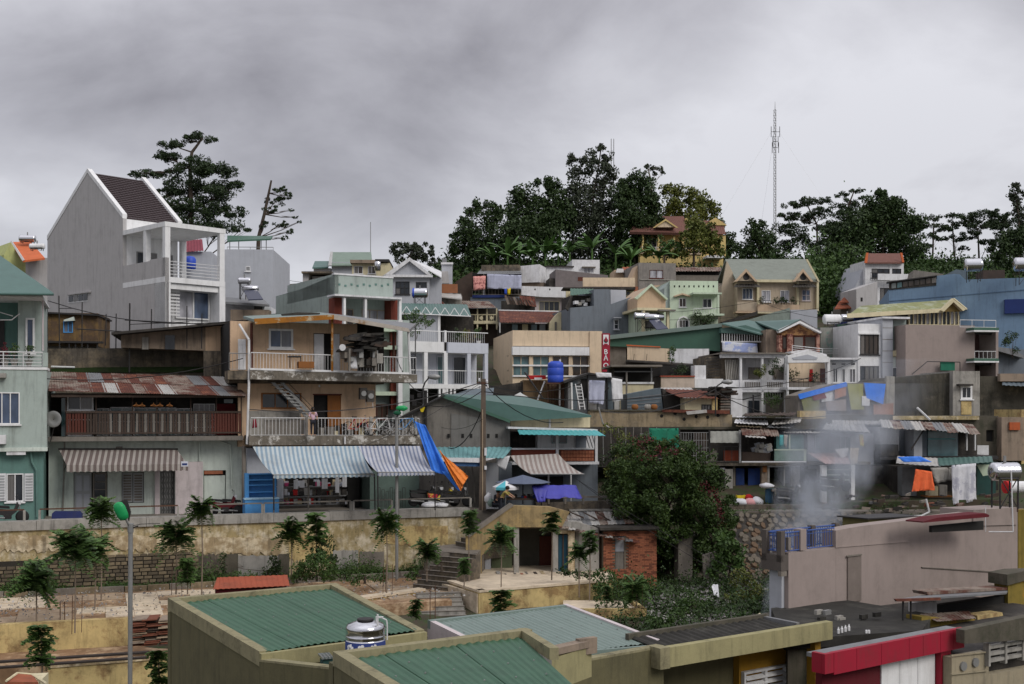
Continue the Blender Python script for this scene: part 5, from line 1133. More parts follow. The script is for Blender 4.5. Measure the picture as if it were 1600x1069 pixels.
b.poly('gable',[(1474,484),(1490,470),(1506,482),(1500,487),(1476,487)],-.5,-.3,M('ochre_gable',ph(120,98,50),dirt=.2)); b.poly('verge',[(1470,485),(1490,466),(1510,483),(1505,486),(1490,472),(1475,487)],-.9,-.51,creamy); b.solid('roof',[(1510,482,-.9),(1490,466,-.9),(1492,466,4),(1512,482,4)],0,.1,creamy)
b.box('blue_wall',1335,496,1378,None,.6,4,navy); b.box('dark_room',1378,492,1500,510,1.2,4,darkw)
for i in range(12): b.box('window',1422+i*6.4,488,1427+i*6.4,506,.2,.28,gcur if i % 3 == 1 else gdark)
for i in range(13): b.box('mullion',1420.5+i*6.4,486.5,1422+i*6.4,508,.1,.3,creamy)
b.box('base',1420,507,1500,514,.0,3,creamy)
b = B('taupe_block','wide plain taupe-pink block with a green-edged corner balcony at its right','building',1415,83,10)
b.wall(1415,508,1523,None,10,pinkg)
b.box('loggia_back',1524,512,1558,None,1.6,9,M('maroon_loggia',ph(92,66,62),dirt=.2)); b.box('pier',1556,512,1560,None,-.5,8,pinkg)
for y in (512,560): b.box('green_slab',1522,y,1561,y+4,-1,1.5,green); b.box('white_edge',1522,y+4.2,1561,y+6.5,-1.05,1.5,white)
for y in (515,563): b.box('opening_lintel',1524,y+3.8,1556,y+8,.0,.2,metd)
b.rail(1523,549,1556,560,-.8,.3,.015,metw); b.box('door',1538,528,1541,558,1.5,1.59,woodr)
b.rail(1500,500,1556,511,-.5,.8,.02,metw)
b.tube('stair_frame',[(1425,585,-.5),(1449,565,-.5),(1500,566,-.5),(1500,580,-.5)],.03,metd); b.box('green_board',1470,566,1492,579,-.4,-.3,M('green_board',ph(30,110,84),dirt=.1))
plant(1582,560,88,1.9,1.6,'dark tree top rising at the right edge beside the blue building',lfd,None,'tree',500,.16,5,'tree')
b = B('edge_blue_grey_wall','dim blue-grey wall at the right edge below the blue building','building',1560,92,0); b.box('wall',1560,546,1700,None,0,5,greyb); b.poly('roof',[(1558,542),(1582,545),(1600,556),(1600,560),(1558,548)],-.8,.5,zinc)
# ================================================================= STREET ROW (left)
b = B('mint_house','mint green house at the left edge with balcony rail and teal hipped roof','house',73,53.5,19,14.85)
b.wall(-120,577,73,702,8,mint,[(-12,613,31,663)]); b.win(-12,613,31,663,3,1,white,gblue)
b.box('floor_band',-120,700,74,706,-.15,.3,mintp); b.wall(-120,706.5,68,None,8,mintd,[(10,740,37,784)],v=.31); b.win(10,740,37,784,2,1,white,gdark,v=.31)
b.box('shutter',-9,740,9,783,.2,.3,whiteo); b.box('shutter',38,740,52,783,.2,.3,whiteo)
for s0 in (-9,38):
    for i in range(9): b.box('louvre',s0+2,743+i*4.4,s0+(13 if s0 > 0 else 16),745+i*4.4,.17,.199,shut)
b.box('canopy',10,703,40,711,-.1,.3,whiteo); b.box('ledge',-30,583,9,590,-.35,-.005,concw); b.box('ledge',-30,680,9,694,-.35,-.005,whiteo)
b.tube('drain_pipe',[(48,706,.2),(50,722,.2),(57,735,.2),(58,808,.2)],.05,mintd)
b.box('balcony_slab',-120,573,74,577,-.05,2,white); b.box('corner_pier',67,551,74.5,573,-.05,.3,mint); b.rail(-90,548,67,573,.05,.3,.018,metw,4,posts=5,top=.03,ends=(551,573))
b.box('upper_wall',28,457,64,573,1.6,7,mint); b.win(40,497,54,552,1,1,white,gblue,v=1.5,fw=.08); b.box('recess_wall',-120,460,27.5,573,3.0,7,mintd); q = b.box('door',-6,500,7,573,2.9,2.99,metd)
b.tube('corner_pipe',[(67,548,.3),(67,470,.3)],.04,pinkp); b.tube('awning_arm',[(-20,500,.6),(18,500,.6),(31,490,.6)],.025,metw); b.tube('awning_arm',[(-20,482,.8),(20,494,.6)],.02,metw)
b.solid('roof',[(-160,456,-.8),(84,458,-.8),(-20,385,5),(-160,385,5)],0,.12,rooft); b.solid('roof',[(84,458,-.8),(-20,385,5),(60,450,9)],0,.12,rooft); b.box('soffit',-120,459,66,462,-.4,6,whiteo)
b.tube('gutter',[(-120,458,-.85),(84,460,-.85)],.05,rooft)
for i,(x,y) in enumerate(((22,572),(45,573),(8,573))): plant(x,y,53.7,.9,.5,['leafy plant on the mint balcony left of the narrow window','small plant under the narrow window of the mint balcony','reddish pot plant at the left of the mint balcony'][i],[lfg,lfg,lfred][i],concw,'potted_plant',160,.09,i)
# pale green shop house with brown slatted balcony
b = B('slatted_balcony_house','old pale green house with brown slatted balcony and patchwork rusty roof','house',76,55.6,15,14.85)
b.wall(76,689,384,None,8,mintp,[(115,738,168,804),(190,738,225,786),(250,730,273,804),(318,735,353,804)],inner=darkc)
q = b.box('door',116,739,143,803,.08,.14,shut)
for x,y in ((119,743),(131,743),(119,772),(131,772)): b.box('door_panel',x,y,x+9,y+24,.05,.079,greyl,q)
b.win(145,739,167,803,1,5,woodg,gdark,fw=.07,sill=False)
q = b.box('shutter',191,739,207,785,.04,.1,shut); q2 = b.box('shutter',208,739,224,785,.04,.1,shut)
for i in range(10):
    for k_,x in ((q,193),(q2,210)): b.box('louvre',x,742+i*4.2,x+12,744.4+i*4.2,.0,.038,conc,k_)
g = b.box('folding_gate',250,730,273,731.5,.0,.12,metd)
for i in range(12): b.tube('gate_bar',[(250.5+i*2,731,.05),(250.5+i*2,803,.05)],.014,metg,4,g)
for i in range(11):
    for j in range(4): x = 250.5+i*2; y = 738+j*17; b.tube('lattice_bar',[(x,y,.03),(x+2,y+8,.03),(x,y+16,.03)],.008,metg,3,g) if i % 2 else None
b.box('pilaster',242,702,249.5,None,-.15,-.004,pinkp); b.box('pink_slab',274,722,317,None,-.35,-.004,pinkp); q = b.box('blocked_door',319,743,352,804,.1,.2,mintp); b.box('vent_grille',319,735.5,348,741,.0,.1,brick); b.box('box_lamp',181,698,191,703,-.2,-.004,woodg)
b.tube('drain_pipe',[(312,690,-.1),(312,720,-.1)],.04,mintp); b.tube('drain_pipe',[(101,690,-.1),(99,760,-.1),(98,800,-.1)],.04,concw); b.tube('drain_pipe',[(345,690,-.1),(360,695,-.1),(362,760,-.1)],.035,mintp)
stA = stripeM('brown_white_stripes',(.34,.31,.28),(.13,.10,.09),.26,0,.45)
aw = B('striped_awning','brown and white striped awning with hanging valance over the pale green house front','awning',92,54.9,15,None,None,py=712)
aw.sheet('canvas',(104,727,-1.5),(294,727,-1.5),(276,702,.3),(92,702,.3),stA,0,0,.02,mm=3); mb = MB(); a = aw.p(104,727,-1.5); c = aw.p(294,727,-1.5); aw_n = 38
for i in range(aw_n): mb.box(a.x+(c.x-a.x)*i/aw_n,a.x+(c.x-a.x)*(i+.97)/aw_n,-1.52,-1.505,a.z-.3-.03*(i % 2),a.z-.01)
mb.build('valance',stA,aw.root); aw.tube('roller',[(91,702,.25),(278,702,.25)],.05,metd); aw.tube('arm',[(104,727,-1.5),(100,735,.2)],.02,metd); aw.tube('arm',[(290,727,-1.5),(276,735,.2)],.02,metd)
s = B('street_number_plate','small blue and white plate hanging at the right end of the striped awning','sign',288,53,15,None,None,py=730); s.box('plate',283,721,294,729,0,.03,whiteb); s.box('plate_band',284.5,724,292.5,727,-.01,-.001,navy)
# first floor
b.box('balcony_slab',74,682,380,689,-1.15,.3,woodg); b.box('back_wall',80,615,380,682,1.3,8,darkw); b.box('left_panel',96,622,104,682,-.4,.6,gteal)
slat_me = {}
mbs = MB(); a = b.p(103,680,-1.1); c = b.p(377,680,-1.1); zt_ = b.p(240,644,-1.1).z; n_ = 62
MB().box(a.x,c.x,-1.14,-1.02,zt_-.05,zt_+.05).build('balcony_rail',wood,b.root); MB().box(a.x,c.x,-1.12,-1.04,a.z+.05,a.z+.12).build('balcony_rail',wood,b.root)
t0 = MB().box(0,1,0,1,0,1).build('slat',wood,b.root); me_ = t0.data; bpy.data.objects.remove(t0); t0 = MB().box(0,1,0,1,0,1).build('slat',woodg,b.root); me2_ = t0.data; bpy.data.objects.remove(t0); t0 = MB().box(0,1,0,1,0,1).build('slat',woodr,b.root); me3_ = t0.data; bpy.data.objects.remove(t0)
for i in range(n_):
    u = a.x+(c.x-a.x)*(i+.5)/n_; f = i/n_; inst(me3_ if f > .82 or f < .1 else (me2_ if i % 3 == 0 and .2 < f < .8 else me_),'slat',b.root,(u-.05,-1.1+random.uniform(-.01,.01),a.z+.02),(0,random.uniform(-.02,.02),0),(.1,.035,zt_-a.z-.08))
for x in (103,150,207,245,298,338,377): b.box('post',x-1,620,x+1,682,-1.0,-.9,wood)
b.win(105,617,146,641,2,1,white,gdark,v=-.5,fw=.06); b.win(106,655,144,681,1,1,white,darkc,v=-.5,fw=.05)
for x0,x1,y0 in ((151,171,638),(172,209,636),(209,250,637),(250,275,637),(275,300,638)): b.win(x0,y0,x1,682,2,2,white,gteal,v=.6,fw=.05,sill=False)
q = b.win(302,631,336,681,4,4,white,gcur,v=.7,fw=.04,sill=False); b.box('red_panel',337,631,368,681,.6,.7,M('faded_red_panel',ph(110,30,34),dirt=.3,streak=.4)); b.box('dark_transom',350,624,364,630,.5,.6,gteal)
# patchwork roof of individual sheets
FL,FR,BR,BL = (77,611),(385,619),(350,590),(76,582)
def rf(u,t):
    x = (FL[0]*(1-u)+FR[0]*u)*(1-t)+(BL[0]*(1-u)+BR[0]*u)*t; y = (FL[1]*(1-u)+FR[1]*u)*(1-t)+(BL[1]*(1-u)+BR[1]*u)*t; return (x,y,-1.9+4.4*t)
random.seed(12)
for j in range(2):
    n_ = 14
    for i in range(n_):
        t0_,t1_ = (0,.56) if j == 0 else (.5,1.0); u0_,u1_ = i/n_-.004,(i+1)/n_+.012; off = .03*j+.008*(i % 2)
        k_ = (i+j*1) % 2; m_ = rust if k_ else random.choice([zinc,zincl,rusty]); 
        if i < 2 or random.random() < .12: m_ = rusty
        P4 = [b.P(rf(u0_,t0_)),b.P(rf(u1_,t0_)),b.P(rf(u1_,t1_)),b.P(rf(u0_,t1_))]
        P4 = [p+Vector((0,0,off+random.uniform(-.01,.012))) for p in P4]
        MB().sheet(*P4,.11,.016,.012,m=1).build('roof_sheet',m_,b.root)
b.box('eave_beam',80,617,383,621,-1.7,-1.5,wood)
# things hanging on the balcony
for i,(x,lb) in enumerate(((213,'first'),(222,'second'),(240,'third'),(250,'fourth'),(265,'fifth'))):
    h = B('clothes_hanger',lb+' orange clothes hanger from the left, strung over the slatted balcony','hanger',x,54.9,15,None,'orange hangers over the slatted balcony',py=636); h.tube('hook',[(x,632,0),(x,629,0)],.01,woodo,4); h.tube('bar',[(x-5,634,0),(x,631.5,0),(x+5,634.5,0),(x-5,634,0)],.018,woodo,4)
s = B('satellite_dish','grey satellite dish at the left end of the slatted balcony','satellite dish',83,53.8,0,None,None,py=662)
smooth(MB().lathe([(.0,.10),(.2,.06),(.38,.0),(.39,.01),(.2,.08),(0,.12)],s.p(83,655,0),18,'y').build('dish',metg,s.root)); s.tube('mount',[(84,655,.1),(84,668,.4),(79,690,.5)],.03,metd)
# concrete parapet, huts and poles behind the rusty roof
c_ = B('stained_parapet_wall','long stained tan concrete wall with moss at its foot behind the rusty roof','wall',75,61.5,13,14.6)
c_.poly('wall',[(75,545),(318,543),(318,None),(75,None)],0,.4,concd); c_.poly('moss_strip',[(80,576),(150,574),(318,573),(318,582),(80,582)],-.12,-.004,M('moss',(.02,.04,.008),dirt=.5)); c_.tube('white_pipe',[(80,573,-.15),(117,574,-.15)],.05,metw)
h = B('yellow_stained_hut','rooftop hut with rusty yellow stained wall and one small blue window','hut',70,64.5,10,14.6)
h.wall(70,489,153,541,4,M('rust_yellow_wall',ph(130,100,55),dirt=.8,streak=.6,dc=(.03,.02,.012),c2=ph(88,68,50),c2r=(.42,.55),var=.3),[(99,502,114,520)]); h.win(99,502,114,520,2,1,cabb,gblue,sill=False)
h.poly('window_hood',[(99,500),(115,495),(116,501),(100,502)],-.3,-.02,mintp); h.poly('roof',[(66,487),(154,491),(154,493.5),(66,489.5)],-.3,4.2,metd); h.box('ledge',70,533,160,536,-.4,-.005,metd); h.wall(72,541.5,153,None,3.6,conc,v=.2,name='base')
for x in (108,118,137,152): h.tube('strut',[(x,534,-.3),(x,545,-.3)],.04,metd)
for i,(x,y0,y1,lb) in enumerate(((74,480,545,'leftmost'),(93,462,545,'second'),(128,472,543,'third'),(165,491,540,'fourth'),(181,490,545,'fifth'),(202,474,582,'tall sixth'),(236,483,543,'seventh'),(292,478,545,'eighth'),(315,490,545,'ninth'))):
    t = B('scaffold_pole',lb+' dark pole from the left standing above the stained parapet wall','pole',x,61,0,None,'dark scaffold poles above the parapet',py=y1); t.tube('pole',[(x,y1,0),(x+random.uniform(-1,1),y0,0)],.045 if i == 5 else .032,metd)
t = B('scaffold_rail','horizontal dark rails tied across the scaffold poles','rail',200,60.9,0,17); t.tube('rail',[(93,482,0),(115,482,0)],.02,metd); t.tube('rail',[(120,514,0),(190,518,0)],.03,metd); t.tube('rail',[(195,500,0),(320,507,0)],.03,metd); t.tube('rail',[(202,507,0),(296,503,0)],.02,metd)
k = B('brown_shack','dull brown shack with a long sloping thin roof beside the tan house','shack',185,60,14,14.85)
k.poly('wall',[(189,523),(386,505),(386,None),(318,None),(318,548),(189,543)],.6,6,taud); k.poly('roof',[(174,519),(388,500),(388,503),(174,523)],-.5,6.5,darkw)
k.box('pale_panel',222,527,232,546,.5,.59,concw); q = k.box('dark_window',258,524,273,546,.5,.59,gdark); k.box('stained_wall',318,548.5,386,None,.2,.59,concd); k.poly('render_patch',[(321,511),(360,508),(360,575),(321,575)],.55,.595,tan)
k.tube('pipe',[(334,560,.3),(334,574,.3),(352,575,.3),(357,578,.3),(357,600,.3),(362,608,.3),(384,616,-.6)],.05,metw)
# ---------------------------------------------------------------- tan house
b = B('tan_balcony_house','three-storey tan house with two long stained balconies and a rust-edged roof','house',385,57.6,20,14.85)
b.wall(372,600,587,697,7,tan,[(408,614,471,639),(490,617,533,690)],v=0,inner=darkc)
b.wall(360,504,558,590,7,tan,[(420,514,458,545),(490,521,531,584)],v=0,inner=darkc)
b.box('floor',358,590.5,600,599.5,.0,6,concd)
b.win(420,514,458,545,2,1,white,gblue,fw=.1); b.win(408,614,471,639,3,1,woodo,gdark,fw=.07,sill=False)
q = b.box('door',491,522,506,583,.02,.08,whiteo); b.box('door',521,522,530.5,583,.02,.08,whiteo); b.box('door',512,618,532.5,689,.02,.08,woodo); b.box('door_frame',489,615.5,534,617.5,-.05,.02,woodr)
b.box('back_room',558.5,505,600,590,2.2,6.5,darkw); b.box('dim_door',372,530,384,578,-.05,-.004,whiteo); b.box('white_dado',389,642,470,690,-.03,-.004,concw)
# roof: two planes meeting at the porch corner, thin eave boards
b.solid('roof',[(397,499,-2.0),(521,493,-2.0),(500,488,5),(380,494,5)],0,.14,roofl); b.solid('roof',[(521,493,-2.0),(640,515,-2.0),(650,506,4),(500,488,5)],0,.14,zinc)
b.poly('eave_board',[(397,498),(522,491.5),(522,499),(399,507)],-2.08,-2.0,ruyel); b.poly('eave_board',[(522,491.5),(638,513),(641,519),(522,499)],-2.085,-2.0,M('weathered_eave',ph(170,160,148),dirt=.5,streak=0,c2=ph(140,110,80),c2r=(.56,.64)))
b.poly('loose_tin',[(440,491),(465,488),(500,489),(500,491),(442,493)],-1.5,-1.2,darkw)
b.tube('porch_post',[(519,498,-1.7),(519,580,-1.7)],.06,ruyel); b.tube('porch_post',[(638,518,-1.7),(641,585,-1.7)],.06,metw); b.tube('porch_post',[(615,518,-.4),(615,576,-.4)],.07,metr); b.tube('porch_post',[(649,510,-1.6),(649,584,-1.6)],.025,metd); b.tube('porch_post',[(393,505,-.2),(393,575,-.2)],.07,woodr)
b.rail(392,551,650,577,-1.65,.15,.012,metw,ends=(559,585)); b.rail(358,552,391,577,-1.3,.15,.012,metg); b.poly('white_kerb',[(391,575),(640,582),(640,585),(391,578)],-1.72,-1.55,white)
b.poly('balcony_slab',[(391,578),(652,585.5),(652,598),(391,592.5)],-1.7,-.004,peel); b.poly('balcony_slab',[(356,579),(390.5,579),(390.5,593),(356,593)],-1.4,-.004,concd)
b.rail(392,653,655,680,-1.65,.17,.012,metw,ends=(654,680))
for x in (479,580,650): b.box('rail_post',x-1.8,651,x+1.8,680,-1.72,-1.55,concw)
b.poly('balcony_slab',[(389,681),(664,680.5),(664,694),(389,696)],-1.7,-.004,peel); b.poly('extension_floor',[(587,682),(664,682),(664,690),(587,690)],.0,4,conc)
b.box('fabric_screen',413,656,477,679,-1.5,-1.46,woodg)
b.box('ground_wall',387,697,655,None,1.6,7,darkw); b.box('side_wall',386,700,431,None,-.6,1.59,greyl); b.box('teal_wall',578,735,655,None,-.9,1.5,M('teal_grey_metal_wall',ph(82,100,92),dirt=.3,streak=.3))
for i in range(7): b.tube('gate_hoop',[(590+i*6.5,793,-1.1),(590+i*6.5,762+(i % 3)*3,-1.1),(594+i*6.5,762+(i % 3)*3,-1.1),(594+i*6.5,793,-1.1)],.016,metd,4)
b.box('dark_door',543,745,562,None,.9,1.59,darkc)
# diagonal stair
for dx in (0,14): b.poly('stair_stringer',[(424+dx,598),(430+dx,598),(484+dx*.6,652),(477+dx*.6,652)],-.9+.1*(dx > 0),-.84+.1*(dx > 0),metg)
for i in range(10): b.poly('stair_tread',[(427+i*5.6,601+i*5.4),(441+i*5.2,601+i*5.4),(441+i*5.2,602.5+i*5.4),(427+i*5.6,602.5+i*5.4)],-1.0,-.3,metg)
b.tube('stair_handrail',[(440,604,-1.0),(468,622,-1.0),(489,645,-1.0)],.02,metd); b.tube('stair_handrail',[(452,600,-1.0),(492,640,-1.0)],.015,metd)
for i,(x0,y0,lb) in enumerate(((563,606,'left'),(574,610,'right'))):
    s = B('air_conditioner',lb+' of two dark dirty outdoor units on the tan wall','air conditioner',x0+5,58.6,20,None,None,py=y0+20); s.box('case',x0,y0,x0+11,y0+18,-.3,.1,M('unit_grime',ph(70,66,62),dirt=.6,streak=.3) if not i else MT['unit_grime']); MB().lathe([(.14,-.05),(.14,0)],s.p(x0+5.5,y0+9,-.3),14,'y').build('fan_grille',metg,s.root); s.tube('pipe',[(x0+8,y0+18,0),(x0+9,y0+28,0)],.015,metw)
smooth(MB().lathe([(.0,-.05),(.05,0),(.05,.06),(0,.1)],b.p(499,604,-.5),10).build('lamp_bulb',metw,b.root))
b.tube('white_down_pipe',[(374,507,-.8),(389,531,-1.5),(389,600,-1.5),(386,694,-1.5)],.06,metw,8)
b.tube('down_pipe',[(381,697,-.9),(381,800,-.9)],.1,conc,8)
b.tube('drop_pipe',[(539,682,-1.8),(539,694,-1.8)],.05,metw)
# junk on the upper balcony
random.seed(5)
j = B('scrap_heap','dark heap of planks, tarps and scrap piled on the upper tan balcony','scrap heap',570,57.6,20,None,None,py=580)
for i in range(34):
    x = random.uniform(535,590); y = random.uniform(520,548); j.poly('scrap_board',[(x,y),(x+random.uniform(8,24),y+random.uniform(-3,3)),(x+random.uniform(8,22),y+random.uniform(3,6)),(x-2,y+4)],-1.2+random.uniform(0,1.6),-1.1+random.uniform(0,1.8),random.choice([darkw,tar,metd,wood,darkw]))
for i in range(22):
    x = random.uniform(538,592); y = random.uniform(545,562); w_ = random.uniform(4,11); j.box('scrap_box',x,y,x+w_,y+random.uniform(8,18),-1.0+random.uniform(0,.9),0.1+random.uniform(0,.4),random.choice([conc,darkw,woodg,concw,metg,wood]))
j.box('prop',545,545,548,580,-.8,-.6,woodg); j.box('prop',586,545,589,580,-.8,-.6,woodg); MB().lathe([(.02,-.03),(.16,-.03),(.16,0),(.02,0)],j.p(535,543,-1.3),16,'y').build('fan_ring',metw,j.root)
hang('cloth','white cloth hanging beside the scrap heap on the upper balcony','cloth',552,56.8,20,[(549,551),(555,552),(559,576),(547,576)],whx,.05,5,6,9)
s = B('cardboard_box','low brown cardboard box behind the upper railing','box',480,57.1,20,None,None,py=575); s.box('box',467,565,491,575,-.5,.1,woodo)
s = B('steel_table','small dark table behind the upper railing under the window','table',460,57.1,20,None,None,py=575); s.box('top',452,556,471,558,-.6,.0,metd); [s.tube('leg',[(x,558,v),(x,575,v)],.025,metd) for x in (453,470) for v in (-.5,-.1)]
hang('cloth','maroon cloth hanging at the left end of the lower tan balcony','cloth',398,56.6,20,[(396,655),(400,655),(402,668),(394,669)],M('maroon_cloth',ph(140,35,50),dirt=.1),.03,4,5,2)
# blue cabinet
s = B('blue_cabinet','sky blue open shelf cabinet standing at the left of the shop front','cabinet',383,54.9,20,14.85)
s.box('back',384,740,431,780,.3,.36,cabb); s.box('side',383,740,389,None,-.1,.36,cabb); s.box('side',428,740,432,780,.0,.36,cabb)
for y in (740,749,757,768,779): s.box('shelf',389,y,428,y+1.8,-.02,.3,cabb)
s.box('counter',383,780,436,None,-.6,.36,cabb); s.box('counter_top',382,778.5,437,780.5,-.65,-.1,M('pale_blue_top',ph(150,190,215),dirt=.2))
# shop goods
s = B('goods_rack','crowded rack of packets and boxes displayed under the blue striped awning','shop display',435,56.2,20,14.85); random.seed(77)
for y in (760,775,788): s.box('shelf',434,y,541,y+1.5,0,.7,metg)
for k_ in range(95):
    y = random.choice([748,762,776]); x = random.uniform(434,536); h_ = random.uniform(4,11); w_ = random.uniform(3,10); v_ = random.uniform(-.25,.5); s.box('packet',x,y+12-h_,x+w_,y+12,v_,v_+.15,random.choice([concw,whiteo,greyl,redx,M('packet_magenta',ph(190,60,110),dirt=0,streak=0),whiteb,concw,metd,darkw,M('packet_beige',ph(190,170,130),dirt=0,streak=0),metg]))
for x,y0,y1,w_ in ((433,746,779,10),(459,750,764,7),(468,751,762,8),(503,748,764,9),(524,746,770,6),(535,744,761,7)): s.box('hanging_sheet',x,y0,x+w_,y1,-.4,-.37,whiteo)
for x in (427,481): s.box('awning_post',x,742,x+2,None,-1.4,-1.3,woodg)
stB = stripeM('pale_blue_stripes',(.42,.47,.48),(.20,.28,.35),.21,0,.5)
stC = stripeM('grey_blue_stripes',(.42,.43,.47),(.17,.20,.28),.19,0,.55)
for nm,lb,(tl,tr,br,bl),m_ in (('striped_awning','wide pale blue striped awning left of the street lamp',((395,698),(562,697),(585,741),(427,742)),stB),('striped_awning','narrower grey-blue striped awning behind the street lamp',((560,697),(656,697),(679,738),(590,738)),stC)):
    a = B(nm,lb,'awning',tl[0],56,20,None,None,py=742)
    a.sheet('canvas',(*bl,-3.5),(*br,-3.5),(*tr,-1.75),(*tl,-1.75),m_,0,0,.02,.16,8)
    p = a.p(*bl,-3.5); q = a.p(*br,-3.5); mb = MB(); n_ = 36
    for i in range(n_): mb.box(p.x+(q.x-p.x)*i/n_,p.x+(q.x-p.x)*(i+.97)/n_,-3.52,-3.505,p.z-.16-.03*(i % 2),p.z)
    mb.build('valance',m_,a.root); a.tube('front_bar',[(*bl,-3.5),(*br,-3.5)],.03,metg); a.tube('prop',[(br[0],br[1],-3.5),(br[0]+1,797,-3.3)],.03,metd); a.tube('prop',[(bl[0],bl[1],-3.5),(bl[0]+1,797,-3.3)],.03,metd)
for nm,lb,px_,pts_,m_,sd_ in (('tarp','bright blue tarp draped from the balcony end down toward the street',660,[(648,658),(664,664),(704,744),(675,737)],tarpb,3),('tarp','orange tarp tied to the lower end of the blue tarp',710,[(686,702),(694,712),(731,745),(719,768)],tarpo,6)):
    t = B(nm,lb,'tarp',px_,54.0,20,None,None,py=pts_[2][1])
    V_ = [(0,.3),(1,0)]; o = cloth([t.p(x,y,-.1*i) for i,(x,y) in enumerate(pts_)],18,22,.14,.012,sd_,3,.12).build('sheet_of_cloth',m_,t.root); smooth(o)
t = B('tarp','thin lower strip of blue tarp running to the orange tarp point','tarp',700,54.0,20,None,None,py=752); smooth(cloth([t.p(*q) for q in ((690,736),(700,738),(719,767),(715,766))],5,8,.04,.012,2).build('sheet_of_cloth',tarpb,t.root))
# ---------------------------------------------------------------- cement house with teal roof
b = B('teal_roof_house','cement-walled house with a broad teal sheet roof and grey gable wall','house',797,61,7,14.85)
cem = M('raw_grey_cement',ph(122,116,108),dirt=.45,streak=.6,dc=(.04,.038,.035))
b.poly('gable_wall',[(590,672),(640,643),(693,619),(797,656),(797,None),(590,None)],0,.5,cem); b.poly('panel_band',[(705,646),(797,660),(797,702),(705,702)],-.05,-.003,M('smooth_cement',ph(112,110,106),dirt=.2,streak=.5))
b.poly('dark_verge',[(585,673),(693,617),(696,618),(590,674)],-.5,.6,metd)
b.solid('roof',[(691,616,-.35),(797,655,-.35),(924,649,-.35),(816,619,5)],0,.1,rooft); b.poly('verge',[(691,617),(797,656),(797,661),(691,621)],-.42,-.36,green)
b.box('body',600,672,797,None,.51,6,cem); b.box('front_strip',798,652,922,668,.3,6,creamy); b.tube('vent_pipe',[(852,652,.2),(859,652,.2),(859,668,.2)],.06,metw,8)
for x in (699,721,734,761,774): b.box('wall_slot',x,678,x+4,684,-.08,-.06,darkc)
b.poly('white_ledge',[(794,667),(934,671),(934,674),(794,670)],-.9,.29,whiteo)
b.sheet('aqua_awning',(812,679,-2.3),(946,681,-2.3),(930,671,-.6),(808,671,-.6),aqua,.25,.02)
b.box('upper_wall',840,676,930,702,.6,5,whiteo); b.win(862,679,886,693,2,1,gteal,gdark,v=.5,sill=False); b.box('door',900,679,916,702,.5,.59,greyb); b.box('dark_room',798,676,839,702,1.5,5,darkw)
for i in range(3): b.tube('lean_pole',[(915+i*5,680,-.3),(922+i*5,703,-.6)],.025,metg)
b.box('balcony_rail',798,700,934,702.5,-.8,-.65,whiteo); b.box('balcony_floor',798,722,936,726,-.9,1,whiteo)
brm = MT['red_tile_panel']
b.box('brick_panel',799,703,868,712,-.75,-.6,brm); b.box('brick_panel',876,703.5,929,721,-.75,-.6,brm)
for j_ in range(3):
    for i in range(11): b.box('tile',877+i*4.7,704.5+j_*5.5,881+i*4.7,709+j_*5.5,-.79,-.751,brick)
for x in (869,930): b.box('post',x,676,x+4,722,-.85,-.6,whiteo)
b.box('lower_wall',798,726.5,934,None,1.0,5,greyb); b.box('lower_dark',836,745,880,None,.8,.99,darkc)
for x in (857,892): b.tube('awning_prop',[(x,742,-2.4),(x,783,-2.3)],.04,metw)
stD = stripeM('taupe_stripes',(.40,.37,.34),(.25,.20,.18),.24,0,.5)
a = B('striped_awning','taupe and white striped awning below the brick balcony','awning',797,60,7,None,None,py=740)
a.sheet('canvas',(830,741,-2.9),(913,741,-2.9),(872,709,-.9),(797,712,-.9),stD,0,0,.02,.14,7); a.tube('front_bar',[(830,741,-2.9),(913,741,-2.9)],.03,metg)
# teal awning and stall front left of it
a = B('teal_corrugated_awning','sagging teal corrugated awning with a white fascia beside the utility pole','awning',683,59,8,None,None,py=728)
a.sheet('roof',(684,716,-2),(786,716,-2),(800,699,.6),(676,699,.6),M('teal_awning_sheet',ph(100,150,152),dirt=.35,streak=.1),.2,.03,.02,.05,3); a.poly('fascia',[(684,715),(775,716),(748,723),(690,721)],-2.05,-1.98,whiteo); a.poly('blue_valance',[(689,722),(750,723),(750,729),(692,728)],-1.9,-1.85,M('blue_valance',ph(60,100,150),dirt=.3))
b = B('market_stall','dark open stall front with grey metal doors behind the utility pole','stall',660,60,8,14.85)
b.box('interior',655,724,759,None,1.5,3,darkc); b.box('metal_door',759,723,779,None,-.8,-.7,greyl); b.box('metal_door',779.5,723,800,None,-.7,-.6,greyb); b.box('inner_wall',700,728,758,None,.8,1.4,darkw)
for i in range(5): b.tube('pole',[(705+i*11,728,-.2),(712+i*10,785,-.1)],.03,random.choice([woodg,metg]))
hang('tarp','small translucent plastic sheet beside the grey metal doors','tarp',785,58.6,8,[(775,716),(797,712),(790,735),(777,728)],whiteo,.05,6,6,9)
# lane wall and fences right of the stair head
b = B('lane_wall','stained low wall running along the lane above the ruined house','wall',790,57.6,6,14.2)
b.poly('wall',[(838,786),(1000,781),(1000,None),(838,None)],0,.3,concd); b.box('rail',855,775,1000,778,-.05,.05,woodg); b.box('ledge',890,796,975,798.5,-.3,-.005,concw)
for x in (856,882,910,948,985): b.box('post',x,774,x+3,788,-.03,.06,conc)
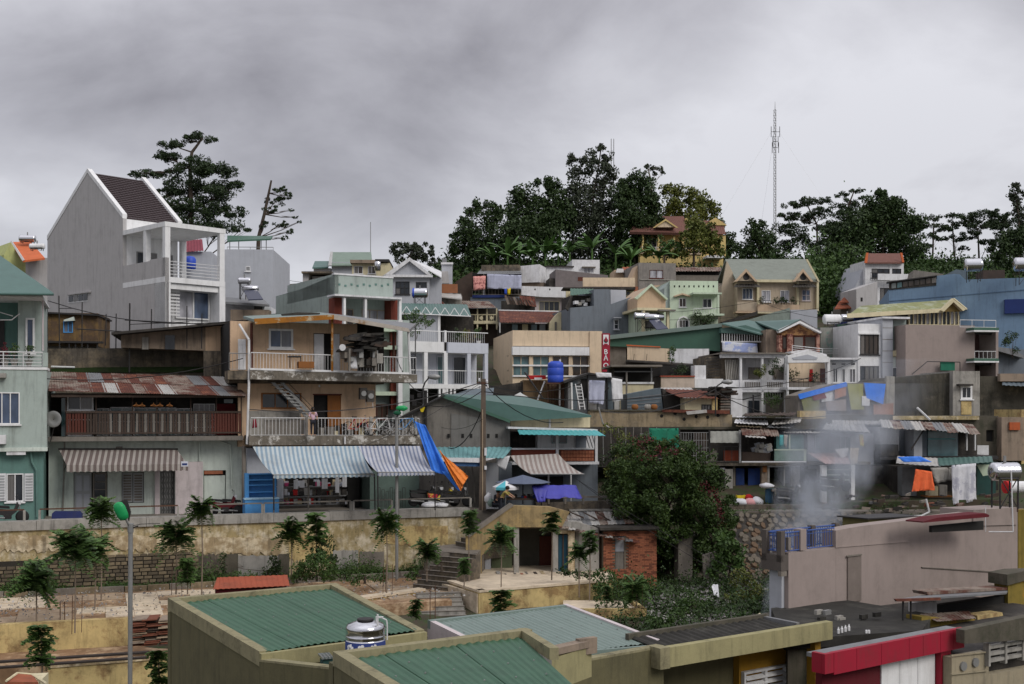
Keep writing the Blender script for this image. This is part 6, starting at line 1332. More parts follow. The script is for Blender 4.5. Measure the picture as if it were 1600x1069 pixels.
# ================================================================= RUIN, MIDDLE RIGHT AND LOWER RIGHT ROWS
b = B('ruined_house','roofless derelict house with diagonal stair wall, white column and blue door','house',790,54.6,5,12.25)
b.poly('stair_wall',[(728,838),(798,790),(860,792),(890,800),(878,824),(800,824),(753,868),(753,906),(742,906),(728,900)],-.4,0,M('ochre_render',ph(150,128,86),dirt=.75,streak=.6,dc=(.05,.04,.025),c2=ph(168,140,85),c2r=(.5,.6)))
b.poly('coping',[(728,836),(798,787),(803,790),(733,840)],-.5,.1,conc)
b.box('back_wall',755,824,935,None,2.2,2.5,M('dark_blotched_wall',ph(78,76,68),dirt=.8,streak=.8)); b.box('ceiling',755,822,872,826,.01,2.45,concd); b.box('interior_dark',843,838,862,None,2.1,2.19,woodr); b.box('inner_green',768,838,800,None,1.4,1.6,M('old_green_wall',ph(92,104,74),dirt=.6)); b.box('inner_pier',758,838,767,None,1.0,1.3,greyl)  # back wall in a dark base colour with blotches and streaks
b.box('white_column',803,823,811,None,-.3,0,concw); b.box('pier',864,826,872,None,-.2,.1,concw); b.box('pier',888,826,898,None,-.2,.1,plast); b.box('wall',898.5,826,936,None,0,.3,concw); b.box('lintel',872,826,888,834,-.15,.05,plast)
q = b.box('blue_door',872.5,836,887.5,None,.0,.08,M('old_blue_door',ph(30,72,92),dirt=.4,streak=.5)); b.box('post',879,834,881,None,-.05,-.005,wood,q)
b.poly('torn_edge',[(868,818),(900,815),(935,826),(935,832),(870,828)],-.25,.2,concw); b.box('floor',740,901,945,None,-1.2,2.19,concd)
random.seed(19)
for i in range(46): x = random.uniform(758,930); s_ = random.uniform(1.5,4); b.box('rubble',x,902-random.uniform(0,3)-s_,x+s_*1.5,902,-.9+random.uniform(0,.8),-.6+random.uniform(0,1),random.choice([conc,brick,concw,wood,plast]))
for i in range(13):
    x = 865+i*10+random.uniform(-3,3); y = 800+i*2.3; P4 = [b.p(x,y+24-i*.3,-.6),b.p(x+12,y+24-i*.3,-.6),b.p(x+8,y,2.6),b.p(x-5,y,2.6)]
    MB().sheet(*P4,.15,.02,.012,m=1,wob=.01).build('roof_sheet',[rust,rusty,zincl,wood,rusty,zinc][i % 6],b.root)
b2 = B('corrugated_lean_to','rusty and pale sheets of a lean-to roof above the brick annex','roof',900,57,5,None,None,py=800)
for i in range(7): P4 = [b2.p(898+i*13,822-i*.5,-1.5),b2.p(913+i*13,821-i*.5,-1.5),b2.p(903+i*13,797,1),b2.p(889+i*13,797,1)]; MB().sheet(*P4,.16,.02,.012).build('roof_sheet',[zincl,zinc,zincl,rusty,zincl,zinc,rusty][i],b2.root)
for i in range(5): b2.poly('roof_batten',[(890+i*22,799+i),(912+i*22,808+i*3),(912+i*22,811+i*3),(890+i*22,801+i)],-.9,-.7,wood)
# brick annex: one by one bricks, joined as they are only a few pixels
b = B('brick_annex','small red brick annex with a patched narrow window beside the ruin','hut',943,54.8,10,11.2)
u0,u1,z0,z1 = b.rect(943,828,1026,None,0); hu0,hu1,hz0,hz1 = b.rect(961,838,976,890,0)
MB().box(u0,hu0,.04,3,0,z1).box(hu1,u1,.04,3,0,z1).box(hu0,hu1,.2,3,0,z1).build('wall',mortar,b.root)
mb = MB(); z = .0; r = 0; random.seed(2)
while z < z1-.07:
    u = u0-(.11 if r % 2 else 0)
    while u < u1-.02:
        e = min(u+.215,u1)
        if not (u < hu1 and e > hu0 and hz0 < z < hz1): mb.box(max(u,u0),e,-random.uniform(0,.02),.035,z,z+.062,0 if random.random() < .7 else 1)
        u += .225
    z += .075; r += 1
mb.build('bricks',[brick,brickd],b.root,None,'stuff')
b.box('window_board',961.5,839,975.5,862,.1,.15,greyl); b.box('window_board',961.5,863,975.5,889,.1,.15,woodg); b.box('eave',938,824,1030,828,-.4,3,darkw)
b.box('block_pier',1060,838,1082,None,.5,1.2,conc)
# ---- shanties just above the lane (px 815-1160, y 590-640)
b = B('rust_brown_wall','rust-brown stained wall under the blue water drum','wall',815,70,3)
b.poly('wall',[(768,604),(817,597),(817,None),(768,None)],.3,3,darkw); b.box('wall',817.5,594,893,None,0,3,M('rust_brown_render',ph(120,96,66),dirt=.7,streak=.8,dc=(.03,.022,.015))); b.solid('tin',[(700,619,-2),(770,617,-2),(772,606,0),(735,608,0)],0,.05,zincb)
for i in range(6): b.poly('plank',[(856+i*5,600),(858+i*5,600),(858+i*5,640),(856+i*5,640)],-.2,-.1,metr)
b.tube('leaning_pipe',[(820,582,-.5),(848,622,-1.2)],.05,metd); b.tube('leaning_pipe',[(851,596,-.5),(840,625,-1)],.05,metw); b.tube('white_pipe',[(875,562,-.9),(874.6,634,-1.1)],.06,metw)
s = B('water_drum','bright blue plastic water drum standing on a rusty frame','water tank',868,69,0,None,None,py=598)
smooth(MB().lathe([(.3,1.28),(.34,1.22),(.42,1.2),(.46,1.12),(.48,.9),(.465,.88),(.48,.86),(.48,.45),(.465,.43),(.48,.41),(.47,.02),(.44,0)][::-1],(0,0,0),24).build('drum',plb,s.root)); s.box('platform',854,598,882,600,-.6,.6,metr)
for x in (856,880): s.tube('leg',[(x,600,0),(x,640,0)],.04,metr)
s = B('red_board','scarlet board lying on top of the rust-brown wall','board',838,69.6,0,None,None,py=594); s.box('board',824,586.5,853,592.5,0,.3,redx); s.box('white_scrap',835,590,847,593.5,-.2,-.01,whiteo)
s = B('white_gutter_piece','broken white plastic piece lying on the teal roof edge','scrap',815,66,0,None,None,py=621); s.poly('piece',[(803,618),(813,613),(817,616),(827,621),(805,621)],0,.2,white)
b = B('zinc_shed','patched zinc sheet shed with silver tarp pieces and a propped white ladder','shed',885,68,4)
b.poly('wall',[(888,598),(917,586),(968,592),(968,None),(888,None)],0,4,zinc); b.poly('roof',[(880,596),(920,582),(974,590),(974,593),(920,585),(882,599)],-.5,3,metd)
for i,(x0,x1,m_) in enumerate(((893,902,zincb),(919,932,zincl),(935,946,zinc),(950,958,zincb),(960,967,zincl))): b.box('sheet_panel',x0,596,x1,640,-.06-.01*i,-.02,m_)
b.poly('frame',[(917,586),(919,586),(919,640),(917,640)],-.12,-.07,metd); b.poly('brace',[(928,630),(950,605),(952,606),(930,632)],-.14,-.09,metd); b.box('frame',947,590,949,640,-.13,-.07,metd); b.box('dark_opening',908,592,918,622,-.07,-.062,darkc)
hang('tarp','silvery plastic sheet hanging on the zinc shed','tarp',940,67.4,4,[(920,594),(945,595),(944,632),(920,630)],tarpw,.1,8,8,5); hang('tarp','torn white sheet with blue patch beside the zinc shed','tarp',965,67.3,4,[(955,590),(972,593),(973,625),(957,628)],whiteo,.1,6,8,8)
hang('tarp','white plastic strip on the zinc shed roof edge','tarp',944,67,4,[(930,582),(955,583),(956,590),(933,590)],whx,.06,8,3,6)
s = B('ladder','white ladder leaning against the zinc shed','ladder',907,66.8,0,None,None,py=640); s.tube('rail',[(899,600,.3),(906,640,0)],.03,metw); s.tube('rail',[(908,600,.3),(914,640,0)],.03,metw)
for i in range(7): s.tube('rung',[(900+i,604+i*5.2,.25-.03*i),(909+i*.8,604+i*5.2,.25-.03*i)],.022,metw)
s = B('pipe_pole','pale leaning pole in front of the zinc shed','pole',892,66.5,0,None,None,py=640); s.tube('pole',[(893,598,0),(894,640,0)],.05,metw)
b = B('dark_flat_roof_house','dark open-sided storey with thin flat roof right of the sign','house',962,76,2)
b.box('roof',955,570,1035,573,-1.5,4,conc); b.box('interior',960,573,1020,597,.8,5,darkc); b.box('beam',960,580,1020,581.5,-.4,-.3,metg); b.box('cream_rail',967,597,1022,600,-.7,-.5,white); b.box('cream_wall',970,600,1021,None,-.6,4,creamy); b.tube('post',[(979,581,-1),(979,641,-1.2)],.06,woodg); b.tube('post',[(1018,573,-.9),(1018,597,-.9)],.05,metg)
b = B('pink_parapet_house','storey with pinkish parapet capped in red beside dark plant-filled openings','house',1032,78,3)
b.box('parapet',1033,589,1085,606,-.6,-.4,M('pinkish_parapet',ph(188,170,152),dirt=.15,streak=.3)); b.box('red_cap',1032,587,1086,589,-.7,-.35,M('brick_red_cap',ph(160,70,50),dirt=.2)); b.box('interior',1032,571,1085,587,1,5,darkc); b.box('wall',1085.5,571,1103,592,-.3,4,whiteo); b.box('wall',1085.5,592,1130,606,-.5,3,white); b.box('lower',1030,606.5,1160,None,.1,5,whiteo)
plant(1050,571,76.5,1.3,.8,'papaya-like plant sprouting above the pink parapet house',lfg,None,'shrub',180,.14,3); plant(1062,588,78.5,.8,2.2,'dark plants filling the opening of the pink parapet house',lfd,None,'shrub',300,.13,3)
b = B('dark_sheet_shack','shack of dull blue-grey sheets on the left and dark boards on the right','shack',980,70,2)
b.poly('sheet_wall',[(980,616),(1032,606),(1036,640),(980,643)],0,3,zincb); b.poly('board_wall',[(1035,607),(1068,622),(1068,643),(1037,643)],.1,3,darkw); b.box('base',975,640,1070,None,-.3,3,wood)
for i in range(4): b.poly('sheet_seam',[(980,622+i*5),(1033,616+i*6),(1033,617+i*6),(980,623+i*5)],-.03,-.003,zinc)
b = B('rust_roof_cottage','small cottage with a rusty tin roof, yellow wall and barred window','cottage',1068,68.5,2)
b.sheet('roof',(1063,621,-.4),(1123,623,-.4),(1105,610,2.5),(1032,608,2.5),rust,.2,.025); b.sheet('ridge_sheet',(1030,610,2.3),(1085,611,2.3),(1080,606,3.5),(1032,606,3.5),zincl,.2,.02)
WW(b,1070,622,1119,None,3,creamy,[(1096,632,1111,641,3,1,metd,gdark)],v=.2); b.box('corner_post',1113,622,1121,641,.1,.19,yelo)
b = B('timber_pile_shed','dark collapsing shed stacked with tyres and boards against the white terrace house','shed',1120,69.5,0)
b.box('wall',1121,612,1142,None,.2,2.5,darkw); random.seed(3)
for i in range(26): x = random.uniform(1108,1145); y = random.uniform(603,616); b.poly('thatch_board',[(x-8,y),(x+10,y+random.uniform(-2,2)),(x+10,y+2.5),(x-8,y+3)],random.uniform(-.8,0),random.uniform(.1,.8),random.choice([darkw,tar,wood]))
for i in range(7): b.box('stacked_board',1126,614+i*4.1,1141+random.uniform(-1,2),616.5+i*4.1,-.3,.19,woodg if i % 2 else rusty)
# long stained concrete wall above the lower row
b = B('long_stained_wall','long ochre-stained concrete wall with drainage holes above the cage balconies','wall',925,66.5,2)
lw = M('ochre_stained_concrete',ph(150,132,102),dirt=.85,streak=.8,dc=(.03,.025,.018),c2=ph(118,108,92),c2r=(.48,.6))
b.poly('wall',[(922,642),(1034,642),(1144,648),(1144,668),(922,667)],0,1.5,lw); b.poly('cap',[(922,640),(1035,640),(1035,642.5),(922,642.5)],-.1,1.5,concm); b.poly('rust_cap',[(1035,640),(1140,641),(1140,647),(1035,644)],-.25,1.3,rust)
b.poly('zinc_piece',[(1072,643),(1104,640),(1105,645),(1074,648)],-.4,-.28,zincl)
for x,y in ((1034,650),(1055,646),(1069,655),(1088,651),(1106,652),(1122,649)): MB().lathe([(.07,0),(.1,.02),(.07,.04)],b.p(x,y,-.04),8,'y').build('drain_hole',darkc,b.root)
b.box('moss_ledge',922,667,1300,671,-.3,3,concm); b.poly('wall',[(1144.5,652),(1300,655),(1300,667),(1144.5,667)],.1,1.5,concm)
b.tube('bent_pole',[(935,636,-.4),(942,662,-.5),(960,674,-.8),(966,684,-.8),(978,722,-.8)],.045,metg)
for i,(x,y,c_) in enumerate(((992,637,woodo),(1022,637,woodo),(1012,638,concw))): s = B('flower_pot',['round brown clay pot at the left on the long stained wall','larger brown clay pot on the long stained wall','small white pot between two clay pots on the long stained wall'][i],'pot',x,66.8,0,None,None,py=641); smooth(MB().lathe([(.1,0),(.2,.12),(.2,.25),(.12,.34)],(0,0,0),14).build('pot',c_,s.root))
# right part: torn sheets
b = B('torn_sheet_roofs','pale torn plastic and zinc sheets lying over low roofs right of the long wall','roof',1140,67,2,None,None,py=668); random.seed(9)
for i,(x0,y0,x1,y1,x2,y2,x3,y3,m_) in enumerate([(1147,661,1200,664,1198,652,1150,651,whiteo),(1205,664,1250,660,1254,652,1212,653,zincl),(1198,668,1235,669,1250,655,1210,656,zinc),(1150,666,1190,668,1195,660,1152,658,lw),(1160,672,1215,673,1210,667,1165,666,rusty),(1225,676,1285,677,1290,672,1220,673,zincl),(1275,677,1305,676,1300,672,1270,672,zincl),(1160,650,1240,649,1245,645,1165,646,wood)]):
    MB().sheet(b.p(x0,y0,-1.3),b.p(x1,y1,-1.3),b.p(x2,y2,.8),b.p(x3,y3,.8),.2,.025,.015,m=2,wob=.04).build('roof_sheet',m_,b.root)
# cage balcony row
b = B('cage_balcony_row','run-down two-storey row with caged balconies over dark shopfronts','house',935,65.5,1,14.5)
b.box('dark_storey',925,671,1262,726,1.2,5,darkw); b.box('floor',1055,722,1262,728,-.4,4,concd)
b.box('cage_frame',1060,672,1063,724,-.5,-.35,metd); b.box('yellow_inner',1064,700,1078,722,.6,.7,creamy); b.box('inner_door',1084,676,1104,722,.9,1.1,gbrown)
mb = MB()
for x in range(1064,1108,4): p,q = b.p(x,676,-.45),b.p(x,722,-.45); mb.tube(p,q,.015,.015,4)
for y in (676,688,700,712,722): p,q = b.p(1062,y,-.45),b.p(1107,y,-.45); mb.tube(p,q,.018,.018,4)
mb.build('cage_bars',metg,b.root)
b.sheet('roller_awning',(1110,692,-.7),(1155,692,-.7),(1154,674,-.2),(1109,674,-.2),M('smoky_roller_blind',ph(130,130,122),dirt=.6,streak=.2),.3,.02); b.box('cage_frame',1108,672,1110,724,-.5,-.35,metd); b.box('cage_frame',1155,672,1158,724,-.5,-.35,metg)
b.box('red_panel',1131,704,1154,720,-.2,-.1,M('dark_orange_red_panel',ph(120,48,26),dirt=.4)); b.box('pale_panel',1109,704,1120,720,-.2,-.1,conc); b.rail(1109,698,1155,722,-.45,.35,.02,metd)
b.poly('brown_panel',[(1159,706),(1205,708),(1203,720),(1160,720)],-.2,-.1,wood); b.tube('white_edge',[(1159,722,-.6),(1260,722,-.6)],.05,metw)
random.seed(6)
for i in range(20): x = random.uniform(1170,1200); y = random.uniform(692,706); b.poly('wrapped_bundle',[(x,y),(x+7,y-2),(x+9,y+4),(x+2,y+6)],-.1+random.uniform(0,.3),.3+random.uniform(0,.2),random.choice([whiteo,greyl,concw]))
b.sheet('rust_awning',(1160,680,-1.2),(1218,682,-1.2),(1215,671,.5),(1157,668,.5),rusty,.2,.03,wob=.04); b.sheet('rust_awning',(1166,683,-1.5),(1197,685,-1.5),(1192,678,-.5),(1160,677,-.5),zincl,.2,.03)
b.box('teal_wall',1213,679,1256,722,.5,1.1,M('teal_green_wall',ph(70,118,116),dirt=.2,streak=.3)); b.box('pale_rail',1210,702,1258,704,-.5,-.4,mintl); b.box('rail_panel',1210,704.5,1256,720,-.46,-.42,M('pale_teal_panel',ph(112,140,128),dirt=.3)); b.box('post',1256,702,1260,722,-.5,-.3,mintl); b.box('post',1233,679,1235,702,.3,.4,mintl)
# ground floor
b.box('ground_back',1000,728,1262,None,1.5,5,darkc)
b.box('pier',1133,733,1145,None,-.2,1.4,concw); b.box('pier',1145.5,728,1149,None,.2,1.4,conc); b.box('lintel',1105,731,1133,734,-.1,.3,whiteo)
b.box('door',1150,732,1163,None,.3,.4,M('dark_blue_door',ph(26,52,110),dirt=.3,streak=.4)); b.box('door',1169,732,1188,None,.3,.4,MT['dark_blue_door']); b.box('pier',1190,728,1199,None,-.1,1.4,taud); b.box('orange_board',1192,728,1198,738,-.2,-.11,woodo)
for x,w_ in ((1199.5,3),(1225,1.6),(1236,2),(1239,11)): b.box('door_frame',x,729,x+w_,None,-.1,1.3,concw)
b.box('beam',1199,726.5,1250,730,-.15,.4,whiteo); b.box('green_door',1210,734,1224,None,.9,1.0,M('dim_green_door',ph(62,80,72),dirt=.3)); b.box('tile_wall',1227,730,1236,None,.5,.6,shut)
b.box('lower_front',960,726,1104,None,1.0,1.4,darkw)
hang('net','green shade net stretched above the bushes','net',1030,64.4,1,[(1014,669),(1060,669),(1061,707),(1018,698)],netg,.1,10,8,4,.01,.1)
hang('cloth','turquoise cloth hanging at the teal balcony','cloth',1220,64.5,1,[(1218,680),(1224,680),(1224,697),(1218,698)],aqua,.03,4,5,4); hang('cloth','grey shirt hanging next to the turquoise cloth','cloth',1229,64.5,1,[(1225,679),(1231,680),(1229,700),(1225,696)],concw,.03,4,5,5)
b = B('cage_balcony','row of pale open cages and poles left of the barred balcony','balcony',990,64.8,1,None,None,py=712)
for i in range(10): x = 942+i*12; b.tube('pole',[(x,668,0),(x+random.uniform(-3,3),724,.2)],.03,random.choice([metg,woodg,metd]),4)
for y in (678,700,716): b.tube('bar',[(1000,y,0),(1062,y+1,0)],.025,metg,4)
b.box('dark_wall',925,668,1062,730,.4,.6,darkw)
# props on the lane here
def sack(px,py,Y,w_,h_,m,lb,nm='sack',cat='sack'):
    s = B(nm,lb,cat,px,Y,random.uniform(-20,20),None,None,py=py); mb = MB(); mb.lathe([(w_*.35,0),(w_*.52,h_*.2),(w_*.5,h_*.6),(w_*.25,h_*.9),(w_*.1,h_)],(0,0,0),10)
    rnd = random.Random(px); mb.v = [(x+rnd.uniform(-.04,.04),y+rnd.uniform(-.04,.04),z+rnd.uniform(-.02,.02)) for x,y,z in mb.v]; smooth(mb.build('body',m,s.root))
sack(1157,789,63,.8,.35,whx,'long white bag on the ground left of the pink bags'); sack(1172,790,63,.7,.4,pinkx,'pinkish-white bag in front of the blue doors'); sack(1182,789,63.1,.7,.45,whx,'white bag at the right end of the heap by the blue doors'); sack(1170,781,63.6,.45,.3,redx,'dark red bundle behind the white bags by the blue doors')
s = B('crate','yellow plastic crate in front of the blue doors','crate',1158,63.6,3,None,None,py=781); s.box('base',1152,779.5,1165,781,0,.4,yelx); s.box('side',1152,774,1165,779.4,0,.03,yelx); s.box('side',1152,774,1165,779.4,.37,.4,yelx); s.box('side',1152,774,1153,779.4,.031,.369,yelx); s.box('side',1164,774,1165,779.4,.031,.369,yelx)
s = B('blue_barrel','faded blue barrel under a white cloth beside the tile wall','barrel',1203,63.2,0,None,None,py=788); smooth(MB().lathe([(.22,0),(.26,.1),(.26,.75),(.22,.85)],(0,0,0),16).build('drum',M('faded_blue_plastic',ph(60,100,130),dirt=.4),s.root)); sack(1198,762,63,.8,.25,whx,'white cloth heaped over the blue barrel')
s = B('work_table','cluttered grey work table in the lane below the tiled door','table',1225,63,0,None,None,py=790); s.box('top',1206,765,1252,768,-.3,.5,conc); [s.tube('leg',[(x,768,v),(x,788,v)],.03,metd) for x in (1209,1249) for v in (-.2,.4)]; s.box('shelf',1209,778,1249,780,-.2,.4,wood)
s = B('lane_terrace','low dark terrace wall of the lane above the stone slope','wall',1140,61.5,2,13.6); s.box('wall',1138,789,1262,None,0,.4,concd)
# ---- smoky row further right
b = B('pink_awning_house','smoke-veiled house with pinkish sheet awning on white columns','house',1262,65,3,14.5)
b.box('wall',1262,728,1345,None,1.5,5,whiteo); b.box('upper_wall',1262,678,1365,726,1.3,5,greyl); b.sheet('awning',(1290,725,-2.2),(1328,725,-2.2),(1324,708,.6),(1262,708,.6),M('pinkish_sheet',ph(178,150,148),dirt=.2,streak=.1),.25,.02)
for x in (1284,1290,1330): b.box('column',x,727,x+(6 if x != 1290 else 2),None,-1.9,-1.6,white)
b.box('glass_front',1293,728,1329,758,-.5,-.4,gteal); 
for i in range(3): b.box('glass_band',1293,733+i*8,1329,735+i*8,-.53,-.505,mintp)
b.win(1273,680,1296,706,2,1,greyl,gteal,v=1.2); b.win(1312,682,1330,705,2,1,greyl,gteal,v=1.2); b.box('dark_door',1248,733,1276,None,1.3,1.45,darkw); b.box('balcony',1262,722,1360,726,-.2,1.2,concd)
b.sheet('roof',(1285,671,-1.2),(1360,676,-1.2),(1350,664,2),(1290,662,2),zincl,.25,.03,wob=.03); b.box('lower_dark',1335,728,1410,None,.9,3,darkw); b.poly('white_board',[(1305,702),(1326,700),(1325,712),(1315,716)],-.6,-.5,whiteo)
hang('cloth','beige cloth hanging at the smoky balcony','cloth',1332,64.3,3,[(1328,700),(1342,700),(1340,724),(1328,729)],M('beige_cloth',ph(190,175,155),dirt=.1),.06,6,7,5); hang('cloth','yellow and red shirt on the smoky balcony line','cloth',1346,64.3,3,[(1342,679),(1349,679),(1350,698),(1344,697)],M('yellow_red_print',ph(220,200,60),dirt=0,streak=0,c2=ph(180,40,50),c2r=(.5,.53),s=2),.04,4,5,5)
b = B('patchwork_tarp_shack','shack covered in a patchwork of blue tarps and boards','shack',1250,71,2)
b.poly('wall',[(1247,618),(1300,600),(1384,596),(1384,640),(1384,None),(1250,None)],0,3,conc)
for pts,m_ in (([(1247,616),(1322,597),(1326,603),(1250,624)],tarpb),([(1252,624),(1280,614),(1280,642),(1256,642)],M('olive_tarp',ph(120,122,80),dirt=.2)),([(1282,612),(1304,605),(1304,626),(1284,628)],whiteo),([(1304.5,604),(1322,600),(1322,618),(1304.5,624)],M('salmon_board',ph(170,120,100),dirt=.2)),([(1324,600),(1348,600),(1350,640),(1330,640)],M('yellow_green_tarp',ph(150,150,70),dirt=.2)),([(1350,598),(1384,600),(1380,632),(1354,622)],tarpb),([(1347,619),(1359,619),(1359,634),(1347,634)],whiteo),([(1290,628),(1322,624),(1322,642),(1292,642)],pinkg),([(1365,632),(1396,630),(1396,648),(1365,648)],M('orange_brown_board',ph(165,115,90),dirt=.4)),([(1266,612),(1284,606),(1292,622),(1272,626)],M('maroon_rag',ph(120,60,70),dirt=.1))):
    a = random.uniform(.05,.3); b.poly('patch',pts,-a-.05,-a,m_)
b = B('pale_roof_lean_to','lean-to with pale corrugated roof below the tarp shack','shed',1262,68,2)
b.box('wall',1262,648,1395,None,.5,3,concm); b.sheet('roof',(1268,662,-.8),(1392,664,-.8),(1385,652,2),(1275,650,2),zincl,.22,.03,wob=.02); b.box('ochre_band',1250,642,1290,654,-.2,.4,yelo)
b = B('black_stained_block','tall black-stained concrete block with a lighter pier and white-framed window','building',1395,74,4)
b.poly('wall',[(1386,598),(1397,590),(1500,581),(1500,None),(1386,None)],.3,6,M('soot_stained_wall',ph(72,68,58),dirt=.9,streak=.9,dc=(.012,.012,.008),c2=ph(100,92,78),c2r=(.56,.7)))
b.box('pier_wall',1385,588,1398,648,.0,.29,concw); b.wall(1489,580,1531,None,5,concw,[(1501,603,1519,624)],v=-.2,t=.2); b.win(1501,603,1519,624,2,1,white,gdark,v=-.2,fw=.12); b.box('dark_hood',1499,600,1521,603,-.6,-.21,darkw); b.box('ochre_patch',1502,627,1518,648,-.24,-.203,yelo); b.box('small_hole',1507,650,1513,658,-.25,-.2,darkc)
b.box('right_block',1531.5,588,1700,None,.6,6,MT['soot_stained_wall']); b.box('right_fascia',1563,584,1700,596,.2,.59,taud); b.sheet('awning',(1566,602,-.6),(1640,606,-.6),(1640,598,.5),(1566,597,.5),zincb,.3,.03)
b = B('ochre_edge_house','crumbling ochre-grey house with dark doorway beneath the black-stained block','house',1480,70,4)
b.wall(1395,650,1560,None,3,concm,[(1541,672,1553,690)]); b.box('opening',1541,672,1553,690,.2,.24,darkc); b.box('ochre_strip',1395,650,1530,656,-.3,-.005,yel); b.box('grey_panel',1565,652,1600,720,-.6,.2,taud); b.box('orange_board',1578,660,1594,672,-.75,-.61,M('orange_red_board',ph(180,82,40),dirt=.2)); b.box('right_wall',1596,640,1700,None,-.4,3,yelo)
b.box('white_railing_panel',1527,696,1545,711,-1.2,-1.15,metw)
b = B('teal_glazed_room','upper room glazed in dim teal panels under a ragged tin roof','room',1440,66.5,4,14.5)
b.box('room',1440,668,1497,716,.0,3,greyb); b.box('teal_glass',1450,669,1496,714,-.1,-.004,gteal); b.tube('glazing_bar',[(1450,686,-.12),(1492,686,-.12)],.025,aqua); b.box('white_panel',1428,672,1441,714,-.5,1.5,greyl); b.box('dark_bay',1497.5,670,1526,712,.3,3,darkw); b.box('pole',1510,674,1512,704,-.1,0,metw); b.box('pole',1523,674,1525,704,-.1,0,metw)
b.box('left_wall',1375,668,1405,705,.5,3,whiteo); b.box('left_dark',1405.5,670,1428,714,.8,3,greyb); b.box('floor',1375,713,1560,718,-.4,3,metd); b.box('grey_base',1376,695,1404,712,-.4,.49,darkw)
for i in range(9): P4 = [b.p(1378+i*17,668+i*1.2+random.uniform(-2,2),-1.6),b.p(1396+i*17,669+i*1.2,-1.6),b.p(1392+i*16,657+i*.8,1.5),b.p(1374+i*16,656+i*.8,1.5)]; MB().sheet(*P4,.2,.03,.012,wob=.03).build('roof_sheet',[zincl,rusty,zinc,zincl,rusty,zinc,rusty,zincl,rusty][i],b.root)
b.box('ground_wall',1396,742,1560,None,.8,3,darkw); b.poly('brace',[(1423,702),(1442,672),(1444,673),(1425,703)],-1.2,-1.15,metd)
s = B('white_tube','white tube sticking up from the ragged tin roof','pipe',1443,65,0,None,None,py=657); s.tube('tube',[(1433,637,0),(1453,656,0)],.06,metw)
b = B('lower_awning_stall','lower stall with a drooping pale tin awning and hung cloths','stall',1402,63.5,3,13.4)
b.sheet('awning',(1400,724,-1.5),(1470,729,-1.5),(1465,716,.8),(1402,713,.8),zincl,.25,.02,.015,.1,3); b.sheet('awning',(1468,728,-1.5),(1552,722,-1.5),(1550,713,.8),(1465,716,.8),rooft,.25,.02,.015,.05,3); b.box('back',1396,728,1560,None,1.2,3,darkw); b.box('dark_green_panel',1526,722,1556,775,.6,1.1,M('dark_teal_panel',ph(38,72,68),dirt=.3)); b.box('sheet_wall',1410,730,1432,775,.3,1.0,zinc); b.poly('pale_green_flap',[(1526,726),(1548,726),(1548,742),(1536,744)],-.2,-.15,mintl)
b.box('bench',1448,775,1490,777,-.9,-.1,woodo); b.box('carton',1452,760,1466,775,-.7,-.2,creamy); b.box('carton',1468,758,1480,775,-.7,-.2,concw)
hang('tarp','bright blue tarp lying over the left of the pale tin awning','tarp',1425,62.6,3,[(1402,714),(1438,713),(1456,722),(1412,722)],tarpb,.06,8,4,3)
hang('cloth','orange cloth hanging in the lower stall','cloth',1442,61.8,3,[(1431,733),(1456,737),(1460,766),(1425,768)],oranx,.12,10,9,3); hang('cloth','greyish cloth hanging between the orange cloth and the striped sheet','cloth',1470,62,3,[(1454,731),(1488,730),(1488,750),(1462,756)],concw,.08,8,6,4)
hang('cloth','large white striped sheet hanging bunched in the lower stall','cloth',1507,61.6,3,[(1487,727),(1525,724),(1527,782),(1489,789)],M('white_grey_stripe_sheet',(.62,.62,.65),dirt=.1,streak=0,c2=(.40,.40,.46),c2r=(.5,.54),s=.7,bump=.3,bs=5),.16,14,12,8,freq=4)
# scrap ground between
b = B('scrap_yard','dark heap of rubbish and boards beneath the orange cloth','rubbish heap',1420,60,0,12.2); random.seed(15)
for i in range(70): x = random.uniform(1262,1560); y = random.uniform(772,812); s_ = random.uniform(3,9); v_ = random.uniform(-1.5,1.5); b.poly('scrap',[(x,y),(x+s_*1.6,y-random.uniform(-2,3)),(x+s_*1.4,y+s_*.5),(x-1,y+s_*.6)],v_,v_+random.uniform(.05,.5),random.choice([darkw,conc,wood,tar,metd,concd,darkw,rusty,zinc,brickd]))
b.poly('bank',[(1258,800),(1330,785),(1560,780),(1560,None),(1258,None)],1.6,3,earth)
b.tube('white_hose',[(1447,780,-1),(1452,800,-1),(1440,806,-1),(1380,808,-1)],.05,metw)
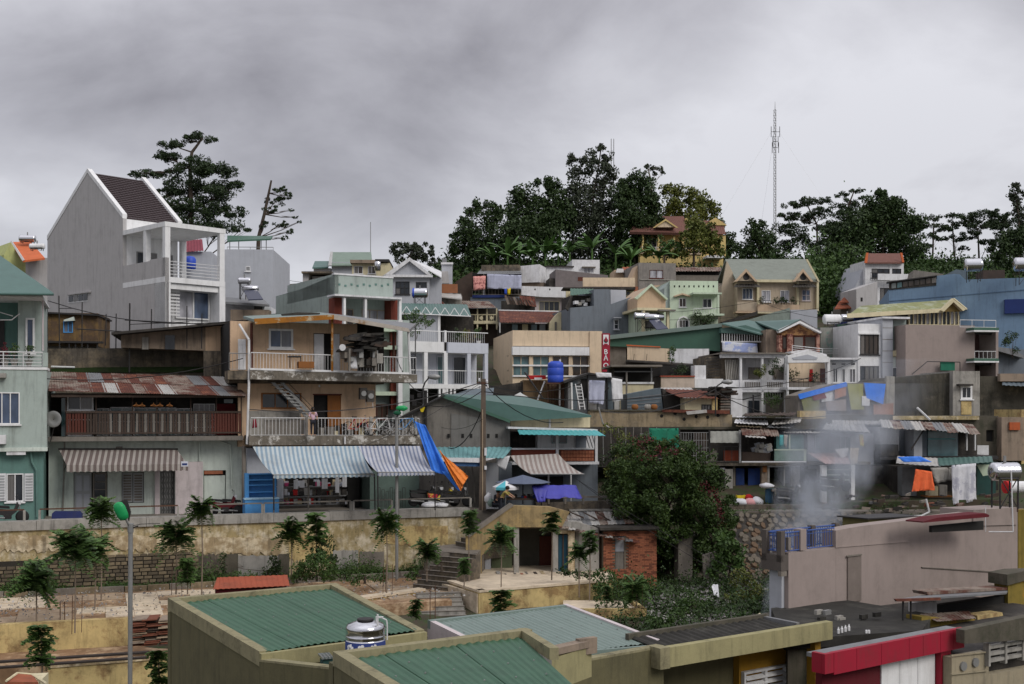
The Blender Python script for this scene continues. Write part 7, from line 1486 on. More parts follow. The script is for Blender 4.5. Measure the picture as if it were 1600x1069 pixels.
# ================================================================= FOREGROUND ROOFS
def hull(name,label,cat,base):
    r = bpy.data.objects.new(name,None); COL.objects.link(r); r.location = base; tag(r,label,cat); return r,Vector(base)
def lp(o,px,py,Y): return W(px,py,Y)-o
def beam(mb,a,c,wd,h,side=1):   # box along a->c at its top, thickness wd toward one side
    a = Vector(a); c = Vector(c); d = (c-a); n = Vector((-d.y,d.x,0)).normalized()*wd*side; dn = Vector((0,0,-h))
    mb.hexa([a+dn,c+dn,c+n+dn,a+n+dn,a,c,c+n,a+n] if side > 0 else [a+n+dn,c+n+dn,c+dn,a+dn,a+n,c+n,c,a])
olivec = M('weathered_olive_parapet',ph(138,130,96),dirt=.8,streak=.4,var=.15,dc=(.035,.032,.022),s=2)
def laps(a,c,d,e_,n,m,par,pitch):   # roofing sheets side by side, each lapping the next, with a screw line on battens
    a,c,d,e_ = (Vector(q) for q in (a,c,d,e_)); sc = MB()
    for i in range(n):
        t0,t1 = i/n,min(1,(i+1)/n+.012); z_ = Vector((0,0,.012*(i % 2)+.004*i/n)); MB().sheet(a.lerp(c,t0)+z_,a.lerp(c,t1)+z_,e_.lerp(d,t1)+z_,e_.lerp(d,t0)+z_,pitch,.022,.008,m=3,wob=.003).build('roof_sheet',m,par)
    for j in range(1,6):
        f = j/6; p,q = a.lerp(e_,f),c.lerp(d,f); k = int((q-p).length/.5)
        for i in range(k): s_ = p.lerp(q,(i+.5)/k)+Vector((0,0,.04)); sc.box(s_.x-.012,s_.x+.012,s_.y-.012,s_.y+.012,s_.z-.02,s_.z)
    sc.build('screws',metg,par,None,'stuff')
# first green roof (left)
r,o = hull('green_roof_building','olive building with a large green ribbed roof in the left foreground','building',(-6,24,9.0))
A,Bq,C,Dq = lp(o,262,934,27),lp(o,525,911,29.2),lp(o,663,984,23.35),lp(o,405,1018,21.5)
mb = MB(); beam(mb,A,Bq,.2,.32,-1); mb.build('parapet',olivec,r); mb = MB(); beam(mb,Bq,C,.2,.3,-1); mb.build('parapet',olivec,r); mb = MB(); beam(mb,Dq,A,.2,.28,-1); mb.build('parapet',olivec,r)
dn = Vector((0,0,-.13)); inn = .18
cx_ = (A+Bq+C+Dq)/4
def shr(p,k): return p+(cx_-p)*k
cs_ = [shr(q,.035)+Vector((0,0,-.12)) for q in (A,Bq,C,Dq)]; cs_[2] = C+Vector((-.1,.05,-.02)); cs_[3] = Dq+Vector((.12,.05,-.02))
laps(cs_[3],cs_[2],cs_[1],cs_[0],5,roofg,r,.125)
mb = MB(); beam(mb,Dq+Vector((.0,.0,-.03)),C+Vector((0,0,-.03)),.12,.30,-1); mb.build('fascia',olivel,r)
Dg = Vector((0,0,-8)); 
def wallq(p,q,th,m,top=-.3,bot=None,nm='wall'):
    p,q = Vector(p),Vector(q); d = q-p; n = Vector((-d.y,d.x,0)).normalized()*th; a = p+Vector((0,0,top)); c = q+Vector((0,0,top)); b0 = Vector((a.x,a.y,bot if bot is not None else 0)); b1_ = Vector((c.x,c.y,bot if bot is not None else 0))
    return MB().hexa([b0,b1_,b1_+n,b0+n,a,c,c+n,a+n]).build(nm,m,r)
wallq(A+Vector((.02,0,0)),Dq+Vector((.02,.02,0)),.25,olive,-.29); wallq(A,Bq,-.25,olive,-.33); wallq(Bq,C,-.25,olive,-.31)
wallq(Dq+Vector((.3,.35,0)),C+Vector((.3,.35,0)),.2,olivel,-.34)
# low wing wall from the corner towards the second roof
E1 = lp(o,405,1034,21.45); E2 = lp(o,530,1048,19.6); E3 = lp(o,700,1100,16.5)
MB().ext([E1,E2,E2+Vector((0,0,-8)),E1+Vector((0,0,-8))],(.15,.2,0)).build('wing_wall',olive,r); mb = MB(); beam(mb,E1+Vector((0,0,.04)),E2+Vector((0,0,.04)),.2,.05,1); mb.build('coping',olivec,r)
MB().box(-.0,.02,0,.02,0,.02).build('x',olive,r) if False else None
# second green roof
r,o = hull('green_roof_building','olive building with the nearer green ribbed roof at bottom centre','building',(-2.4,18,9.0))
E,Fq,G,H = lp(o,520,1018,19),lp(o,822,981,21.1),lp(o,873,1012,19.25),lp(o,700,1130,14.2)
G2 = lp(o,760,1052,17.3)
mb = MB(); beam(mb,E,Fq,.2,.24,-1); mb.build('parapet',olivec,r); mb = MB(); beam(mb,Fq,G,.16,.2,-1); mb.build('parapet',olivec,r); mb = MB(); beam(mb,H,E,.2,.22,-1); mb.build('parapet',olivec,r)
laps(H+Vector((.25,.05,-.12)),lp(o,960,1090,15.8)+Vector((0,0,-.35)),Fq+Vector((-.1,-.2,-.13)),E+Vector((.26,-.12,-.12)),5,roofg,r,.125)
wallq(E,H,-.01,olive,-.2) if False else None
n_ = MB().ext([E+Vector((.02,0,-.2)),H+Vector((.02,0,-.2)),H+Vector((.02,0,-7)),E+Vector((.02,0,-7))],(.2,.1,0)).build('wall',olive,r)
MB().ext([E+Vector((0,.02,-.22)),Fq+Vector((0,.02,-.22)),Fq+Vector((0,.02,-7)),E+Vector((0,.02,-7))],(-.1,.2,0)).build('wall',olive,r)
# steel tank
s = B('steel_water_tank','upright stainless steel tank with a blue band between the two green roofs','water tank',571,21.2,0,14.0)
zt_ = s.p(571,969,0).z; R_ = 31/F*21.2
smooth(MB().lathe([(R_*.99,zt_-1.6),(R_,zt_-.35)]+[(R_*(1.02 if i % 2 else .995),zt_-.35+.02*i) for i in range(5)]+[(R_*.985,zt_-.26),(R_*.985,zt_-.17),(R_*1.02,zt_-.14),(R_*.9,zt_-.07),(R_*.5,zt_-.015),(R_*.28,zt_)],(0,0,0),40).build('body',steel,s.root))
MB().lathe([(R_*.1,zt_),(R_*.42,zt_),(R_*.42,zt_+.03),(R_*.1,zt_+.035)],(0,0,0),24).build('lid',metd,s.root)
smooth(MB().lathe([(R_*1.012,zt_-.85),(R_*1.012,zt_-.36)],(0,0,0),40).build('blue_band',navy,s.root))
for k in range(3):
    a = -2.25+k*.62; c = Vector((math.cos(a)*R_*1.02,math.sin(a)*R_*1.02,zt_-.46))
    mb = MB(); 
    for j in range(5): b_ = j*1.257; mb.lathe([(.0,-.004),(.034,-.004),(.034,.004),(0,.004)],c+Vector((math.cos(b_)*.045*-math.sin(a),math.cos(b_)*.045*math.cos(a),math.sin(b_)*.045)),8,'y')
    mb.build('white_emblem',white,s.root)
s.tube('pipe',[(590,1004,-.2),(590,960,-.2)],.018,metw); s.tube('pipe',[(605,1000,0),(605,976,0),(604,969,0),(596,965,0),(588,965,0),(588,975,0)],.014,metw); s.tube('pipe_cap',[(587,964.5,-.2),(599,964.5,-.2)],.016,metw)
s.box('platform',536,1040,606,1060,-.5,.6,conc)
s = B('dark_teal_box','small dark teal box in the gap behind the wing wall','box',512,20.6,20,None,None,py=1045); s.box('body',505,1030,521,1044,0,.3,MT['dark_teal_panel']); s.box('lid',503,1027,521,1030,-.05,.35,gteal)
# pale green roof
r,o = hull('pale_roof_building','building with a broad pale grey-green sheet roof in the centre foreground','building',(1.5,25,9.0))
Hh,I,J,Kk = lp(o,668,972,27),lp(o,886,947,29.1),lp(o,1032,1003,26),lp(o,798,1036,23.9)
laps(Kk,J,I,Hh,5,roofl,r,.14)
mb = MB(); beam(mb,I+Vector((0,0,.06)),J+Vector((0,0,.06)),.12,.2,-1); mb.build('verge_flashing',pinkp,r); mb = MB(); beam(mb,Hh+Vector((0,0,.05)),I+Vector((0,0,.05)),.14,.2,-1); mb.build('verge_flashing',roofl,r)
mb = MB(); beam(mb,Kk+Vector((0,0,.05)),Hh+Vector((0,0,.05)),.14,.5,-1); mb.build('verge_flashing',pinkp,r)
MB().ext([I+Vector((.02,.0,-.15)),J+Vector((.02,0,-.15)),J+Vector((.02,0,-5)),I+Vector((.02,0,-5))],(-.2,-.1,0)).build('wall',olive,r)
P1,P2 = lp(o,1037,1012,25.4),lp(o,690,1075,21.0)
MB().ext([P1,P2,P2+Vector((0,0,-5)),P1+Vector((0,0,-5))],(-.1,.18,0)).build('front_wall',olive,r); mb = MB(); beam(mb,P2+Vector((0,0,.05)),P1+Vector((0,0,.05)),.22,.05,1); mb.build('coping',olivec,r)
g1,g2 = lp(o,885,1020,23.9),lp(o,1030,1008,25.8); MB().ext([g1,g2,g2+Vector((0,0,-.4)),g1+Vector((0,0,-.4))],(0,.1,0)).build('gutter_panel',roofl,r)
q1_,q2_ = lp(o,765,1046,18.6),lp(o,862,1022,20.2); q3,q4 = lp(o,858,1016,20.2),lp(o,925,1001,21.6)
mb = MB(); beam(mb,q1_,q2_,.24,.12,1); beam(mb,q1_+Vector((0,-.02,.0)),q2_+Vector((0,-.02,0)),.05,.2,1); mb.build('ridge_capping',metg,r); mb = MB(); beam(mb,q3,q4,.24,.12,1); mb.build('ridge_capping',taud,r); mb = MB(); beam(mb,q4+Vector((-.25,-.2,.06)),q4+Vector((.1,.02,.06)),.12,.3,1); mb.build('ridge_capping',taud,r)
MB().ext([q1_+Vector((.2,.1,-.12)),q4+Vector((0,.1,-.12)),q4+Vector((0,.1,-.7)),q1_+Vector((.2,.1,-.7))],(-.05,.1,0)).build('olive_upstand',olivel,r)
# yellow-fascia building
b = B('mustard_building','building with a long cream-olive fascia over mustard walls and white louvres','building',1047,25,35,9.0)
a0 = b.p(1047,1012,0); u1 = b.p(1301,969,0).x; zt_ = a0.z; zb_ = zt_-.43
MB().box(0,u1,0,.2,zb_,zt_).build('fascia',olivel,b.root); MB().box(-.28,-.002,0,.35,zb_-.02,zt_+.01).build('fascia_return',olivec,b.root)
MB().box(0,u1,.2,1.4,zb_,zb_+.12).build('soffit',olivel,b.root); MB().sheet((0,.22,zt_-.1),(u1*.8,.22,zt_-.1),(u1*.8,1.25,zt_+.0),(0,1.25,zt_+.0),.22,.03).build('roof',tar,b.root)
mb = MB().box(-.1,u1*.82,1.25,1.37,zt_-.2,zt_+.1); mb.build('back_parapet',concm,b.root)
MB().box(u1*.8,u1*.82,.2,1.25,zt_-.2,zt_+.05).build('side_flashing',zinc,b.root); MB().box(.05,u1-.02,1.4,1.6,0,zb_).build('body',olive,b.root)
MB().box(-.2,-.02,.4,.8,0,zb_).build('mustard_column',mustard,b.root); MB().box(-.2,.0,.8,1.6,0,zb_).build('side_wall',olive,b.root)
ua = b.p(1155,1030,1.2).x; ub = b.p(1262,1010,1.2).x
MB().box(ua,ub,1.2,1.39,0,zb_).build('mustard_wall',mustard,b.root); MB().box(ub+.02,u1-.3,.9,1.39,0,zb_).build('mustard_pier',mustard,b.root); MB().box(u1-.28,u1-.08,.3,.7,0,zb_).build('mustard_column',mustard,b.root)
zl0 = 0; zl1 = b.p(1157,1058,1.1).z+.1; lu0 = b.p(1160,1060,1.15).x; lu1 = b.p(1258,1045,1.15).x
fr = MB().box(lu0,lu1,1.08,1.19,zl1-.06,zl1).box(lu0,lu0+.06,1.08,1.19,zl1-1,zl1-.061).box(lu1-.06,lu1,1.08,1.19,zl1-1,zl1-.061).build('louvre_window',white,b.root)
for i in range(1,3): x = lu0+(lu1-lu0)*i/3; MB().box(x-.04,x+.04,1.07,1.19,zl1-1,zl1-.061).build('mullion',white,fr)
for j in range(5): z = zl1-.18-j*.15; MB().hexa([(lu0+.06,1.05,z-.03),(lu1-.06,1.05,z-.03),(lu1-.06,1.17,z+.02),(lu0+.06,1.17,z+.02),(lu0+.06,1.05,z),(lu1-.06,1.05,z),(lu1-.06,1.17,z+.05),(lu0+.06,1.17,z+.05)]).build('slat',white,fr)
s = B('chimney_cap','little stone pillar with a pyramid cap beside the black roof','chimney',1187,30,20,9); c = s.p(1187,972,0); MB().box(-.17,.17,-.17,.17,0,c.z).build('pillar',conc,s.root); MB().add([(-.24,-.24,c.z),(.24,-.24,c.z),(.24,.24,c.z),(-.24,.24,c.z),(0,0,c.z+.24)],[(0,1,4),(1,2,4),(2,3,4),(3,0,4),(3,2,1,0)]).build('cap',creamy,s.root)
s = B('white_pot','small pale block standing by the edge of the black roof','block',1209,30.5,10,None,None,py=976); s.box('block',1204,968,1214,976,0,.18,whiteo)
# red building
b = B('red_building','building with a bright crimson panelled fascia and white wall panels','building',1303,25,36,9.0)
a0 = b.p(1303,1020,0); u1 = b.p(1507,981,0).x; zt_ = a0.z; zb_ = zt_-.48; n_ = 6; e = [0,.16,.34,.55,.66,.80,.91,1.0]
for i in range(7): MB().box(u1*e[i]+.006,u1*e[i+1]-.006,0,.12,zb_,zt_).build('fascia_panel',redp,b.root)
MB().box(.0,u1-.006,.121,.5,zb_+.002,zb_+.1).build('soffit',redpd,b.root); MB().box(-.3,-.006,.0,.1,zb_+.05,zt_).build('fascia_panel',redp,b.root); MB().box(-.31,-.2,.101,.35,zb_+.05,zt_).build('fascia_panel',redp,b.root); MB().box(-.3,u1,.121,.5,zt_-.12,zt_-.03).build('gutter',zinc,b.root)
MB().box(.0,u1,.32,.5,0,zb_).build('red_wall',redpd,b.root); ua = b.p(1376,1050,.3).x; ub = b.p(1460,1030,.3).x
for i in range(3): MB().box(ua+(ub-ua)*i/3+.008,ua+(ub-ua)*(i+1)/3-.008,.28,.319,0,zb_).build('white_panel',white,b.root)
MB().hexa([(ub+.02,.13,0),(ub+.5,.13,0),(ub+.5,.319,0),(ub+.02,.319,0),(ub+.02,.13,zb_),(ub+.42,.13,zb_),(ub+.42,.319,zb_),(ub+.02,.319,zb_)]).build('red_column',redp,b.root)
# black roof between
b = B('bitumen_roof_building','low building with a black sagging bitumen roof behind the red fascia','building',1210,31,36,9.0)
zr = lambda px,py,Y: W(px,py,Y)-b.o
pts = [b.R @ (W(*q)-b.o) for q in ((1225,1000,28),(1440,985,29.5),(1460,960,32),(1325,938,34.6),(1205,950,33.2))]
MB().ext(pts,(0,0,-.25)).build('roof',tar,b.root); ctr = sum(pts,Vector())/5
MB().ext([q+(ctr-q)*.05+Vector((0,0,-.26)) for q in pts],(0,0,-4)).build('wall',concm,b.root)
random.seed(44)
for i in range(9): q = b.R @ (W(random.uniform(1262,1385),random.uniform(955,978),31)-b.o); MB().box(q.x,q.x+.25,q.y,q.y+.1,q.z-.1,q.z+.02).build('roof_debris',[concw,tar,metg][i % 3],b.root)
for i in range(4): s = B('bottle',['first','second','third','fourth'][i]+' white bottle from the left standing on the black roof','bottle',1310+i*5.5,28.8,0,None,'white bottles on the black roof',py=990-i*1.5); MB().lathe([(.03,0),(.032,.1),(.015,.13),(.015,.16)],(0,0,0),10).build('bottle',white,s.root)
s = B('white_bin','pair of white upright containers on the black roof','container',1356,29,0,None,None,py=995); s.box('left_container',1353,985,1355.7,995,0,.06,white); s.box('right_container',1357,985,1359.7,995,0,.06,white)
# pink-taupe building
b = B('taupe_wall_building','big plain taupe-pink building with blue balcony railings at its left top','building',1232,33.1,37,9.0)
b.wall(1232,860,1306,None,.6,pinkg); b.poly('upper_wall',[(1306,829),(1345,822),(1590,793),(1590,None),(1306.5,None)],-.004,.5,pinkg); MB().box(3.2,14,.51,4,0,4.2).build('body',concm,b.root)
b.poly('roof_block',[(1521,803),(1521,797),(1590,793),(1590,820),(1521,822)],-.06,1.2,pinkg)
q = b.box('blocked_door',1325,869,1346,940,-.05,-.008,M('taupe_door_infill',ph(118,106,98),dirt=.2,streak=.3)); b.box('door_head',1324,867,1347,869,-.09,-.05,conc,q)
b.poly('wall_joint',[(1441,886),(1590,895),(1590,896.5),(1441,887.2)],-.05,-.006,conc); b.poly('wall_joint',[(1306,855),(1420,846),(1420,846.8),(1306,856)],-.03,-.006,pinkg)
# blue-rail terrace
b.box('pier',1251,827,1260,860,0,.25,pinkg); b.box('pier',1232,840,1236,860,0,.2,M('terrace_floor',ph(120,112,106),dirt=.3)); 
u_a = b.p(1262,845,.1).x; u_b = b.p(1304,838,.1).x; z0 = b.p(1262,857,.1).z; z1 = b.p(1262,829,.1).z
blm = M('blue_rail_paint',ph(56,84,150),dirt=.15,streak=.1)
def brail(x0,y0,x1,y1,nm='blue_railing'):
    mb = MB(); p = Vector((x0,y0,z1)); q = Vector((x1,y1,z1)); mb.tube(p,q,.025,.025,6); mb.tube(p+Vector((0,0,-.1)),q+Vector((0,0,-.1)),.012,.012,5); mb.tube(Vector((x0,y0,z0)),Vector((x1,y1,z0)),.02,.02,5)
    n = max(2,int((q-p).length/.11))
    for i in range(n+1): t = p.lerp(q,i/n); mb.tube(t,(t.x,t.y,z0),.011,.011,4)
    mb.build(nm,blm,b.root)
brail(u_a,.12,u_b,.12); brail(-.2,.06,b.p(1250,840,.1).x,.06); brail(-.2,.62,3.0,.62); brail(-.2,.06,-.2,.62)
pg = M('brown_grey_pier',ph(88,80,74),dirt=.3)
for x,y in ((-.32,0),(-.32,.55),(1.75,.55),(2.9,.55)): MB().box(x,x+.17,y,y+.17,z0-.3,z1+.06).build('pier',pg,b.root)
MB().box(-.32,-.002,0,.72,z0-.55,z0-.1).build('terrace_slab',pg,b.root); MB().box(0,3.1,.13,.72,z0-.3,z0-.12).build('terrace_floor',pg,b.root); MB().box(-.12,-.002,.15,.6,0,z0-.56).build('side_wall',greyl,b.root)
MB().box(-.34,-.1,-.02,.1,z0-.7,z0-.56).build('drip_board',conc,b.root)
s = B('maroon_awning','thin maroon tin awning over a dark slot on top of the taupe wall','awning',1460,36,37,9.0)
s.poly('awning',[(1442,815),(1465,809),(1540,802),(1546,805),(1545,808),(1442,817)],-.4,.2,redpd); s.poly('dark_slot',[(1456,822),(1537,814),(1537,828),(1456,832)],.0,.1,darkc)
s = B('olive_panel_box','olive panelled box sitting behind the top of the taupe wall','box',1357,36.5,37,12); s.poly('panel',[(1357,812),(1396,809),(1396,830),(1357,828)],.2,1.2,M('olive_panel',ph(112,105,62),dirt=.2)); s.poly('panel',[(1398,809),(1437,808),(1437,826),(1398,829)],.2,1.2,MT['olive_panel']); s.poly('frame',[(1356,810),(1439,806),(1439,808),(1356,812)],.1,1.3,metd)
tk = tank_h('water_tank','big steel tank on black legs standing on the taupe building',1570,737,38.5,8,.85,.31,py1=794)
s = B('red_end_drum','white horizontal drum with a red end behind the black tank legs','water tank',1590,40,10,None,None,py=800); c = s.p(1592,761,0); MB().lathe([(.0,-.5),(.2,-.5),(.2,1.5),(0,1.5)],c,18,'x').build('drum',white,s.root); MB().lathe([(.0,-.56),(.07,-.56),(.22,-.53),(.22,-.40),(.07,-.4)],c,18,'x').build('red_end',redx,s.root); s.tube('leg',[(1590,768,0),(1590,800,0)],.03,metr)
s = B('white_vent_pipe','tall thin white pipe in front of the steel tank','pipe',1583,37.8,0,None,None,py=831); s.tube('pipe',[(1580,735,0),(1583,831,0),(1545,831,.2)],.02,metw); s.tube('pipe',[(1540,792,.3),(1540,831,.3)],.012,metw)
# mossy yellow wall far right + beige building bottom right
b = B('mossy_yellow_wall','old mossy yellow wall at the right edge beyond the taupe building','wall',1591,40.6,20,9); b.box('wall',1591,795,1700,905,0,.4,M('mossy_yellow',ph(132,112,40),dirt=.8,streak=.7,dc=(.03,.035,.01),c2=ph(170,120,30),c2r=(.55,.6)))
b = B('mossy_yellow_wall','lower mossy yellow wall with dark weathered top beside the lean-to','wall',1574,35,28,9); b.poly('wall',[(1575,912),(1600,905),(1700,900),(1700,None),(1575,None)],0,.5,MT['mossy_yellow']); b.poly('dark_top',[(1574,898),(1600,893),(1700,890),(1700,905),(1600,908),(1574,915)],-.1,.6,concm)
b = B('beige_louvre_building','beige building at bottom right with round vents and concrete louvres','building',1487,27.2,30,9.0)
bw_ = M('beige_old_render',ph(150,138,112),dirt=.35,streak=.55,var=.12)
b.wall(1487,1003,1800,None,6,bw_,[(1545,1003,1700,1041)],v=.1,inner=darkw); b.poly('dark_parapet',[(1507,985),(1600,965),(1700,945),(1700,985),(1600,1000),(1507,1006)],-.15,.09,concm)
for j in range(3): b.poly('louvre',[(1545,1010+j*10.5),(1600,1000+j*10.5),(1650,991+j*10.5),(1650,996+j*10.5),(1600,1005+j*10.5),(1545,1015+j*10.5)],0,.12,concw)
for x in (1545,1571,1598): b.poly('louvre_post',[(x,1006-(x-1545)*.18),(x+3,1005.5-(x-1545)*.18),(x+3,1041-(x-1545)*.18),(x,1042-(x-1545)*.18)],-.02,.14,concw)
for x,y in ((1505,1041),(1524,1035)): c = b.p(x,y,.08); MB().lathe([(.07,-.03),(.11,-.03),(.11,.02),(.07,.02)],c,16,'y').build('round_vent',metg,b.root); MB().lathe([(0,-.01),(.069,-.01),(.069,.015),(0,.015)],c,12,'y').build('vent_hole',darkc,b.root)
for y0,y1_ in ((1024,1018),(1053,1047)): b.poly('moulding',[(1487,y0),(1544,y1_),(1544,y1_+2),(1487,y0+2)],.05,.098,bw_)
# lean-to shed
b = B('lean_to_shed','open lean-to shed with a thin rusty tin roof on dark posts','shed',1410,31,33,12.5)
b.solid('roof',[(1398,937,-.2),(1572,926,-.2),(1575,922,1.2),(1440,930,1.2)],0,.05,zinc); b.poly('edge',[(1398,936),(1470,934),(1470,938),(1402,940)],-.25,-.2,rust); b.box('dark_back',1465,938,1575,975,1.0,1.2,darkc)
b.poly('ridge',[(1448,925),(1574,918),(1574,922),(1450,930)],.9,1.4,rusty)
for x in (1411,1423): b.tube('post',[(x,938,0),(x,985,0)],.03,metd)
b.poly('back_panel',[(1424,942),(1464,940),(1464,965),(1450,975),(1424,968)],.8,.9,greyw)
b.sheet('low_roof',(1465,971,-.6),(1525,966,-.6),(1515,955,.3),(1437,960,.3),rusty,.12,.015,wob=.01); b.poly('yellow_box',[(1440,964),(1524,968),(1524,980),(1440,985)],-.3,.2,MT['mossy_yellow']); b.poly('yellow_scrap',[(1527,962),(1566,957),(1568,964),(1528,970)],-.3,.1,yelo)
# small things at the bottom left
b = B('red_metal_shed','low shed with a rusty red sheet roof on the terrace behind the green roof','shed',333,45,12,12.05)
for i in range(7): x = 333+i*17; P4 = [b.p(x,921-i*.8,-.5),b.p(x+17.5,920-i*.8,-.5),b.p(x+14,902-i*.6,.8),b.p(x+(6 if i == 0 else -3),903-i*.6,.8)]; MB().sheet(*P4,.2,.015,.015).build('roof_sheet',M('red_oxide_sheet',ph(158,72,46),dirt=.4,streak=.2,c2=ph(120,60,40),c2r=(.5,.65)),b.root)
b.box('wall',336,920,448,None,-.3,.6,redpd)
b = B('tiled_booth','small booth with a red-brown tiled roof and cream edges at the bottom left corner','booth',45,31,10,9.3)
b.solid('roof',[(8,1066,-.8),(60,1066,-.8),(50,1054,0),(25,1052,0)],0,.06,redtile); b.tube('ridge',[(10,1064,-.82),(27,1052,0),(50,1054,0),(72,1068,-.8)],.035,creamy); b.box('wall',14,1068,60,None,-.6,.6,creamy)
b = B('brick_stack','dark stack of thin tiles and boards beside the pole on the lower terrace','stack of tiles',205,41.5,10,11.0); random.seed(23)
for j in range(14):
    for i in range(3): x = 203+i*22+random.uniform(-4,4); b.poly('tile',[(x,1010-j*3),(x+24,1008-j*3),(x+24,1006.4-j*3),(x,1008.2-j*3)],random.uniform(-.3,0),.8,random.choice([brickd,wood,paved,brickd,taud]))
for i,(y0,y1_,lb) in enumerate(((1032,1019,'upper'),(1041,1027,'lower'))):
    s = B('rail_bar',lb+' of two long dark pipes lying on the lower path','pipe',-20,39.5-i*.6,3,11.05); s.tube('pipe',[(-30,y0+4,0),(232,y1_,0)],.06,M('dark_pipe',ph(60,52,48),dirt=.4,streak=0))
# ================================================================= STREET FURNITURE, PLANTS, PEOPLE, SMOKE
def lamp_post(name,label,px,Y,ytop,ybase,r=.06):
    s = B(name,label,'street lamp',px,Y,0,None,None,py=ybase); return s
s = lamp_post('street_lamp','near street lamp with its head wrapped in bright green on a tall grey pole',203,33,822,1150)
s.tube('pole',[(203,1150,0),(204,825,0)],.065,metg,10); s.tube('collar',[(204,832,0),(204,818,0)],.085,metg,10); s.tube('arm',[(204,824,0),(200,818,-.1),(194,806,-.2)],.03,metg)
c = s.p(189,799,-.25)
mb = MB(); pr = [(.02,0),(.13,.04),(.165,.16),(.17,.4),(.13,.52),(.04,.56)]
vs = []; n = 12
for r_,h in pr:
    for i in range(n): t = 2*math.pi*i/n; vs.append((r_*math.cos(t),.6*r_*math.sin(t),h-.28))
Rm = Matrix.Rotation(math.radians(-20),3,'Y') @ Matrix.Rotation(math.radians(12),3,'X'); vs = [c+Rm @ Vector(q) for q in vs]
mb.add(vs,[(j*n+i,j*n+(i+1) % n,(j+1)*n+(i+1) % n,(j+1)*n+i) for j in range(5) for i in range(n)]+[tuple(range(n-1,-1,-1)),tuple(5*n+i for i in range(n))]); smooth(mb.build('lamp_head',lampg,s.root))
s.poly('dark_wrap',[(180,786),(198,780),(204,800),(201,815),(196,800),(190,786)],.0,.05,metd); s.tube('wire',[(206,822,0),(220,819,0),(250,818,0)],.012,metd,4); s.tube('bracket',[(204,826,0),(216,822,0)],.02,metd)
s = lamp_post('street_lamp','slim grey street lamp rising from the retaining wall foot past the blue awnings',619,53.6,650,903)
s.tube('pole',[(620,905,0),(620,790,0),(620,652,0)],.075,metg,8); s.tube('cap',[(620,656,0),(620,648,0)],.1,metg,8)
s = B('green_lamp','dark street lamp with a green wrapped head tilted above the slim pole','street lamp',626,53.4,0,None,None,py=650); s.tube('arm',[(620,652,0),(623,644,0),(626,640,0)],.03,metd); c = s.p(628,638,0); smooth(MB().lathe([(.02,-.28),(.12,-.18),(.14,.1),(.05,.26)],c,10,'x').build('lamp_head',lampg,s.root)); smooth(MB().lathe([(.02,-.2),(.1,-.1),(.1,.1),(.05,.16)],c+Vector((-.2,0,-.22)),10,'x').build('lower_wrap',M('dark_green_wrap',ph(20,90,60),dirt=.1),s.root))
for px,Y,lb,t in ((676,58.8,'small curved-arm street lamp in front of the white gallery building',[(661,632,0),(661,606,0),(664,598,0),(671,589,0)]),(1141,66.5,'small curved-arm street lamp in front of the white terrace house',[(1118,650,0),(1118,606,0),(1122,602,0),(1130,597,0)])):
    s = B('street_lamp',lb,'street lamp',px,Y,0,None,None,py=t[0][1]); s.tube('arm',t,.04,metd); e_ = t[-1]; smooth(MB().lathe([(.02,-.1),(.1,0),(.16,.3),(.1,.5),(.02,.56)],s.p(*e_),12,'x').build('lamp_head',metg,s.root))
# utility poles and wires
s = B('utility_pole','tall brown concrete utility pole with white insulators beside the stair head','utility pole',754,57.3,0,None,None,py=797)
mb = MB(); a = s.p(754,797,0); c = s.p(755.5,592,0); mb.hexa([a+Vector(k) for k in ((-.17,-.12,0),(.17,-.12,0),(.17,.12,0),(-.17,.12,0))]+[c+Vector(k) for k in ((-.11,-.08,0),(.11,-.08,0),(.11,.08,0),(-.11,.08,0))]); mb.build('pole',M('brown_concrete_pole',ph(98,84,72),dirt=.5,streak=.5),s.root)
MB().box(-.03,.03,-.16,-.121,0,a.z+5.0).build('cable_duct',M('tan_duct',ph(150,130,105),dirt=.3),s.root); MB().box(-.28,.28,-.1,.1,s.p(755,600,0).z,s.p(755,597,0).z).build('cross_arm',metr,s.root)
for x,y in ((749,596),(761,599),(750,607),(762,607)): smooth(MB().lathe([(.03,0),(.06,.03),(.035,.07),(.06,.1),(.02,.16)],s.p(x,y,-.1),8).build('insulator',whiteo,s.root))
for y0,y1_,x in ((700,712,757),(728,734,757)): s.box('white_box',x,y0,x+3.5,y1_,-.2,-.125,whiteo)
s = B('utility_pole','thin dark pole with electric boxes behind the tan house railing','utility pole',665,60.3,0,None,None,py=700); s.tube('pole',[(665,700,0),(665,610,0)],.09,metd)
for x,y in ((640,617),(652,614),(644,627)): s.box('switch_box',x,y,x+6,y+7,-.1,.1,metd)
s = B('yellow_cup_lamp','small yellow-green lantern on the pole beside the tan balcony','lantern',660,60,0,None,None,py=645); s.poly('lantern',[(655,636),(664,636),(661,644),(658,644)],0,.15,yelx); s.tube('stem',[(659.5,644,.05),(660,650,.05)],.03,metd)
def wire(lb,pts,r=.012,name='overhead_wire',m=None,sag=.25,grp='overhead wires strung between the poles'):
    a = W(*pts[0]); rt = bpy.data.objects.new(name,None); COL.objects.link(rt); rt.location = a; tag(rt,lb,'wire',grp); mb = MB()
    for p,q in zip(pts,pts[1:]):
        P_,Q_ = W(*p)-a,W(*q)-a; prev = P_
        for i in range(1,9): t = i/8; n_ = P_.lerp(Q_,t)-Vector((0,0,sag*4*t*(1-t))); mb.tube(prev,n_,r,r,3); prev = n_
    mb.build('cable',m or metd,rt)
wire('upper of two cables slanting down from the lane across the big bush',[(900,748,56.5),(1240,932,47)],.013,sag=.3); wire('lower of two cables slanting down from the lane across the big bush',[(905,752,56.5),(1225,945,47)],.013,sag=.35)
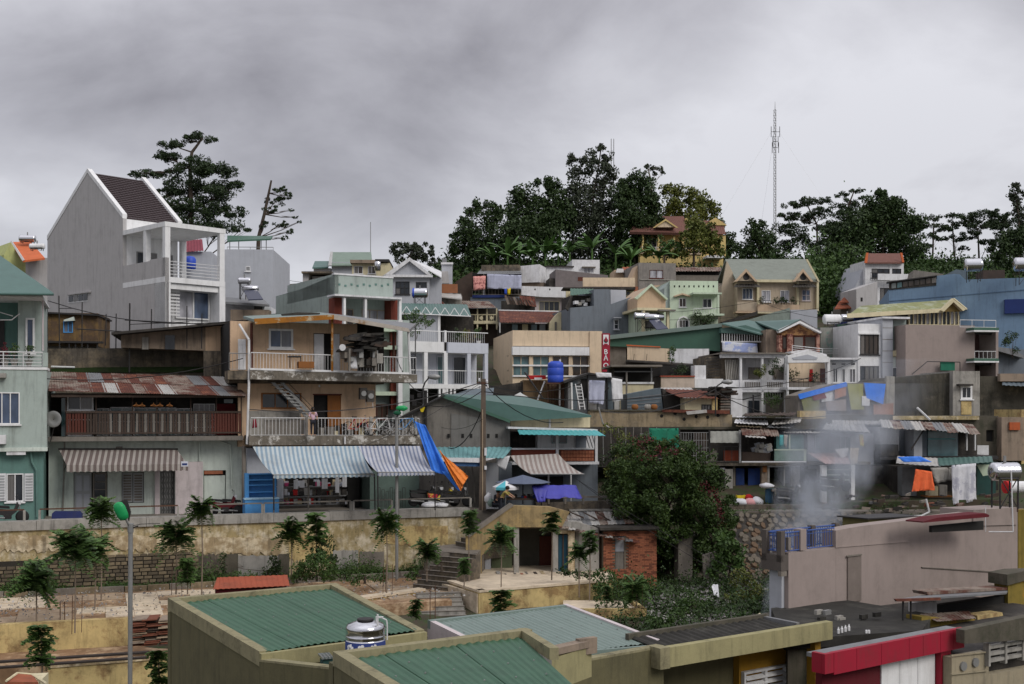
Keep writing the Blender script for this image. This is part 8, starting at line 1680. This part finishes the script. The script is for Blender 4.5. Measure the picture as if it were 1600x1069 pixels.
wire('dark cable sagging from the utility pole to the tan house',[(749,600,57),(560,700,55)],.014); wire('cable from the utility pole top toward the small gallery lamp',[(752,604,57),(661,612,60)],.014); wire('cable from the utility pole toward the cement gable',[(754,655,57),(690,668,60)],.012); wire('thin cable high across the lime house front',[(1040,500,100),(1290,480,100)],.02); wire('thin cable sagging below the dormer villa windows',[(1000,490,99),(1185,470,108),(1290,498,90)],.02); wire('cable in front of the white terrace house',[(1118,610,66),(1170,622,70),(1300,610,76)],.018); wire('cables on the left skyline beyond the grey block',[(427,432,100),(500,440,118)],.02)
s = B('dark_bracket_pole','thin dark pole with brackets in front of the white terrace house','pole',1180,70,0,None,None,py=650); s.tube('pole',[(1177,617,0),(1177,648,0)],.05,metd); s.tube('arm',[(1160,625,0),(1190,617,0)],.03,metd)
# umbrellas and tarp on the lane
s = B('parasol','large grey-blue market parasol above the lane stalls','parasol',822,56.6,0,None,None,py=788)
n = 8; c = s.p(817,742,0); mb = MB(); R_ = 43/F*56.6; rim = [c+Vector((R_*math.cos(i*2*math.pi/n),R_*math.sin(i*2*math.pi/n),-.36)) for i in range(n)]
mb.add([c]+rim+[q-Vector((0,0,.02)) for q in [c]+rim],[(0,i+1,(i+1) % n+1) for i in range(n)]+[(n+1,n+2+(i+1) % n,n+2+i) for i in range(n)]+[(i+1,n+2+i,n+2+(i+1) % n,(i+1) % n+1) for i in range(n)]); mb.build('canopy',M('slate_fabric',ph(88,98,120),dirt=.15,streak=.1),s.root); s.tube('pole',[(817,742,0),(817,788,0)],.03,metd)
s = B('parasol','smaller white and turquoise striped parasol below the big grey one','parasol',792,55.8,0,None,None,py=788); c = s.p(790,751,0); R_ = 21/F*55.8
for i in range(n):
    a0,a1 = i*2*math.pi/n,(i+1)*2*math.pi/n; p0 = c+Vector((R_*math.cos(a0),R_*math.sin(a0),-.3)); p1 = c+Vector((R_*math.cos(a1),R_*math.sin(a1),-.3)); d_ = Vector((0,0,.13)); MB().add([c,p0,p1,p0-d_,p1-d_],[(0,1,2),(1,3,4,2)]).build('canopy_panel',[whiteo,M('turquoise_fabric',ph(70,170,185),dirt=.1)][i in (5,1)],s.root)
s.tube('pole',[(790,751,0),(790,788,0)],.025,metg)
s = B('tarp','violet-blue tarp thrown over the stall and fence below the taupe awning','tarp',870,56.2,6,None,None,py=785)
smooth(cloth([s.p(831,758,.3),s.p(900,758,.3),s.p(910,778,-.2),s.p(838,779,-.4)],16,8,.1,.012,3,4).build('sheet_of_cloth',tarpv,s.root)); smooth(cloth([s.p(831,760,-.2),s.p(856,764,-.2),s.p(852,784,-.5),s.p(840,785,-.5)],8,8,.06,.012,5).build('hanging_corner',tarpv,s.root))
s = B('stall_table','low stall table with small goods at the stair head','stall',800,56.3,3,14.85); s.box('top',790,779,850,781.5,-.3,.5,wood); random.seed(3)
for i in range(14): x = random.uniform(792,846); s.box('goods',x,781-random.uniform(4,9),x+random.uniform(2,6),779,random.uniform(-.2,.1),random.uniform(.12,.4),random.choice([metd,concw,redx,navy,woodg,darkw]))
for x in (792,846): s.tube('leg',[(x,781,0),(x,792,0)],.03,metd)
sack(763,786,56.6,.35,.5,whiteo,'pale plastic bag hanging beside the utility pole foot','bag','bag'); sack(768,792,56.4,.4,.4,M('grey_green_bag',ph(110,130,120),dirt=.2),'grey-green bag standing at the utility pole foot','bag','bag')
sack(672,792,57.3,.9,.25,whx,'white cloth bundle behind the railing left of the stairs'); sack(690,792,57.3,.7,.22,whx,'second white bundle behind the railing, nearer the stairs')
s = B('plastic_tub','navy plastic tub standing against the pale green house','tub',105,53.6,17,14.85); s.poly('tub',[(81,803),(84,800),(124,800),(128,804),(128,818),(80,818)],-.3,.3,M('navy_plastic',ph(38,48,100),dirt=.2))
# bicycles and motorbikes
def bicycle(px,py,Y,rz,lb,mt,z=None):
    x = (px-800)/F*Y; r = bpy.data.objects.new('bicycle',None); COL.objects.link(r); r.location = (x,Y,CZ-(py-HZ)/F*Y); r.rotation_euler = (0,0,rz); tag(r,lb,'bicycle','bicycles on the lower tan balcony')
    for wx in (-.5,.5):
        mb = MB(); n = 18; pr = [(wx+.33*math.cos(i*2*math.pi/n),0,.34+.33*math.sin(i*2*math.pi/n)) for i in range(n+1)]; mb.path(pr,.02,5)
        wh = mb.build('wheel',rubber,r); mb = MB(); [mb.tube((wx,0,.34),pr[i],.006,.006,3) for i in range(0,n,2)]; mb.build('spokes',metw,wh)
    mb = MB(); a,c,d,e,f = (-.5,0,.34),(-.1,0,.3),(-.18,0,.82),(.36,0,.86),(.5,0,.34)
    for p,q in ((a,c),(a,d),(c,d),(c,e),(d,e),(e,f)): mb.tube(p,q,.022,.022,5)
    mb.build('frame',mt,r); MB().tube((.36,0,.86),(.34,0,1.0),.015).tube((.34,-.24,1.0),(.34,.24,1.0),.015).build('handlebar',metg,r); MB().box(-.32,-.08,-.06,.06,.88,.94).build('saddle',rubber,r)
    MB().lathe([(.02,-.02),(.09,-.02),(.09,.02),(.02,.02)],(-.1,0,.3),12,'y').build('chainring',metg,r)
for a in ((560,680,58.0,.25,'leftmost bicycle, red-framed, among the stored things on the lower balcony',redx),(594,680,58.1,.2,'white bicycle just right of the railing post on the lower balcony',metw),(615,680,58.5,.4,'black bicycle behind the slim street lamp on the lower balcony',metd),(634,680,58.7,.15,'light blue bicycle at the right end of the lower balcony',cabb)): bicycle(*a)
s = B('stored_goods','boxes and frames stored behind the lower balcony railing','storage',540,58.3,20,None,None,py=680); random.seed(8)
for i in range(22): x = random.uniform(500,575); w_ = random.uniform(4,12); s.box('stored_item',x,680-random.uniform(6,20),x+w_,680,random.uniform(-.4,.2),.3+random.uniform(0,.3),random.choice([darkw,conc,woodo,woodg,metd,concw,creamy,darkw]))
def motorbike(px,py,Y,rz,lb,m1,grp=None):
    x = (px-800)/F*Y; r = bpy.data.objects.new('motorbike',None); COL.objects.link(r); r.location = (x,Y,CZ-(py-HZ)/F*Y); r.rotation_euler = (0,0,rz); tag(r,lb,'motorbike',grp)
    for wx in (-.6,.6): smooth(MB().lathe([(.19,-.05),(.28,-.04),(.29,0),(.28,.04),(.19,.05)],(wx,0,.29),18,'y').build('wheel',rubber,r)); MB().lathe([(.02,-.03),(.18,-.02),(.18,.02),(.02,.03)],(wx,0,.29),10,'y').build('rim',metg,r)
    MB().ext([(-.75,-.12,.5),(-.4,-.12,.42),(.1,-.12,.3),(.35,-.12,.5),(.48,-.12,.85),(.38,-.12,.95),(.25,-.12,.6),(-.1,-.12,.62),(-.8,-.12,.72)],(0,.24,0)).build('body',m1,r)
    MB().ext([(-.75,-.13,.73),(.08,-.13,.66),(.05,-.13,.76),(-.3,-.13,.8),(-.8,-.13,.84)],(0,.26,0)).build('seat',rubber,r); MB().box(-.15,.15,-.14,.14,.2,.42).build('engine',metd,r)
    MB().tube((.6,0,.29),(.42,0,.95),.035).tube((.40,-.32,1.02),(.40,.32,1.02),.018).build('fork',metg,r); MB().box(.42,.54,-.09,.09,.84,.98).build('headlight',whiteo,r)
    for sy in (-1,1): MB().tube((.4,sy*.26,1.02),(.38,sy*.34,1.2),.008).box(.36,.38,sy*.34-.05,sy*.34+.05,1.17,1.25).build('mirror',metd,r)
    MB().tube((-.1,-.16,.25),(-.8,-.18,.32),.04).build('exhaust',metg,r)
motorbike(12,818,51.2,.3,'silver and black motorbike parked at the far left railing',metd); motorbike(352,806,55.6,.35,'maroon motorbike parked before the pale green house, left of its twin',redpd,'pair of parked motorbikes'); motorbike(374,806,55.9,.35,'maroon motorbike parked right beside the drain pipe',redpd,'pair of parked motorbikes')
for i,(x,y,rz,m_,lb) in enumerate(((664,791,.4,metd,'dark motorbike under the tarp, nearest the teal metal wall'),(676,791,-.3,metd,'dark motorbike in the middle of the shaded parking under the tarps'),(692,792,.3,MT['yellow_red_print'],'motorbike with a yellow cover near the stall poles'),(712,792,.1,metd,'motorbike beside the utility pole in the shade'))): motorbike(x,y,58.3,rz,lb,m_,'motorbikes shaded by the tarps')
motorbike(1235,786,62.4,.2,'motorbike parked beside the cluttered work table',metd); motorbike(1305,768,62.2,.1,'motorbike half lost in smoke below the pink awning',metd)
# people
def figure(name,label,px,py,Y,h,rz,joints,radii,edges,parts):
    x = (px-800)/F*Y; r = bpy.data.objects.new('person',None); COL.objects.link(r); r.location = (x,Y,CZ-(py-HZ)/F*Y); r.rotation_euler = (0,0,rz); r.scale = (h,)*3; tag(r,label,'person')
    for nm,idx,m_ in parts:
        me = bpy.data.meshes.new(nm); mp = {j: i for i,j in enumerate(idx)}; me.from_pydata([joints[j] for j in idx],[(mp[a],mp[b_]) for a,b_ in edges if a in mp and b_ in mp],[]); o = bpy.data.objects.new(nm,me); COL.objects.link(o); o.parent = r; me.materials.append(m_)
        sk = o.modifiers.new('skin','SKIN'); sk.use_smooth_shade = True
        for j in idx: me.skin_vertices[0].data[mp[j]].radius = (radii[j],)*2
        me.skin_vertices[0].data[0].use_root = True; su = o.modifiers.new('sub','SUBSURF'); su.levels = su.render_levels = 1
    return r
J = {'pel': (0,0,.52),'wai': (0,0,.62),'che': (0,-.01,.74),'nek': (0,-.01,.83),'hed': (0,-.02,.90),'top': (0,-.015,.97),'shl': (.1,0,.8),'shr': (-.1,0,.8),'ell': (.14,-.02,.66),'elr': (-.14,-.03,.66),'hal': (.12,-.12,.6),'har': (-.1,-.13,.62),'hpl': (.05,0,.5),'hpr': (-.05,0,.5),'knl': (.06,-.02,.27),'knr': (-.055,-.01,.27),'ftl': (.06,0,.03),'ftr': (-.055,0,.03),'tol': (.06,-.08,.015),'tor': (-.055,-.08,.015)}
R0 = {'pel': .075,'wai': .065,'che': .08,'nek': .028,'hed': .052,'top': .04,'shl': .035,'shr': .035,'ell': .025,'elr': .025,'hal': .018,'har': .018,'hpl': .05,'hpr': .05,'knl': .036,'knr': .036,'ftl': .022,'ftr': .022,'tol': .02,'tor': .02}
ED = [('pel','wai'),('wai','che'),('che','nek'),('nek','hed'),('hed','top'),('che','shl'),('che','shr'),('shl','ell'),('shr','elr'),('ell','hal'),('elr','har'),('pel','hpl'),('pel','hpr'),('hpl','knl'),('hpr','knr'),('knl','ftl'),('knr','ftr'),('ftl','tol'),('ftr','tor')]
R1 = dict(R0)
def person(lb,px,py,Y,h,rz,JJ,top_m,leg_m,long_hair=False):
    Rt = {k: v*1.14 for k,v in R0.items()}; Rl = dict(Rt); J2 = dict(JJ)
    r = figure('person',lb,px,py,Y,h,rz,J2,R0,ED,[('body',list(J2.keys()),skin)])
    for nm,ks,m_ in (('top',['che','wai','pel','shl','shr','ell','elr'],top_m),('trousers',['pel','hpl','hpr','knl','knr','ftl','ftr'],leg_m)):
        me = bpy.data.meshes.new(nm); mp = {j: i for i,j in enumerate(ks)}; me.from_pydata([J2[j] for j in ks],[(mp[a],mp[b_]) for a,b_ in ED if a in mp and b_ in mp]+([(mp['pel'],mp['hpl'])] if False else []),[]); o = bpy.data.objects.new(nm,me); COL.objects.link(o); o.parent = r; me.materials.append(m_); sk = o.modifiers.new('skin','SKIN'); sk.use_smooth_shade = True
        for j in ks: me.skin_vertices[0].data[mp[j]].radius = (Rt[j]*1.02,)*2
        me.skin_vertices[0].data[0].use_root = True; su = o.modifiers.new('sub','SUBSURF'); su.levels = su.render_levels = 1
    hd = Vector(J2['hed'])+(Vector(J2['top'])-Vector(J2['hed']))*.35
    mb = MB(); mb.lathe([(.03,.062),(.058,.04),(.066,.0),(.06,-.03),(.05,-.045 if not long_hair else -.12)],hd+Vector((0,.012,.01)),14); smooth(mb.build('hair',hair,r)); MB().tube(hd+Vector((0,-.055,0)),hd+Vector((0,-.075,-.012)),.012,.008,6).build('nose',skin,r)
    for sx in (-1,1): MB().lathe([(0,-.004),(.009,0),(0,.004)],hd+Vector((sx*.022,-.056,.01)),6,'y').build('eye',hair,r)
    for hk,ek in (('hal','ell'),('har','elr')):
        p = Vector(J2[hk]); d = (p-Vector(J2[ek])).normalized(); sd_ = d.cross(Vector((0,0,1))).normalized()
        mb = MB()
        for f in range(4): q = p+sd_*(f-1.5)*.009; mb.tube(q,q+d*.03,.0055,.005,5); mb.tube(q+d*.03,q+d*.045+Vector((0,0,-.014)),.005,.004,5)
        mb.tube(p,p+d*.015-sd_*.026,.006,.005,5); mb.build('fingers',skin,r)
    return r
person('girl in a pale pink top and dark trousers standing at the lower balcony rail',489,681,56.5,1.42,.35,J,clop,clod,True)
J2 = dict(J); J2.update({'wai': (0,-.05,.6),'che': (0,-.13,.69),'nek': (0,-.18,.77),'hed': (0,-.21,.835),'top': (0,-.22,.90),'shl': (.1,-.15,.75),'shr': (-.1,-.15,.75),'ell': (.12,-.27,.66),'elr': (-.12,-.28,.64),'hal': (.09,-.38,.6),'har': (-.09,-.38,.58)})
person('person in an olive-yellow jacket leaning toward the stair wall',783,806,55.2,1.55,1.35,J2,cloy,clod)
J3 = dict(J); J3.update({'pel': (0,0,.3),'wai': (0,-.03,.4),'che': (0,-.08,.5),'nek': (0,-.1,.59),'hed': (0,-.12,.66),'top': (0,-.12,.73),'shl': (.1,-.07,.56),'shr': (-.1,-.07,.56),'ell': (.14,-.14,.44),'elr': (-.14,-.14,.44),'hal': (.08,-.24,.4),'har': (-.08,-.24,.4),'hpl': (.06,-.02,.29),'hpr': (-.06,-.02,.29),'knl': (.08,-.24,.3),'knr': (-.08,-.24,.3),'ftl': (.07,-.2,.04),'ftr': (-.07,-.2,.04),'tol': (.07,-.28,.02),'tor': (-.07,-.28,.02)})
person('person in dark clothes sitting beside the one in the yellow jacket',774,803,56.0,1.6,.9,J3,clod,clod)
# ---- saplings in planting holes
def sapling_mesh(seed,tier):
    rnd = np.random.default_rng(seed); Cs,As,Bs = [],[],[]
    for k in range(62 if tier == 0 else 64):
        a = rnd.uniform(0,6.28); el = rnd.uniform(-.5,1.3) if tier == 0 else rnd.uniform(-.2,.8); L_ = rnd.uniform(.45,.72) if tier == 0 else rnd.uniform(.32,.52); z0 = rnd.uniform(-.28,.22) if tier == 0 else rnd.uniform(-.65,.2)
        for j in range(11):
            t = (j+1)/11; rr = L_*t*math.cos(el*.8); zz_ = z0+L_*(t*math.sin(el)-.38*t*t); c = np.array([rr*math.cos(a),rr*math.sin(a),zz_]); side = np.array([-math.sin(a),math.cos(a),0]); ln = .17*math.sin(math.pi*min(1,t*.85+.12))+.025
            for s_ in (-1,1): Cs.append(c+side*s_*ln*.5+rnd.normal(size=3)*.008); As.append(side*s_*ln*.55+np.array([0,0,-.02])); Bs.append(np.array([math.cos(a)*.05,math.sin(a)*.05,.01]))
    return quads_mesh('leaf_crown',np.array(Cs),np.array(As),np.array(Bs),lfj)
SM = [sapling_mesh(1,0),sapling_mesh(2,0),sapling_mesh(3,1),sapling_mesh(4,1)]
def sapling(lb,px,ytop,wpx,ybase,Y,k=0,stakes=False,cage=False):
    s = B('sapling',lb,'sapling',px,Y,random.uniform(0,90),None,'feathery saplings on the terraces',py=ybase); H = (ybase-ytop)/F*Y; sc = (wpx/F*Y)/1.14
    MB().tube((0,0,-.1),(.04,.02,(H-.35*sc)*.5),.03,.026,6).tube((.04,.02,(H-.35*sc)*.5),(0,0,H-.3*sc),.026,.018,6).build('trunk',barkl,s.root)
    inst(SM[k],'crown',s.root,(0,0,H-.42*sc),(random.uniform(-.18,.18),random.uniform(-.18,.18),random.uniform(0,6)),(sc,sc*random.uniform(.8,1.15),sc*random.uniform(1.0,1.35)))
    if stakes:
        for dx,dy in ((-.22,-.1),(.2,-.12),(.05,.22)): MB().tube((dx,dy,-.1),(dx+.03,dy,1.25),.012,.012,4).build('stake',metr,s.root)
random.seed(2)
for a in [('broad sapling low at the far left, above the red booth',57,882,62,968,43,1),('sapling left of the near lamp, lower of the pair under the street lamp head',117,826,78,985,42.5,0,True),('sapling right behind the lower one, left of the near lamp pole',148,838,62,955,46,1),('sapling top poking above the wall left of the green lamp head',158,780,52,935,48,0),
    ('broad sapling right of the near lamp pole against the stone wall',275,814,66,925,48,0,True),('tall sapling rising in front of the parked motorbikes',315,778,50,928,48.5,1),('short dark sapling between the two saplings right of the lamp',293,868,38,925,47.5,2),('sapling against the wall below the blue cabinet',455,814,48,905,51,0),
    ('tall narrow sapling below the shop display',494,795,46,905,51,2),('umbrella-shaped sapling left of the slim street lamp',604,800,48,928,49,0,True),('bushy sapling beside the upper concrete steps',667,843,46,905,50.5,1),('sapling in front of the wall left of the ruin stair wall',733,792,38,905,50,2),
    ('narrow leafy sapling in the planting hole beside the steps',725,868,30,918,48.5,3),('sapling in front of the ruin opening',783,823,44,915,49.5,0),('low sapling in front of the ochre patio wall',783,913,50,962,46,2),('sapling in front of the ruin pier and blue door',862,795,36,903,51,3),
    ('sapling with two tiers in front of the brick annex',921,822,42,935,49.5,2),('drooping sapling above the lowest patio wall',994,903,50,958,47,1,True),('tall layered sapling at the bottom left',64,968,62,1085,36.5,2),('sapling beside the olive wall at the bottom left of the green roof',247,1006,62,1090,34,2),('little sapling behind the pale roof left of the lower steps',650,933,30,965,44,3),('second tier leaves of the sapling left of the ruin piers',905,850,34,930,49.8,0),('small sapling on the lowest patio edge',948,912,26,945,48,3)]:
    sapling(*a)
for x,y0,y1_ in ((672,918,968),(680,915,966),(94,940,978),(101,940,978)): s = B('iron_stake',['rusty iron stake on the terrace left of the lower steps','rusty iron stake nearest the lower steps','rusty iron stake at the far left terrace','second rusty iron stake at the far left terrace'][(672,680,94,101).index(x)],'stake',x,46 if x > 500 else 43.5,0,None,None,py=y1_); s.tube('stake',[(x,y1_,0),(x,y0,0)],.018,metr)
# weeds and bushes
def strip(u0,u1,v0,v1,z0,h):
    def fn(n):
        u = RNG.uniform(u0,u1,n); v_ = RNG.uniform(v0,v1,n); k = np.clip(.35+.65*np.sin(u*1.3)*np.sin(u*.47+1),.12,1); z = RNG.gamma(1.6,h/2.2,n)*k
        c,s_ = math.cos(rw.a),math.sin(rw.a); return np.stack([rw.o.x+c*u-s_*v_,rw.o.y+s_*u+c*v_,z0+z],1)
    return fn
scatter('grass_strip',None,strip(-4,19.5,-1.25,-.1,12.05,.5),26000,.14,lfg,.35); scatter('fallen_leaves',None,strip(-3,22,-8,-1.5,12.17,.01),500,.10,lfdry,.6,.9)
def bush(lb,px,py,Y,clumps,m,leaf=.12,dens=5,nm='bush',limbs=True,**k):
    return tree(nm,lb,px,Y,[(px,py-12)],clumps,m,bark,leaf=leaf,dens=dens,r0=.06,py=py,cat='bush',limbs=limbs,rad=.5,**k)
bush('bright green bush at the foot of the wall below the shop',495,908,50.4,[(478,890,18,16),(500,885,26,20),(520,897,20,12),(470,900,16,10)],lfg,.13,6)
bush('dark leafy bush climbing the wall behind the tall narrow sapling',505,905,51,[(508,860,16,22),(492,868,12,16),(515,880,12,16)],lfd,.13,5)
bush('low weeds along the wall right of the red shed',570,912,50.8,[(550,904,20,7),(585,906,22,7),(540,898,10,6),(380,906,20,10)],lfg,.11,5)
bush('dark creeper on the stained panels of the retaining wall',418,905,52.6,[(430,885,10,22),(420,898,14,12),(350,880,6,18)],lfd,.13,4)
bush('weedy tuft at the foot of the upper steps',690,893,49,[(640,900,8,8),(650,890,6,10)],lfg,.1,5)
big = [(1040,770,80,50),(1000,740,45,32),(1075,730,42,28),(985,790,34,34),(1100,790,42,45),(1050,830,60,34),(1010,840,40,25),(1118,830,26,34),(960,760,16,26),(1070,870,40,22),(1130,850,16,26),(1000,700,40,16),(1055,700,36,14),(980,800,24,26),(1100,870,22,22),(1140,800,12,30),(1145,870,14,20),(1085,900,30,16),(1030,880,26,16),(955,815,14,14),(1060,715,22,10)]
tree('creeper_covered_bush','huge dark bush of creepers swallowing the bank beside the brick annex',1045,57.5,[(1050,860),(1040,800)],[(a,c,rx,ry,-1.0 if i < 7 else .3) for i,(a,c,rx,ry) in enumerate(big)],lfbush,bark,leaf=.15,dens=12,r0=.2,py=900,cat='bush',rad=.24,k=46,spread=1.0)
bush('wine-red flowering sprays on the right flank of the huge bush',1118,860,55.8,[(1124,790,10,26),(1112,775,12,14),(1128,812,7,14),(1104,762,16,8),(1040,705,26,8),(1000,690,20,8),(1010,712,16,6)],lfred,.1,1.1,'bougainvillea')
bush('dry yellow-green creeper sprawling over the wall top left of the net',965,706,62,[(955,672,16,7),(975,685,16,8),(968,700,14,8),(990,700,10,6),(945,665,8,4),(1000,690,14,6),(975,720,26,16),(1000,735,26,16),(955,740,14,16)],lfy,.12,2.6)
bush('dark growth behind the yellow creeper',965,760,63,[(965,720,26,20),(1000,730,30,20),(960,760,20,26)],lfd,.16,4)
bush('tall arching grass clump at the right foot of the huge bush',1140,900,54,[(1130,845,16,22),(1145,860,16,20),(1128,875,18,16),(1150,880,12,14),(1118,895,16,10)],lfg,.22,3.5,'grass_clump')
for (lb,px,py,Y,cl,m_) in [('bright shrub spreading below the brick annex',990,945,50,[(960,915,26,14),(990,925,30,16),(1015,918,18,14),(945,900,16,14),(938,925,14,18)],lfg),('dark weeds at the corner of the ruin patio',905,905,51,[(880,892,10,8),(900,896,12,6),(918,900,14,7)],lfb),('green shrub in the middle of the weedy slope',1090,965,48,[(1085,945,26,16),(1110,955,22,14),(1065,958,14,12),(1120,970,16,10)],lfg),('low green mound behind the pale roof corner',1040,985,45,[(1030,975,22,12),(1055,965,16,12),(1015,990,10,8)],lfg),('brownish shrub at the left foot of the stone slope',1165,930,50,[(1160,905,18,16),(1180,925,18,14),(1150,930,14,12)],lfy),('dark shrub under the stone slope near the white wall',1190,960,47,[(1195,940,16,14),(1180,955,16,12),(1210,955,10,10)],lfd),('green weeds between the shrub and the black roof',1140,985,45,[(1130,975,20,8),(1160,965,14,8),(1180,975,12,8)],lfb)]: bush(lb,px,py,Y,cl,m_,.13,5)
def slope_scatter(x0,x1,Y0,Y1,h):
    def fn(n):
        px = RNG.uniform(x0,x1,n); Y = RNG.uniform(Y0,Y1,n); x = (px-800)/F*Y; z = np.array([Tn(a,c) for a,c in zip(x,Y)]); k = np.clip(.4+1.0*np.sin(x*1.1+1)*np.sin(Y*.9)+.4*np.sin(x*2.7)*np.sin(Y*2.2),.02,1.3); return np.stack([x,Y,z+RNG.gamma(1.5,h/1.8,n)*k],1)
    return fn
scatter('slope_weeds',None,slope_scatter(930,1240,40,57.5,.4),14000,.14,lfb,.4); scatter('slope_undergrowth',None,slope_scatter(960,1250,42,57.5,.6),8000,.16,lfd,.5); scatter('slope_rubble',None,slope_scatter(1000,1230,42,57,.03),8000,.18,lfrub,.8,.5); scatter('bank_weeds',None,slope_scatter(1240,1620,46,61,.3),9000,.15,lfd,.4)
scatter('front_ground_weeds',None,slope_scatter(-60,1000,30,40,.3),9000,.13,lfb,.4); scatter('lane_weeds',None,slope_scatter(1130,1420,60,63,.15),1500,.12,lfg,.4)
s = B('white_rag','crumpled white rag lying on the weedy slope','rag',1117,52,0,None,None,py=935); smooth(cloth([s.p(1111,912,.3),s.p(1122,914,.2),s.p(1124,934,-.3),s.p(1115,930,-.3)],6,7,.12,.01,5).build('rag',whx,s.root))
s = B('concrete_slab_scrap','tilted grey concrete slab half buried right of the huge bush','slab',1115,54,0,None,None,py=905); s.poly('slab',[(1098,868),(1118,862),(1126,885),(1120,905),(1100,903)],0,.25,conc)
# smoke ---------------------------------------------------------------------
def smoke(label,pts,dens,axs,name='smoke'):
    """one closed lumpy tube of smoke along photo points (px, py, Y, radius m)"""
    mb = MB(); n = 14; P_ = [(W(a,c,Y),r_) for a,c,Y,r_ in pts]; vs = []; rnd = random.Random(4)
    o = P_[0][0].copy()
    for c,r_ in P_:
        for i in range(n): t = 2*math.pi*i/n; k = r_*rnd.uniform(.85,1.15); vs.append(c-o+Vector((k*math.cos(t),k*.8*math.sin(t),0)))
    k = len(P_); mb.add(vs,[(j*n+i,j*n+(i+1) % n,(j+1)*n+(i+1) % n,(j+1)*n+i) for j in range(k-1) for i in range(n)]+[tuple(range(n-1,-1,-1)),tuple((k-1)*n+i for i in range(n))])
    m = bpy.data.materials.new('smoke_'+str(dens)); m.use_nodes = True; t = m.node_tree; t.nodes.clear(); ou = t.nodes.new('ShaderNodeOutputMaterial'); pv = t.nodes.new('ShaderNodeVolumePrincipled'); t.links.new(pv.outputs[0],ou.inputs['Volume'])
    pv.inputs['Color'].default_value = (.84,.90,1.0,1); pv.inputs['Anisotropy'].default_value = .2
    g = t.nodes.new('ShaderNodeTexCoord').outputs['Object']
    nz = mth('POWER',tnoise(t,g,.75,6,.66,(1,1,.5),.40,.74),1.5,None,t); zs = t.nodes.new('ShaderNodeSeparateXYZ'); t.links.new(g,zs.inputs[0]); zz2 = zs.outputs[2]
    def ax(o_,a,b_): d_ = mth('DIVIDE',mth('SUBTRACT',o_,mth('MULTIPLY',zz2,a,None,t),None,t),mth('ADD',.7,mth('MULTIPLY',zz2,b_,None,t),None,t),None,t); return mth('MULTIPLY',d_,d_,None,t)
    fd = mth('SUBTRACT',1.0,mth('ADD',ax(zs.outputs[0],axs[0],axs[2]),ax(zs.outputs[1],axs[1],axs[3]),None,t),None,t); fd = mth('MULTIPLY',mth('MAXIMUM',fd,0.0,None,t),mth('MAXIMUM',mth('SUBTRACT',1.35,mth('MULTIPLY',zz2,.145,None,t),None,t),0.05,None,t),None,t)
    t.links.new(mth('MULTIPLY',mth('MULTIPLY',nz,fd,None,t),dens,None,t),pv.inputs['Density'])
    ob = mb.build(name,m); ob.location = o; ob['kind'] = 'stuff'; ob['label'] = label; return ob
smoke('pale blue smoke drifting up from the slope over the lower right houses',[(1215,965,44,.9),(1226,900,46,1.6),(1245,850,48.5,2.2),(1275,800,51,3.0),(1310,740,54,3.6),(1340,690,57,4.0),(1365,640,60,4.4),(1385,600,62.5,4.6),(1400,560,65,4.6)],3.2,(.98,2.2,.36,.40))
smoke('thin smoke veil over the lower right rooftops',[(1320,800,58,3.5),(1350,740,60,5),(1375,690,61,5.5),(1385,640,62,5),(1390,600,64,4)],.35,(.35,.7,.6,.6),'smoke_veil')
# more cables
for i,(a,c_) in enumerate([((752,598,57.2),(390,640,56)),((753,600,57.2),(930,590,70)),((757,600,57.2),(880,660,60.5)),((757,612,57.2),(1118,604,66.5)),((752,612,57.2),(640,622,60.2)),((665,612,60.3),(620,560,64)),((1118,606,66.5),(1345,560,80)),((1118,608,66.5),(940,642,66)),((1118,612,66.5),(1290,650,66)),((753,640,57.2),(700,700,59.5)),((0,585,53),(380,560,57)),((75,470,62),(380,500,60))]):
    wire(['cable from the utility pole top across the tan house','cable from the utility pole up to the crimson sign','cable from the utility pole down to the teal roof house','long cable from the utility pole to the terrace house lamp','cable from the utility pole to the switch boxes','short cable above the switch boxes','cable from the terrace house lamp to the modern white block','cable from the terrace house lamp back to the long stained wall','cable from the terrace house lamp to the smoky houses','slack cable at the cement gable wall','cable along the slatted balcony house roof','cable above the yellow stained hut'][i],[a,c_],.028,sag=.6)
scatter('terrace_rubble',None,strip(-3,22,-8.2,-1.5,12.16,.04),1500,.10,lfrub,.8,.4)
